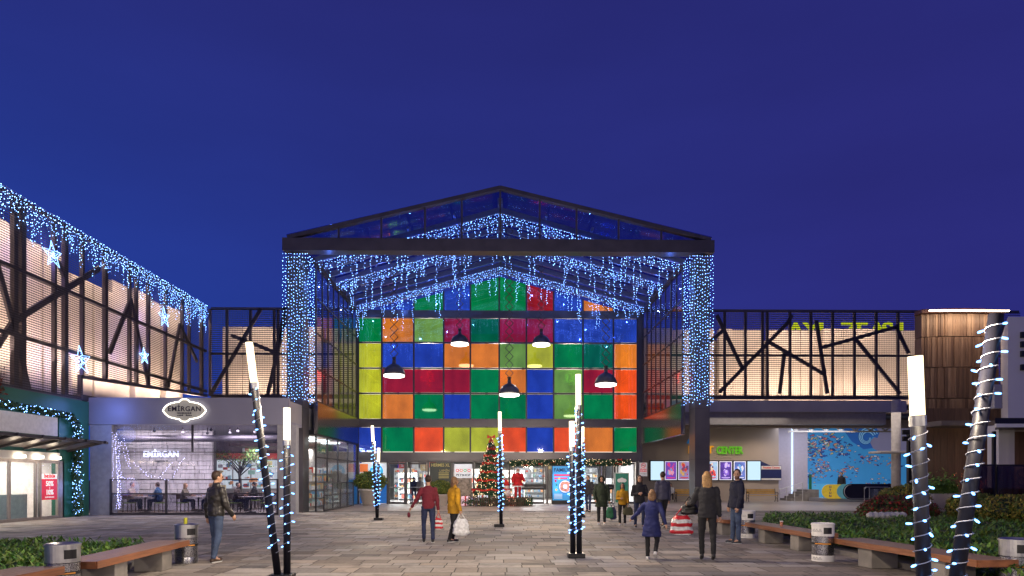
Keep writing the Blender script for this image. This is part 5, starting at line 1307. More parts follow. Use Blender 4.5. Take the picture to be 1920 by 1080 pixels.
YEL = [leafmat('gold_leaf', (.30, .24, .03)), leafmat('box_mid', (.1, .16, .02)), leafmat('gold_dark', (.16, .13, .02))]
shrub('red_shrub', 'dark red leaved shrub mound in the right planting bed', (P(1683, 940, 24).x, 24, .42), (1.35, 1.0, .62), 9000, .11, RED, 7)
shrub('golden_shrub', 'golden shrub rising behind the dark red mound', (P(1700, 930, 26).x, 26.2, .75), (1.0, .8, .6), 5000, .11, YEL, 8)
for i, (px, py, Y, r) in enumerate(((1808, 950, 23, (.55, .6, .5)), (1838, 950, 22.2, (.5, .5, .52)), (1893, 955, 21, (.95, .6, .50)), (1935, 955, 20.5, (.7, .6, .5)))):
    p = P(px, py, Y); shrub('golden_hedge_shrub', 'clipped golden green hedge shrub right of the leaning pole, %s' % ['smallest one', 'just beside the pole', 'broadest one', 'at the picture edge'][i], (p.x, Y, .62), r, 3500, .09, YEL if i != 1 else OLV, 20+i, group='golden hedge shrubs')
def stones():
    rnd = random.Random(4)
    for i, px in enumerate((1632, 1642, 1653, 1664, 1672, 1683, 1692)):
        p = G(px, 974); p.y = 22.7; p.x = P(px, 970, 22.7).x; b = MB(); b.ball((0, 0, 0), .15, 8, 5); b.v = [(p.x+v[0]*rnd.uniform(.8, 1.2), 22.7+v[1]*rnd.uniform(.8, 1.1), .36+v[2]*rnd.uniform(.6, .9)) for v in b.v]
        b.build('white_stone', mat('white_boulder', (.6, .58, .55), .8, bump=.4), loc=(p.x, 22.7, .3), label='rough white edging stone below the red shrub, %s in the row' % 'first second third fourth fifth sixth seventh'.split()[i], cat='stone', group='white stones edging the red shrub')
stones()
p = P(1762, 945, 27); pb = thing('planter_box', 'tall pale planter box with green grasses behind the right lamp post', 'planter', (p.x, 27, 0))
b = MB(); b.bevbox(p.x-.5, p.x+.5, 26.6, 27.5, .01, 1.0, .02); b.build('box', mat('pot_white', (.6, .6, .6)), pb)
b = MB(); rr = random.Random(3); leafmesh(b, lambda r: (Vector((p.x+r.uniform(-.5, .5), 27+r.uniform(-.4, .4), 1.0+abs(r.gauss(.1, .25)))), Vector((0, 0, .5))), 1500, .16, JUN, rr, up=1); b.build('leaves', None, pb, kind='stuff')

# ------------------------------------------------------------------ christmas tree group
def xmas():
    rnd = random.Random(21); c = P(921, 900, 40.3); x, y = c.x, 40.3; H = P(921, 820, 40.3).z; Rb = 1.15
    t = thing('christmas_tree', 'tall lit christmas tree with red bead garlands and a red bow on top', 'christmas tree', (x, y, 0))
    b = MB(); b.tube([(x, y, 0), (x, y, H-.1)], [.09, .02], 8); b.build('trunk', leafmat('twig', (.08, .05, .03)), t)
    def rad(z): k = max(0, (H-z)/(H-.3)); return Rb*k*(1+.10*math.sin(z*9))+.04
    def f(rnd):
        z = .3+(H-.35)*(1-rnd.random()**.55); a = rnd.uniform(0, 6.283); r = rad(z)*rnd.uniform(.45, 1.0)*(1+.12*math.sin(a*9+z*4)); return Vector((x+r*math.cos(a), y+r*math.sin(a), z)), Vector((math.cos(a), math.sin(a), -.3))*.8
    m = MB(); leafmesh(m, f, 15000, .13, FIR, rnd); m.build('fir_needles', None, t, kind='stuff')
    m = MB(); m2 = MB()
    for i in range(620):
        z = .35+(H-.4)*(1-rnd.random()**.6); a = rnd.uniform(0, 6.283); r = rad(z)*1.03; m.octa((x+r*math.cos(a), y+r*math.sin(a), z), .017)
    m.build('bulbs', WARMB, t, kind='stuff')
    RB = mat('red_bead', (.55, .02, .02), .25, emit=(.7, .02, .02), es=.25)
    for z0 in (.95, 1.5, 2.0, 2.5, 2.95, 3.35):
        if z0 > H-.3: break
        m = MB(); n = int(rad(z0)*6.28/.07)
        for k in range(n):
            a = 2*math.pi*k/n; r = rad(z0)*1.06; m.octa((x+r*math.cos(a), y+r*math.sin(a), z0-.07*abs(math.sin(a*4))), .04); m.octa((x+r*math.cos(a+.02), y+r*math.sin(a+.02), z0+.06-.07*abs(math.sin(a*4))), .032)
        m.build('bead_garland', RB, t)
    m = MB(); BW = mat('bow_red', (.55, .03, .02), .6, emit=(.6, .04, .02), es=.15)
    for s in (-1, 1): m.prism([(x, y-.1, H), (x+s*.22, y-.12, H+.16), (x+s*.24, y-.12, H-.08)][::s], (0, .06, 0)); m.prism([(x, y-.1, H), (x+s*.16, y-.12, H-.3), (x+s*.05, y-.12, H-.32)][::-s], (0, .04, 0))
    m.ball((x, y-.1, H), .06); m.build('bow', BW, t)
    m = MB(); cols = [mat('bauble_red', (.5, .02, .02), .15, .6), mat('bauble_gold', (.5, .3, .05), .2, .8), mat('bauble_silver', (.6, .6, .62), .15, .9)]
    for i in range(60):
        z = .4+(H-.7)*(1-rnd.random()**.6); a = rnd.uniform(-math.pi, 0); r = rad(z)*1.04
        q = MB(); q.ball((x+r*math.cos(a), y+r*math.sin(a), z), .055, 8, 6); q.build('bauble', rnd.choice(cols), t, smooth=True)
    lamp('tree_glow', 'POINT', (x, y-1.6, 1.8), 14, (1, .7, .45), .5)
    # presents
    for i, (px, z, w_, col, lab) in enumerate(((905, .35, .6, (.75, .85, 1), 'pale blue glowing parcel left of the tree'), (873, .35, .5, (.8, .5, .6), 'pink glowing parcel at the left end of the fence'), (888, .32, .42, (.55, .5, .8), 'violet glowing parcel between the pink and blue ones'), (958, .32, .5, (1, .28, .2), 'red glowing parcel right of the tree'), (925, .32, .4, (.8, .9, 1), 'white glowing parcel under the tree'))):
        p = P(px, 930, 39.3); q = thing('light_parcel', lab, 'parcel', (p.x, 39.3, .01), group='glowing parcels under the christmas tree'); m = MB(); m.bevbox(p.x-w_/2, p.x+w_/2, 39.1, 39.1+w_*.7, .03, z+w_*.45, .04); m.build('box', mat('parcel_%d' % i, col, .6, var=.35, scale=6, emit=col, es=.55), q)
        m = MB(); m.box(p.x-.04, p.x+.04, 39.08, 39.1+w_*.7+.02, .025, z+w_*.45+.02); m.build('ribbon', BW, q)
    # picket fence with greenery
    q = thing('picket_fence', 'low dark picket fence round the christmas tree', 'fence', (P(925, 940, 38.6).x, 38.6, 0)); m = MB(); FC = mat('picket_brown', (.10, .055, .04), .6)
    xa, xb = P(862, 940, 38.6).x, P(998, 940, 38.6).x; n = 34
    for i in range(n): u = xa+(xb-xa)*i/(n-1); yy = 38.6+.5*(2*i/(n-1)-1)**2*1.6; m = m; m.bevbox(u-.025, u+.025, yy-.015, yy+.015, .01, .62, .006)
    m.build('pickets', FC, q)
    m = MB()
    for z in (.2, .48): m.tube([(xa+(xb-xa)*i/20, 38.63+.8*(2*i/20-1)**2, z) for i in range(21)], .018, 5)
    m.build('rail', FC, q)
    garland('low_greenery', 'fir and berry greenery behind the low picket fence', [Vector((P(868, 940, 39).x, 39.3, .25)), Vector((P(920, 940, 38.9).x, 38.95, .25)), Vector((P(995, 940, 39).x, 39.4, .25))], .3, 1, 45, WARMB, 9, cat='greenery', density=2200)
    def bows(t, pick, rnd):
        for i in range(9):
            c_, n_ = pick(rnd); m = MB()
            for s in (-1, 1): m.prism([(c_.x, YB-.42, c_.z), (c_.x+s*.13, YB-.44, c_.z+.08), (c_.x+s*.13, YB-.44, c_.z-.06)][::s], (0, .03, 0))
            m.ball((c_.x, YB-.42, c_.z), .04); m.build('bow', BW, t)
    zz = P(1060, 867, YB-.3).z
    garland('entrance_garland', 'lit fir garland with red bows over the entrance doors', [Vector((P(958, 867, YB-.3).x, YB-.3, zz-.06)), Vector((P(1060, 867, YB-.3).x, YB-.3, zz)), Vector((P(1180, 867, YB-.3).x, YB-.3, zz-.02))], .22, 1, 55, WARMB, 12, extra=bows, density=1500)
xmas()

# framed light box with a bowl, green stand sign, no smoking sign, A-stand
def signs():
    Y = YB-.5
    x0, x1 = P(1036, 900, Y).x, P(1073, 900, Y).x; z0, z1 = P(1050, 938, Y).z, P(1050, 874, Y).z; t = thing('light_box_poster', 'blue backlit food poster with a round bowl beside the doors', 'poster', ((x0+x1)/2, Y, 0))
    b = MB(); b.bevbox(x0-.06, x1+.06, Y, Y+.18, .01, z1+.08, .02); b.build('frame', BLACK, t)
    b = MB(); bl = mat('box_blue', (.03, .2, .42), .4, var=.4, scale=2, emit=(.04, .3, .62), es=.75); wh = mat('sale_white', (1, 1, 1)); b.box(x0, x1, Y-.01, Y-.002, z0, z1, bl)
    cx = (x0+x1)/2
    txt(b, 'FAMILY', (cx-.05, Y-.02, z1-.25), .3, mat('ink_navy', (.01, .04, .15), .5), bold=.006)
    b.box(x0+.1, x1-.1, Y-.016, Y-.011, z1-.62, z1-.5, MATS['sale_red']); b.box(x0+.1, x1-.3, Y-.016, Y-.011, z1-.8, z1-.7, MATS['sale_red'])
    def disc(x, z, r, m, k, n=28, rough=0):
        b.prism([(x+r*(1+rough*math.sin(j*5.3))*math.cos(-2*math.pi*j/n), Y-.02-k*.003, z+r*(1+rough*math.sin(j*5.3))*math.sin(-2*math.pi*j/n)) for j in range(n)], (0, .002, 0), m)
    zc = z0+.85; disc(cx+.17, zc, .42, mat('bowl_navy', (.02, .05, .15), .4), 0); disc(cx+.17, zc, .38, mat('bowl_cream', (.6, .6, .6), .4, emit=(.6, .6, .6), es=.4), 1); disc(cx+.17, zc, .33, mat('bowl_food', (.5, .12, .05), .5, var=.9, scale=14, emit=(.5, .15, .05), es=.4), 2, rough=.06); disc(cx+.17, zc, .13, mat('bowl_cream', (1, 1, 1)), 3, rough=.1)
    for dx, dz, m in ((-.42, .35, 'bauble_red'), (-.36, .1, 'mural_green'), (-.38, -.2, 'letter_orange'), (-.2, .5, 'letter_orange')): disc(cx+dx, zc+dz, .07, MATS[m], 1)
    for i in range(4): b.box(x0+.1, x0+.6, Y-.016, Y-.011, z0+.12+i*.08, z0+.15+i*.08, wh)
    b.build('print', None, t)
    lamp('poster_glow', 'AREA', (cx, Y-.15, 1.3), 14, (.3, .55, 1), 1.2, rot=(R(90), 0, 0))
    b = MB(); 
    xg = P(1166, 900, 38.5).x; t = thing('stand_sign', 'green stand sign with a white cloud-shaped badge beside the doors', 'sign', (xg, 38.5, 0)); zt = P(1166, 886, 38.5).z
    b = MB(); b.bevbox(xg-.42, xg+.42, 38.5, 38.56, .12, zt, .01, mat('stand_frame', (.5, .55, .5), .4)); b.box(xg-.36, xg+.36, 38.493, 38.5, .25, zt-.06, mat('stand_green', (.02, .15, .1), .5, var=.3, emit=(.02, .15, .1), es=.3)); b.build('board', None, t)
    b = MB()
    for dx, dz, r in ((-.14, 0, .11), (0, .03, .13), (.14, 0, .11)): b.prism([(xg+dx+r*1.1*math.cos(-2*math.pi*j/18), 38.485-dx*.01, zt-.45+dz+r*math.sin(-2*math.pi*j/18)) for j in range(18)], (0, .004, 0))
    b.build('badge', WHITE, t)
    b = MB(); b.box(xg-.4, xg+.4, 38.35, 38.7, .012, .06); b.box(xg-.05, xg+.05, 38.5, 38.55, .06, .12); b.build('foot', STEEL, t)
    xn = P(1207, 880, 42.4).x; zc = P(1207, 874, 42.4).z; t = thing('no_smoking_sign', 'white no smoking sign on the pier right of the doors', 'sign', (xn, 42.5, zc))
    b = MB(); b.box(xn-.24, xn+.24, 42.52, 42.56, zc-.62, zc+.22); b.build('board', mat('sale_white2', (.75, .75, .75), .5, emit=(.8, .8, .8), es=.12), t)
    b = MB(); rd = MATS['sale_red']; b.tube([(xn+.13*math.cos(j*math.pi/10), 42.505, zc+.05+.13*math.sin(j*math.pi/10)) for j in range(21)], .016, 5, rd, caps=False); b.bar((xn-.09, 42.505, zc+.14), (xn+.09, 42.505, zc-.04), .022, .01, rd, up=(0, 1, 0)); b.box(xn-.08, xn+.07, 42.508, 42.515, zc+.035, zc+.065, BLACK)
    txt(b, 'SİGARA', (xn, 42.515, zc-.2), .11, rd, depth=.004, bold=.004); txt(b, 'İÇİLMEZ', (xn, 42.515, zc-.32), .11, rd, depth=.004, bold=.004); txt(b, 'NO SMOKING', (xn, 42.515, zc-.48), .06, BLACK, depth=.004)
    b.build('print', None, t)
signs()

# inner side shop of the hall, left: glazed front with goods and a low glass barrier
def side_shop():
    X = -XS; t = thing('side_shop', 'brightly lit glass fronted shop along the left side of the hall', 'shop', (X, 37, 0))
    f = MB()
    for y in (YF+1.15, 35.3, 37.6, 40.0, 42.5): f.box(X-.05, X+.03, y-.04, y+.04, .01, 3.74)
    f.box(X-.04, X+.025, YF+1.1, 42.55, 2.6, 2.66); f.box(X-.04, X+.025, YF+1.1, 42.55, 3.66, 3.74); f.build('frame', DARK, t)
    g = MB(); g.box(X-.01, X, YF+1.1, 42.5, .02, 3.7); g.build('shop_glass', glass('side_shop_glass', (.93, .95, .98), .03, 1.14, dirt=.12), t)
    r = MB(); WL = MATS['interior_wall']; r.quad((X-1.7, YF+1, .015), (X-.1, YF+1, .015), (X-.1, 42.6, .015), (X-1.7, 42.6, .015), MATS['interior_floor'])
    r.quad((X-1.7, YF+1, 0), (X-1.7, 42.6, 0), (X-1.7, 42.6, 3.7), (X-1.7, YF+1, 3.7), WL); r.quad((X-1.7, 42.5, 0), (X-.2, 42.5, 0), (X-.2, 42.5, 3.7), (X-1.7, 42.5, 3.7), WL); r.quad((X-1.7, YF+1, 3.7), (X-.12, YF+1, 3.7), (X-.12, 42.6, 3.7), (X-1.7, 42.6, 3.7), WL)
    r.build('interior', None, t)
    for y in (35, 37.5, 40): b = MB(); b.box(X-1.5, X-.5, y-.2, y+.2, 3.62, 3.68); b.build('tube_light', emis('shop_tube', (.9, 1, 1), 6), t)
    lamp('shop_light', 'AREA', (X-.9, 36, 3.58), 170, (.9, 1, .98), 1.3); lamp('shop_light', 'AREA', (X-.9, 40, 3.58), 170, (.9, 1, .98), 1.3)
    rnd = random.Random(31); gm = [MATS['goods_%d' % i] for i in range(9)]; b = MB()
    for y0 in (34.6, 36.6, 38.8, 40.8):
        for z in (.1, .55, 1.0, 1.45, 1.9):
            b.box(X-1.65, X-1.25, y0-.8, y0+.8, z-.03, z, MATS['shelf_white']); y = y0-.75
            while y < y0+.65:
                w_ = rnd.uniform(.08, .25); h_ = rnd.uniform(.12, .34); b.box(X-1.6, X-1.25, y, y+w_, z+.002, z+h_, rnd.choice(gm)); y += w_+.01
    b.build('goods', None, t, kind='stuff')
    b = MB(); b.box(X-.5, X-.45, 35.6, 36.9, 2.9, 3.2, mat('shop_sign_green', (.03, .1, .05), .4)); txt(b, 'AKTÜEL', (X-.44, 36.25, 3.05), .2, MATS['gilt'], 'R'); b.build('hanging_sign', None, t)
    bl = MB(); bl.box(X-.03, X+.045, 40.4, 42.45, .03, 1.5); bl.build('blue_panel', mat('panel_blue', (.015, .12, .3), .3, emit=(.02, .16, .4), es=.2), t)
    # barrier
    q = thing('glass_barrier', 'low glass barrier with dark frames before the left side shop', 'barrier', (X+.6, 34.5, 0)); f = MB(); xb = X+.45
    for y in (32.9, 34.6, 36.2, 37.8, 39.4): f.box(xb-.03, xb+.03, y-.03, y+.03, .01, 1.4)
    f.box(xb-.02, xb+.02, 32.9, 39.4, 1.36, 1.4); f.box(xb-.02, xb+.02, 32.9, 39.4, .75, .79); f.box(xb-.02, xb+.02, 32.9, 39.4, .02, .1); f.build('frame', DARK, q)
    g = MB(); g.box(xb-.005, xb+.005, 32.93, 39.4, .1, 1.36); g.build('barrier_glass', glass('barrier_glass', (.8, .85, .85), .04, 1.2, dirt=.2), q)
side_shop()

# cafe furniture
CH = mat('chair_brown', (.07, .04, .03), .5); LG = mat('lime_cushion', (.22, .35, .06), .7)
def cafe_chair():
    t = thing('cafe_chair', '', 'chair', (0, 0, 0), group='chairs in the cafe', rotz=0)
    b = MB(); b.bevbox(-.21, .21, -.21, .21, .43, .47, .012); b.build('seat', LG, t)
    b = MB(); b.bevbox(-.2, .2, .18, .21, .62, .88, .01)
    for s in (-.19, .19): b.bar((s, .19, .44), (s, .2, .9), .03)
    b.build('backrest', CH, t)
    for sx in (-1, 1):
        for sy in (-1, 1): b = MB(); b.bar((sx*.19, sy*.19, .02), (sx*.18, sy*.18, .43), .03); b.build('leg', CH, t)
    return t
def cafe_table():
    t = thing('cafe_table', '', 'table', (0, 0, 0), group='tables in the cafe', rotz=0)
    b = MB(); b.bevbox(-.45, .45, -.35, .35, .72, .75, .01); b.build('tabletop', mat('table_top_pale', (.6, .52, .45), .4), t)
    b = MB(); b.lathe([(.03, .05), (.03, .72)], n=10); b.build('stem', BLACK, t); b = MB(); b.lathe([(.24, .02), (.24, .04), (.03, .06)], n=20); b.build('foot', BLACK, t)
    return t
ch0 = cafe_chair(); tb0 = cafe_table()
tabs = [(272, 31.8, 'nearest the string lights'), (372, 31.9, 'before the two women'), (470, 31.8, 'behind the walking man'), (455, 35.5, 'deeper in the cafe'), (500, 36.5, 'at the far right of the cafe')]
cpos = []
for i, (px, Y, lab) in enumerate(tabs):
    x = P(px, 930, Y).x; o = tb0 if i == 0 else copy_tree(tb0); o.location = (x, Y, .02); o['label'] = 'pale square cafe table '+lab
    for s in (-1, 1):
        c = ch0 if (i == 0 and s < 0) else copy_tree(ch0); c.location = (x+s*.72, Y, .02); c.rotation_euler = (0, 0, R(-90)*s)
        c['label'] = 'lime cushioned chair, %s of the table %s' % ('left' if s < 0 else 'right', lab); cpos.append((x+s*.72, Y))
# olive tree inside the cafe
def olive():
    p = P(450, 900, 38); t = thing('indoor_tree', 'small olive tree standing inside the cafe', 'tree', (p.x, 38, 0)); b = MB(); B = leafmat('bark', (.06, .05, .04))
    b.tube([(p.x, 38, 0), (p.x+.05, 38, 1.0), (p.x-.03, 38, 1.9), (p.x+.02, 38, 2.6)], [.12, .10, .08, .04], 8); 
    rnd = random.Random(2); tips = []
    for i in range(12):
        a = rnd.uniform(0, 6.28); e = Vector((p.x+math.cos(a)*rnd.uniform(.6, 1.5), 38+math.sin(a)*.6, rnd.uniform(2.3, 3.2))); b.tube([(p.x, 38, 1.7+rnd.random()*.5), (Vector((p.x, 38, 2.3))+e)/2, e], [.04, .025, .01], 5); tips.append(e)
    b.build('trunk', B, t, smooth=True)
    m = MB(); leafmesh(m, lambda r: (r.choice(tips)+Vector((r.gauss(0, .25), r.gauss(0, .2), r.gauss(0, .15))), Vector((0, 0, .3))), 1800, .09, JUN+[MATS['red_leaf_dark']], rnd); m.build('crown', None, t)
olive()
# ------------------------------------------------------------------ people: one remeshed body each, clothes and hair as children
def ring_loft(mb, st, n=14):
    """st: list of (centre, rx, ry, xdir, ydir); closed with caps"""
    vs = []; fs = []; L = len(st)
    for c, rx, ry, xd, yd in st:
        for j in range(n): a = 2*math.pi*j/n; vs.append(Vector(c)+xd*rx*math.cos(a)+yd*ry*math.sin(a))
    for i in range(L-1):
        for j in range(n): fs.append((i*n+j, i*n+(j+1) % n, (i+1)*n+(j+1) % n, (i+1)*n+j))
    fs.append(tuple(range(n-1, -1, -1))); fs.append(tuple((L-1)*n+j for j in range(n)))
    mb.add(vs, fs)
def capsule(mb, a, b, ra, rb, n=12):
    a, b = Vector(a), Vector(b); d = (b-a); L = d.length
    if L < 1e-5: d = Vector((0, 0, 1))
    d.normalize(); u = Vector((0, 1, 0)) if abs(d.y) < .9 else Vector((1, 0, 0)); x = d.cross(u).normalized(); y = d.cross(x)
    st = []
    for k in range(4): t = math.pi/2*k/4; st.append((a-d*ra*math.cos(t), max(.001, ra*math.sin(t)), max(.001, ra*math.sin(t)), x, y))
    for k in range(5): f = k/4; st.append((a.lerp(b, f), ra+(rb-ra)*f, ra+(rb-ra)*f, x, y))
    for k in range(1, 5): t = math.pi/2*k/4; st.append((b+d*rb*math.sin(t), max(.001, rb*math.cos(t)), max(.001, rb*math.cos(t)), x, y))
    ring_loft(mb, st, n)
def ellip(mb, c, r, M=None, n=16, k=10):
    M = M or Matrix.Identity(3); c = Vector(c); st = []
    xd, yd, zd = M @ Vector((1, 0, 0)), M @ Vector((0, 1, 0)), M @ Vector((0, 0, 1))
    for i in range(k+1):
        t = math.pi*i/k; q = max(.01, math.sin(t)); st.append((c-zd*r[2]*math.cos(t), r[0]*q, r[1]*q, xd, yd))
    ring_loft(mb, st, n)
def fuse(mb, name, m, parent, vox, smooth=4, wrinkle=0.0, seed=0):
    o = mb.build(name+'_raw', m, None)
    r = o.modifiers.new('r', 'REMESH'); r.mode = 'VOXEL'; r.voxel_size = vox; r.use_smooth_shade = True
    if smooth: s = o.modifiers.new('s', 'SMOOTH'); s.iterations = smooth; s.factor = .5
    n = bpy.data.objects.new(name, bpy.data.meshes.new(name)); COL.objects.link(n)
    if parent is not None: n.parent = parent
    PENDING.append((o, n, m, wrinkle, seed))
    return n
def finish_fused():
    """one evaluation for all bodies and clothes"""
    dg = bpy.context.evaluated_depsgraph_get(); dg.update()
    for o, n, m, wrinkle, seed in PENDING:
        me = bpy.data.meshes.new_from_object(o.evaluated_get(dg)); me.name = n.name.split('.')[0]
        if wrinkle:
            co = [0.0]*(3*len(me.vertices)); me.vertices.foreach_get('co', co); nn = [0.0]*len(co); me.vertices.foreach_get('normal', nn)
            for i in range(0, len(co), 3):
                x, y, z = co[i], co[i+1], co[i+2]; k = (noise.noise((x*9+seed, y*9, z*16))+.5*noise.noise((x*22, y*22+seed, z*30)))*wrinkle
                co[i] += nn[i]*k; co[i+1] += nn[i+1]*k; co[i+2] += nn[i+2]*k
            me.vertices.foreach_set('co', co)
        me.materials.clear(); me.materials.append(m)
        me.polygons.foreach_set('use_smooth', [True]*len(me.polygons)); me.update()
        old = n.data; n.data = me; bpy.data.meshes.remove(old)
    for o, *_ in PENDING: d = o.data; bpy.data.objects.remove(o); bpy.data.meshes.remove(d)
PENDING = []
def cloth(name, c, rough=.85, sheen=True): return mat('cloth_'+name, c, rough, var=.25, scale=5, bump=.3, bscale=60)
SKIN = mat('skin_light', (.52, .30, .20), .5, var=.08); SKIN2 = mat('skin_tan', (.40, .22, .14), .5, var=.08)
def V(*a): return Vector(a)
def person(label, x, y, H, face, top, bot, shoe, hair, skin=None, armL=None, armR=None, legL=None, legR=None, seat=None, lean=(0, .02), head=0, nod=0,
           hairkind='short', coat=.0, kind='jacket', flare=.0, legr=1.0, group=None, z0=0.0, beard=False, hood=False, bulk=1.0, name='person', fur=None, heels=False, cuff=None, facef=True):
    """face: heading in degrees, 0 looks away (+Y), 180 to the camera; arm: (upper dir, fore dir) as (side out, forward, up); leg the same"""
    skin = skin or SKIN; far = y > 24; s = H/1.75; sk = s
    t = thing(name, label, 'person', (x, y, z0), group=group, rotz=R(face))
    armL = armL or ((.16, .02, -1), (.08, .16, -1)); armR = armR or ((.16, .02, -1), (.08, .16, -1))
    legL = legL or ((.05, .02, -1), (.0, -.03, -1)); legR = legR or ((.05, .02, -1), (.0, -.03, -1))
    def dirv(d, sd): v = Vector((d[0]*sd, d[1], d[2])); return v.normalized()
    hipw, shw = .095*s, .175*s*(bulk*.5+.5)
    leg = {}
    low = 9
    for sd, lg in ((-1, legL), (1, legR)):
        hp = V(sd*hipw, 0, 0); kn = hp+dirv(lg[0], sd)*.43*s; an = kn+dirv(lg[1], sd)*.42*s
        leg[sd] = [hp, kn, an]; low = min(low, an.z)
    pz = (seat+.11*s) if seat is not None else (.085*s-low+(.05 if heels else 0))
    for sd in leg: leg[sd] = [p+V(0, 0, pz) for p in leg[sd]]
    pel = V(0, 0, pz); up = V(lean[0], lean[1], 1).normalized()
    waist = pel+up*.17*s; chest = pel+up*.36*s; shc = pel+up*.50*s; neck = shc+up*.06*s; hdb = neck+up*.05*s
    fwd = V(0, 1, 0); rt = V(1, 0, 0); fw = (fwd-up*fwd.dot(up)).normalized()
    HM = Matrix.Rotation(R(head), 3, 'Z') @ Matrix.Rotation(R(-nod), 3, 'X'); hc = hdb+HM @ V(0, .018*s, .105*s)
    arm = {}
    for sd, a in ((-1, armL), (1, armR)):
        sh = shc+rt*sd*shw-up*.035*s; el = sh+dirv(a[0], sd)*.29*s; wr = el+dirv(a[1], sd)*.25*s; arm[sd] = [sh, el, wr, dirv(a[1], sd)]
    vox = .012 if far else .0085
    # --- body: one continuous skin
    b = MB()
    ring_loft(b, [(pel-up*.05*s, .13*s, .09*s, rt, fw), (pel+up*.05*s, .15*s, .105*s, rt, fw), (waist, .125*s, .09*s, rt, fw), (chest, .155*s, .11*s, rt, fw), (shc-up*.03*s, .165*s, .09*s, rt, fw), (shc+up*.02*s, .10*s, .07*s, rt, fw), (neck, .055*s, .058*s, rt, fw)], 16)
    capsule(b, shc, hdb+up*.03*s, .058*s, .052*s)
    ellip(b, hc+HM @ V(0, 0, .012*s), (.074*s, .092*s, .108*s), HM); ellip(b, hc+HM @ V(0, .022*s, -.055*s), (.052*s, .062*s, .056*s), HM)
    ellip(b, hc+HM @ V(0, .098*s, -.012*s), (.014*s, .020*s, .026*s), HM)
    for sd in (-1, 1): ellip(b, hc+HM @ V(sd*.076*s, -.005*s, -.005*s), (.012*s, .02*s, .03*s), HM)
    for sd in (-1, 1):
        hp, kn, an = leg[sd]; capsule(b, hp, kn, .082*s, .052*s); capsule(b, kn, an, .050*s, .036*s); capsule(b, an, an+V(sd*.01, .12*s, -.04*s), .036*s, .026*s)
        sh, el, wr, fd = arm[sd]; capsule(b, sh, el, .052*s, .038*s); capsule(b, el, wr, .038*s, .026*s)
        # palm, four curled fingers of unequal length, thumb from the side of the palm
        pn = fd.cross(V(0, 1, 0)); pn = pn.normalized() if pn.length > .2 else V(1, 0, 0); across = fd.cross(pn).normalized()
        inw = -rt*sd if abs(fd.dot(rt)) < .8 else V(0, 0, -1); inw = (inw-fd*inw.dot(fd)).normalized(); across = fd.cross(inw).normalized()
        if across.dot(fwd) < 0: across = -across
        pc = wr+fd*.045*s; capsule(b, wr, pc+fd*.02*s, .026*s, .032*s)
        capsule(b, pc-across*.018*s, pc+across*.022*s+fd*.02*s, .022*s, .022*s)
        for k, L in enumerate((.052, .06, .056, .044)):
            q0 = pc+fd*.03*s+across*(.027-.018*k)*s; q1 = q0+(fd+inw*.25).normalized()*L*.6*s; q2 = q1+(fd*.6+inw).normalized()*L*.55*s
            capsule(b, q0, q1, .0095*s, .009*s, 8); capsule(b, q1, q2, .009*s, .008*s, 8)
        q0 = wr+fd*.02*s+across*.024*s; q1 = q0+(fd*.6+across*.8+inw*.3).normalized()*.04*s; q2 = q1+(fd+inw*.4).normalized()*.028*s
        capsule(b, q0, q1, .0115*s, .010*s, 8); capsule(b, q1, q2, .010*s, .009*s, 8)
    body = fuse(b, 'body', skin, t, vox, 2)
    # face
    if facef:
        for sd in (-1, 1):
            e = MB(); e.ball(hc+HM @ V(sd*.030*s, .0865*s, .008*s), .0125*s, 8, 6); e.build('eye', mat('eye_dark', (.03, .02, .02), .2), t, smooth=True)
            e = MB(); e.bar(hc+HM @ V(sd*.014*s, .092*s, .033*s), hc+HM @ V(sd*.048*s, .082*s, .036*s), .008*s, .007*s); e.build('eyebrow', hair, t)
        e = MB(); e.bar(hc+HM @ V(-.022*s, .0835*s, -.058*s), hc+HM @ V(.022*s, .0835*s, -.058*s), .010*s, .009*s); e.build('mouth', mat('lips', (.32, .10, .09), .5), t)
    # hair
    h = MB(); ellip(h, hc+HM @ V(0, -.020*s, .032*s), (.085*s, .098*s, .106*s), HM)
    if hairkind in ('long', 'bob'):
        L = .34*s if hairkind == 'long' else .14*s; b0 = hc+HM @ V(0, -.05*s, .02*s); b1 = b0+V(0, -.03*s, -L)
        hx, hy = HM @ V(1, 0, 0), HM @ V(0, 1, 0)
        ring_loft(h, [(b0+V(0, 0, .03*s), .08*s, .05*s, hx, hy), (b0.lerp(b1, .4), .098*s, .052*s, hx, hy), (b1, .085*s, .035*s, hx, hy), (b1-V(0, 0, .04*s), .05*s, .02*s, hx, hy)])
        for sd in (-1, 1): capsule(h, hc+HM @ V(sd*.078*s, .005*s, .03*s), hc+HM @ V(sd*.088*s, .01*s, -.04*s)+V(0, 0, -L*.5), .024*s, .016*s)
    if hairkind == 'pony': capsule(h, hc+HM @ V(0, -.11*s, .05*s), hc+HM @ V(0, -.15*s, -.14*s), .035*s, .018*s)
    if beard:
        hb = MB(); ellip(hb, hc+HM @ V(0, .038*s, -.075*s), (.058*s, .058*s, .052*s), HM); fuse(hb, 'beard', beard, t, .008, 2)
    if hairkind != 'none': fuse(h, 'hair', hair, t, .010, 2, .004, 3)
    if hood:
        q = MB(); hx, hy = HM @ V(1, 0, 0), HM @ V(0, 1, 0); ellip(q, hc+HM @ V(0, -.035*s, .02*s), (.115*s, .112*s, .135*s), HM); capsule(q, hc+HM @ V(0, -.04*s, -.08*s), shc, .10*s, .12*s)
        fuse(q, 'hood', hood, t, .011, 3)
        if fur:
            q = MB(); q.tube([hc+HM @ V(.098*s*math.cos(a), .055*s, .01*s+.125*s*math.sin(a)) for a in [j*math.pi/9 for j in range(19)]], .026*s, 8); q.build('fur_trim', fur, t, smooth=True)
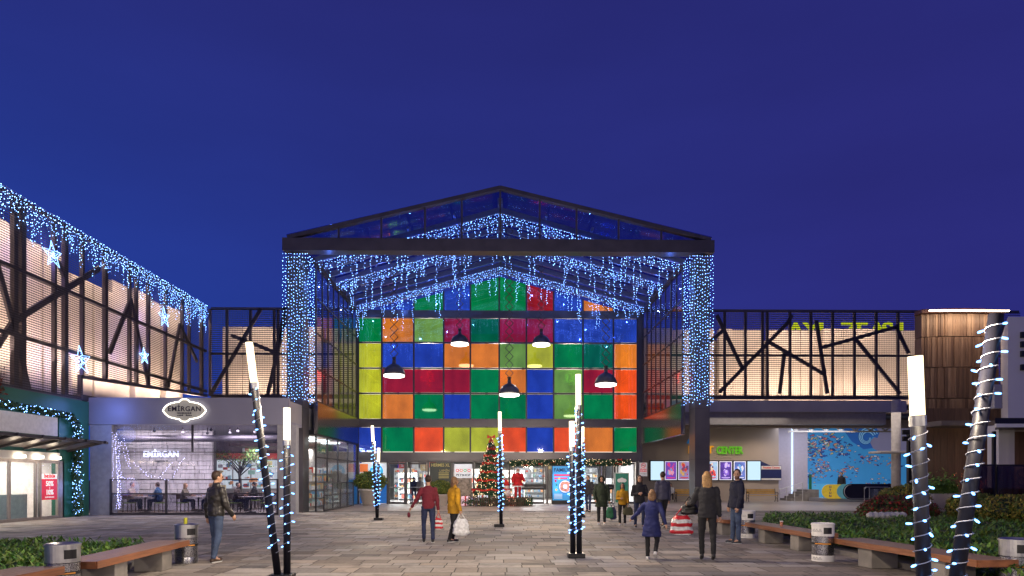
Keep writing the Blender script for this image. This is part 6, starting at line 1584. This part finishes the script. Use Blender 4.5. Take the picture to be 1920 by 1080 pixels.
    # trousers
    q = MB(); k = legr
    ring_loft(q, [(pel-up*.08*s, .14*s, .105*s, rt, fw), (pel+up*.03*s, .165*s*bulk, .12*s*bulk, rt, fw), (pel+up*.12*s, .145*s*bulk, .11*s*bulk, rt, fw)], 16)
    for sd in (-1, 1):
        hp, kn, an = leg[sd]; capsule(q, hp-V(0, 0, .02*s), kn, .096*s*min(k, 1.1), .066*s*k); capsule(q, kn, an.lerp(kn, .06), .064*s*k, .052*s*k)
    fuse(q, 'trousers', bot, t, .013, 3, .009, 1)
    # shoes
    for sd in (-1, 1):
        hp, kn, an = leg[sd]; sh_ = (an-kn).normalized(); toe = (fwd-sh_*fwd.dot(sh_)*.75).normalized()
        if seat is None and abs(an.z-(.085*s+(.05 if heels else 0))) < .03: toe = fwd if not heels else V(0, 1, -.35).normalized()
        sdn = toe.cross(V(1, 0, 0)); sdn = sdn if sdn.z < 0 else -sdn
        q = MB(); base = an+sdn*.045*s; capsule(q, base-toe*.035*s, base+toe*.15*s, .040*s, .034*s); capsule(q, base+toe*.04*s, base+toe*.14*s, .043*s, .036*s); capsule(q, an+sh_*-.03*s, base, .044*s, .042*s)
        if heels: capsule(q, base-toe*.045*s, base-toe*.05*s+V(0, 0, -.05), .018, .010)
        for i, v in enumerate(q.v):
            if v[2] < .004 and seat is None: q.v[i] = (v[0], v[1], .004)
        fuse(q, 'shoe', shoe, t, .009, 1)
        if not heels and not far: e = MB(); c0, c1 = base-toe*.055*s+sdn*.034*s, base+toe*.16*s+sdn*.028*s; e.bar(c0, c1, .08*s, .022*s, up=tuple(-sdn)); e.build('shoe_sole', mat('sole_'+('white' if shoe.name.endswith('white') else 'grey'), (.55, .55, .55)), t)
    # upper garment
    g = .016*s*bulk; hem = coat
    q = MB()
    if seat is None or hem == 0:
        bottom = pel-up*(.04*s+hem); rb = .165*s*bulk+flare
        st = [(bottom, rb+.01, .125*s*bulk+flare*.8, rt, fw)]
        if hem > .15: st.append((pel-up*(.05*s), .175*s*bulk+flare*.45, .135*s*bulk+flare*.35, rt, fw))
        st += [(pel+up*.06*s, .165*s*bulk+.01, .125*s*bulk+.01, rt, fw)]
    else: st = [(pel-up*.04*s, .185*s*bulk, .15*s*bulk, rt, fw)]
    st += [(waist, .142*s*bulk+g, .112*s*bulk+g, rt, fw), (chest, .168*s*bulk+g, .125*s*bulk+g, rt, fw), (shc-up*.02*s, .172*s*bulk, .10*s*bulk+g, rt, fw), (shc+up*.035*s, .105*s, .08*s, rt, fw), (neck+up*.01*s, .072*s, .075*s, rt, fw)]
    ring_loft(q, st, 18)
    for sd in (-1, 1):
        sh, el, wr, fd = arm[sd]; aw = .064*s*bulk; capsule(q, sh, el, aw+.004, .056*s*bulk); capsule(q, el, wr-fd*.01, .054*s*bulk, .042*s*bulk)
    if kind == 'hoodie': ellip(q, shc+up*.05*s-fw*.085*s, (.10*s, .055*s, .085*s))
    if kind in ('jacket', 'parka', 'coat'): capsule(q, neck+rt*-.03*s, neck+rt*.03*s, .07*s, .07*s)
    fuse(q, {'jacket': 'jacket', 'parka': 'parka', 'coat': 'coat', 'hoodie': 'hooded_top', 'sweater': 'sweater'}[kind], top, t, .013, 3, .011, 2)
    if seat is not None and hem > 0:
        q = MB()
        for sd in (-1, 1): hp, kn, an = leg[sd]; capsule(q, hp, hp.lerp(kn, .6), .12*s, .10*s)
        fuse(q, 'coat_skirt', top, t, .013, 3)
    if cuff:
        q = MB(); q.lathe([(.178*s*bulk+flare+.008, -.03), (.185*s*bulk+flare+.02, 0), (.178*s*bulk+flare+.008, .03)], pel-up*(.03*s+hem), 24, sy=.8); q.build('fur_hem', cuff, t, smooth=True)
        for sd in (-1, 1): sh, el, wr, fd = arm[sd]; q = MB(); q.tube([wr-fd*.03, wr+fd*.01], .052*s, 10); q.build('fur_cuff', cuff, t, smooth=True)
    Mw = Matrix.Translation((x, y, z0)) @ Matrix.Rotation(R(face), 4, 'Z')
    return {'L': Mw @ (arm[-1][2]+arm[-1][3]*.08*s), 'R': Mw @ (arm[1][2]+arm[1][3]*.08*s), 'head': Mw @ hc}

def bag(name, label, hand, w_, h_, d_, mats_, seed=0, cat='bag', stripes=False, rot=0.0):
    """a limp carrier bag hanging from the hand"""
    hand = Vector(hand); t = thing(name, label, cat, hand-V(0, 0, h_+.16)); rnd = random.Random(seed)
    m = MB(); n = 28; rows = 16; c, s_ = math.cos(rot), math.sin(rot); L = []
    for i in range(rows+1):
        f = i/rows; z = -.14-h_*f; bel = min(1, .55+f*1.1)*(1 if f < .9 else 1-(f-.9)*3.5)*(.94+.06*math.sin(f*9))
        for j in range(n):
            a = 2*math.pi*j/n; ex = math.copysign(abs(math.cos(a))**.45, math.cos(a)); ey = math.copysign(abs(math.sin(a))**.6, math.sin(a)); k = 1+.16*noise.noise(Vector((ex*3+seed, ey*3, f*4)))
            u, v = ex*w_/2*bel*k, ey*d_/2*bel*k; L.append(hand+V(u*c-v*s_, u*s_+v*c, z+.02*noise.noise(Vector((ex*5, ey*5+seed, f)))))
    fs = []; k0 = len(m.v); m.v += [tuple(v) for v in L]
    for i in range(rows):
        mm = mats_[(i//3) % len(mats_)] if stripes else mats_[0]; mi = m.mi(mm)
        for j in range(n): m.f.append((k0+i*n+j, k0+(i+1)*n+j, k0+(i+1)*n+(j+1) % n, k0+i*n+(j+1) % n)); m.m.append(mi)
    m.f.append(tuple(k0+rows*n+j for j in range(n))); m.m.append(m.mi(mats_[0])); m.build('bag_body', None, t, smooth=True)
    m = MB()
    for sd in (-1, 1): m.tube([hand+V(sd*w_*.25*c, sd*w_*.25*s_, -.15), hand+V(sd*w_*.12, 0, -.06), hand+V(0, 0, .0)], .010, 6)
    m.build('handle', mats_[0], t)
BAGW = mat('bag_plastic_white', (.68, .70, .72), .35, var=.3, scale=14); BAGR = mat('bag_plastic_red', (.55, .015, .03), .35, var=.2); BAGG = mat('bag_green', (.02, .16, .07), .6, var=.5); BAGN = mat('bag_navy', (.02, .03, .1), .6); BAGO = mat('bag_olive', (.08, .08, .04), .8); BAGB = mat('bag_black_leather', (.02, .02, .022), .35)
HB = mat('hair_dark_brown', (.035, .018, .010), .6, var=.4, scale=40); HK = mat('hair_black', (.012, .010, .010), .5, var=.4, scale=40); HL = mat('hair_light_brown', (.20, .11, .05), .6, var=.35, scale=40); HG = mat('hair_golden', (.33, .19, .07), .6, var=.35, scale=40); HM_ = mat('hair_brown', (.08, .042, .022), .6, var=.4, scale=40)
JEAN = mat('denim_blue', (.055, .085, .16), .85, var=.4, scale=5, bump=.3, bscale=80); JEAND = mat('denim_dark', (.02, .03, .08), .85, var=.3, scale=5); LEGB = cloth('legging_black', (.012, .012, .015)); SB = mat('shoe_black', (.015, .015, .017), .45); SBR = mat('shoe_brown', (.05, .03, .02), .5); SW = mat('shoe_white', (.65, .65, .66), .5); SGR = mat('shoe_grey', (.06, .065, .075), .55, var=.5, scale=30)
def gx(px, py): g = G(px, py); return g.x, g.y
stride = dict(legL=((.04, .35, -1), (0, .05, -1)), legR=((.04, -.25, -1), (0, -.62, -1)))
strideR = dict(legR=((.04, .33, -1), (0, .05, -1)), legL=((.04, -.22, -1), (0, -.6, -1)))
small = dict(legL=((.04, .16, -1), (0, .02, -1)), legR=((.04, -.12, -1), (0, -.28, -1)))
# walkers and standers on the square
x, y = gx(405, 1054)
person('man in a black leather jacket and jeans walking by the left lamp post', x, y, 1.72, -35, mat('leather_black', (.022, .020, .020), .38, var=.3, scale=8, bump=.3), JEAN, SBR, HB, armL=((.12, -.25, -1), (.05, .1, -1)), armR=((.2, .15, -1), (.0, .7, -1)), kind='jacket', bulk=1.1, legL=((.03, .1, -1), (0, -.05, -1)), legR=((.03, -.05, -1), (0, -.25, -1)), head=-20)
x, y = gx(803, 1017)
hnd = person('shopper in a maroon sweater and jeans carrying a red and white plastic bag', x, y, 1.66, 8, cloth('maroon', (.13, .012, .014)), JEAND, SB, HB, armL=((.5, .1, -1), (.55, .25, -.9)), armR=((.22, -.05, -1), (.1, .1, -1)), kind='sweater', **small)
bag('shopping_bag', 'small red and white plastic bag held by the shopper in maroon', hnd['R'], .24, .28, .12, [BAGR, BAGW], 2, stripes=True)
t = thing('toy_on_stick', 'maroon toy on a pale stick held out by the shopper in maroon', 'toy', hnd['L']); m = MB(); hL = hnd['L']; m.tube([hL+V(.42, .05, .32), hL+V(-.02, -.02, -.02)], .009, 6); m.build('stick', mat('stick_pale', (.6, .5, .4), .5), t); m = MB(); m.ball(hL+V(-.03, -.02, -.13), .05, 10, 6, sc=(.8, .8, 1.4)); m.build('toy_head', MATS['cloth_maroon'], t, smooth=True)
x, y = gx(851, 1017)
hnd = person('shopper in a mustard yellow jacket and black trousers with white plastic bags', x, y, 1.62, -60, cloth('mustard', (.52, .27, .012)), LEGB, SB, HL, hairkind='bob', armL=((.2, .1, -1), (.1, .5, -.9)), armR=((.3, -.1, -1), (.2, .2, -1)), kind='jacket', coat=.10, bulk=1.22, legL=((.03, .10, -1), (0, -.05, -1)), legR=((.03, -.15, -1), (0, -.3, -1)))
bag('shopping_bag', 'bulging white plastic bag carried by the shopper in yellow', hnd['R'], .42, .40, .2, [BAGW], 5); bag('shopping_bag', 'smaller white plastic bag on the far side of the shopper in yellow', hnd['L'], .3, .33, .15, [BAGW], 9)
x, y = gx(1103, 960)
person('man in a black jacket walking behind the middle lamp posts', x, y, 1.74, 150, cloth('black', (.018, .018, .022)), JEAND, SB, HB, kind='jacket', bulk=1.1, coat=.05, **small)
x, y = gx(1128, 984)
hnd = person('woman in a dark green hooded parka, black leggings and white shoes', x, y, 1.66, 172, cloth('forest', (.022, .035, .018)), LEGB, SW, HK, hood=cloth('forest', (.02, .03, .02)), fur=mat('fur_black', (.02, .02, .02), .9), armL=((.22, .05, -1), (.12, .25, -1)), armR=((.24, .05, -1), (-.1, .55, -.7)), kind='parka', coat=.22, flare=.03, bulk=1.18, legL=((.03, .16, -1), (0, .02, -1)), legR=((.03, -.05, -1), (0, -.16, -1)), nod=4)
bag('shopping_bag', 'green patterned bag held by the woman in the parka', hnd['L'], .26, .38, .10, [BAGG], 3); bag('shopping_bag', 'black bag next to the green one held by the woman in the parka', hnd['L']+V(.12, .06, 0), .25, .42, .1, [BAGN], 4)
x, y = gx(1167, 985)
hnd = person('girl in a yellow jacket with long dark hair walking beside the woman in the parka', x, y, 1.42, 176, MATS['cloth_mustard'], LEGB, SW, HK, skin=SKIN2, hairkind='long', armL=((.2, .05, -1), (-.1, .45, -.9)), armR=((.2, .1, -1), (-.5, .8, .1)), kind='jacket', coat=.02, legL=((.04, -.04, -1), (0, -.16, -1)), legR=((.04, .12, -1), (0, .02, -1)))
bag('tote_bag', 'large olive tote bag carried by the girl in yellow', hnd['L']+V(0, -.05, .1), .36, .26, .14, [BAGO], 6)
x, y = gx(1199, 990)
person('woman with long brown hair in a black jacket, arms folded, walking to the camera', x, y, 1.68, 178, cloth('black', (.015, .015, .02)), JEAND, SB, HM_, hairkind='long', armL=((.25, .1, -1), (-.75, .55, .12)), armR=((.25, .1, -1), (-.75, .6, .2)), kind='jacket', coat=.04, bulk=1.05, **small)
x, y = gx(1243, 988)
person('tall man in a grey blue sweater walking away towards the ticket wall', x, y, 1.82, 15, cloth('slate', (.07, .07, .11)), cloth('black', (.02, .02, .02)), SBR, HB, kind='sweater', bulk=1.12, facef=False, **strideR)
x, y = gx(1222, 1050)
person('child in a navy blue coat and white trainers running across the square', x, y, 1.36, -20, cloth('navy_coat', (.012, .018, .10)), LEGB, SW, HL, hairkind='bob', armL=((.75, .25, -.9), (.8, .5, -.75)), armR=((.45, -.5, -1), (.3, -.1, -1)), kind='coat', coat=.24, flare=.05, legL=((.02, .05, -1), (0, -.02, -1)), legR=((.08, .05, -1), (0, -1.0, -.85)), lean=(0, .08), bulk=1.05, facef=False)
x, y = gx(1326, 1052)
hnd = person('woman in black with golden brown hair and high heeled boots walking away', x, y, 1.66, -12, cloth('black', (.015, .015, .02)), LEGB, SB, HG, hairkind='long', armL=((.4, .2, -1), (.3, .9, -.15)), armR=((.15, -.1, -1), (.1, .2, -1)), kind='jacket', coat=.06, bulk=1.05, heels=True, legL=((.02, .08, -1), (0, .0, -1)), legR=((.03, -.15, -1), (0, -.28, -1)), facef=False)
bag('handbag', 'dark handbag on the forearm of the woman with golden brown hair', hnd['L']+V(.06, .02, .16), .38, .22, .16, [BAGB], 8); bag('shopping_bag', 'red and white striped bag of the woman with golden brown hair', hnd['L']+V(-.10, 0, -.08), .46, .38, .2, [BAGR, BAGW], 11, stripes=True)
x, y = gx(1381, 1019)
hnd = person('standing man in a navy hooded jacket and blue jeans looking to the camera', x, y, 1.80, 98, cloth('navy_hoodie', (.012, .014, .035)), JEAN, SGR, HK, skin=SKIN, beard=mat('stubble', (.12, .06, .045), .8), armL=((.08, .05, -1), (.0, .3, -1)), armR=((.10, .06, -1), (.0, .3, -1)), kind='hoodie', bulk=1.2, coat=.05, head=52, legL=((.03, .03, -1), (0, -.02, -1)), legR=((.05, .06, -1), (0, .04, -1)), lean=(0, -.03))
p = P(1578, 905, 47.5)
person('man in a black jacket standing at the escalator before the sea mural', p.x, 47.5, 1.75, 150, MATS['cloth_black'], LEGB, SB, HK, kind='jacket', facef=False, z0=.25)
p = P(1260, 935, 45.5)
person('girl in a white top sitting at the left end of the far yellow bench', P(1258, 930, 45.6).x, 45.6, 1.5, 170, cloth('white_top', (.6, .6, .62)), LEGB, SW, HK, hairkind='long', seat=.45, armL=((.1, .2, -1), (-.1, .9, -.4)), armR=((.1, .2, -1), (-.1, .9, -.4)), legL=((.05, 1, -.05), (0, .1, -1)), legR=((.05, 1, -.05), (0, .1, -1)), kind='sweater')
# two people just inside the second glass door
for i, (px, kd, tc) in enumerate(((776, 'jacket', 'black'), (788, 'coat', 'stone'))):
    person(['person in a dark jacket waiting inside the second glass door, at left', 'person in a stone coloured coat waiting inside the second glass door'][i], P(px, 900, 43.9).x, 43.9, 1.68, 10+i*25, cloth(tc, (.02, .02, .025) if i == 0 else (.16, .13, .10)), JEAND, SB, HB if i == 0 else HL, kind=kd, coat=.04+i*.1, facef=False, **small)
# the cafe guests
sitL = dict(legL=((.05, 1, -.04), (0, .05, -1)), legR=((.05, 1, -.04), (0, .1, -1)), armL=((.1, .35, -1), (-.1, 1, .1)), armR=((.1, .4, -1), (-.15, 1, .2)))
seats = [(0, -1, 'man in a tan jacket seated at the leftmost cafe table', cloth('tan', (.28, .22, .15)), HB, 'short'), (0, 1, 'man in a blue top facing the man in tan at the leftmost table', cloth('teal', (.02, .07, .16)), HB, 'short'),
         (1, -1, 'woman in an olive coat with light hair seated at the second cafe table', cloth('olive', (.13, .11, .08)), HL, 'long'), (1, 1, 'woman in a white blouse seated at the second cafe table', cloth('white_top', (.6, .6, .6)), HL, 'long'),
         (2, -1, 'guest in a dark coat seated behind the walking man, back to the left', cloth('brown', (.05, .035, .03)), HK, 'short'), (3, 1, 'guest in a black jacket seated deep in the cafe', MATS['cloth_black'], HK, 'short'), (4, -1, 'guest in grey seated at the far right cafe table', cloth('grey', (.1, .1, .11)), HM_, 'long')]
for i, sd, lab, tp, hr, hk in seats:
    tx = P(tabs[i][0], 930, tabs[i][1]).x
    person(lab, tx+sd*.66, tabs[i][1]-.02, 1.72 if hk == 'short' else 1.66, 90*sd, tp, JEAND, SB, hr, hairkind=hk, seat=.47, z0=.02, kind='jacket', bulk=1.08, lean=(0, .12), facef=False, **sitL)
# bearded winter figurine beside the tree
p = P(971, 940, 39.4); SUIT = cloth('winter_red', (.50, .012, .015)); FUR = mat('fur_white', (.75, .72, .70), .95, bump=.6, bscale=30)
person('life-size white bearded figurine in a red fur trimmed coat beside the christmas tree', p.x, 39.6, 1.78, 186, SUIT, SUIT, SB, FUR, hairkind='bob', beard=FUR, armL=((.4, .1, -1), (.1, .6, -.2)), armR=((.35, .1, -1), (.0, .6, -.5)), kind='coat', coat=.16, flare=.10, bulk=1.45, legr=1.3, z0=.38, name='figurine', cuff=FUR, hood=SUIT, fur=FUR)
q = MB(); q.bevbox(p.x-.5, p.x+.5, 39.3, 39.95, .012, .37, .02); q.build('pedestal', mat('pedestal_brown', (.12, .05, .035), .6), loc=(p.x, 39.6, 0), label='low dark pedestal under the red coated figurine', cat='pedestal')
p = P(950, 915, 39.8); t = thing('snowman_toy', 'small white plush snowman in a red cap left of the figurine', 'toy', (p.x, 39.8, .4)); q = MB(); q.ball((p.x, 39.8, .75), .26, 14, 9); q.ball((p.x, 39.8, 1.1), .18, 14, 9); q.build('body', FUR, t, smooth=True)
q = MB(); q.lathe([(.19, 1.18), (.15, 1.3), (.03, 1.5)], (p.x, 39.8, 0), 14); q.build('cap', SUIT, t, smooth=True)
q = MB(); q.tube([(p.x+.15*math.cos(a), 39.8+.15*math.sin(a), .96) for a in [j*math.pi/6 for j in range(13)]], .05, 6); q.build('scarf', SUIT, t, smooth=True)
q = MB(); q.bevbox(p.x-.28, p.x+.28, 39.6, 40.05, .01, .5, .02); q.build('pedestal_block', mat('pedestal_brown', (.1, .05, .03)), t)
finish_fused()
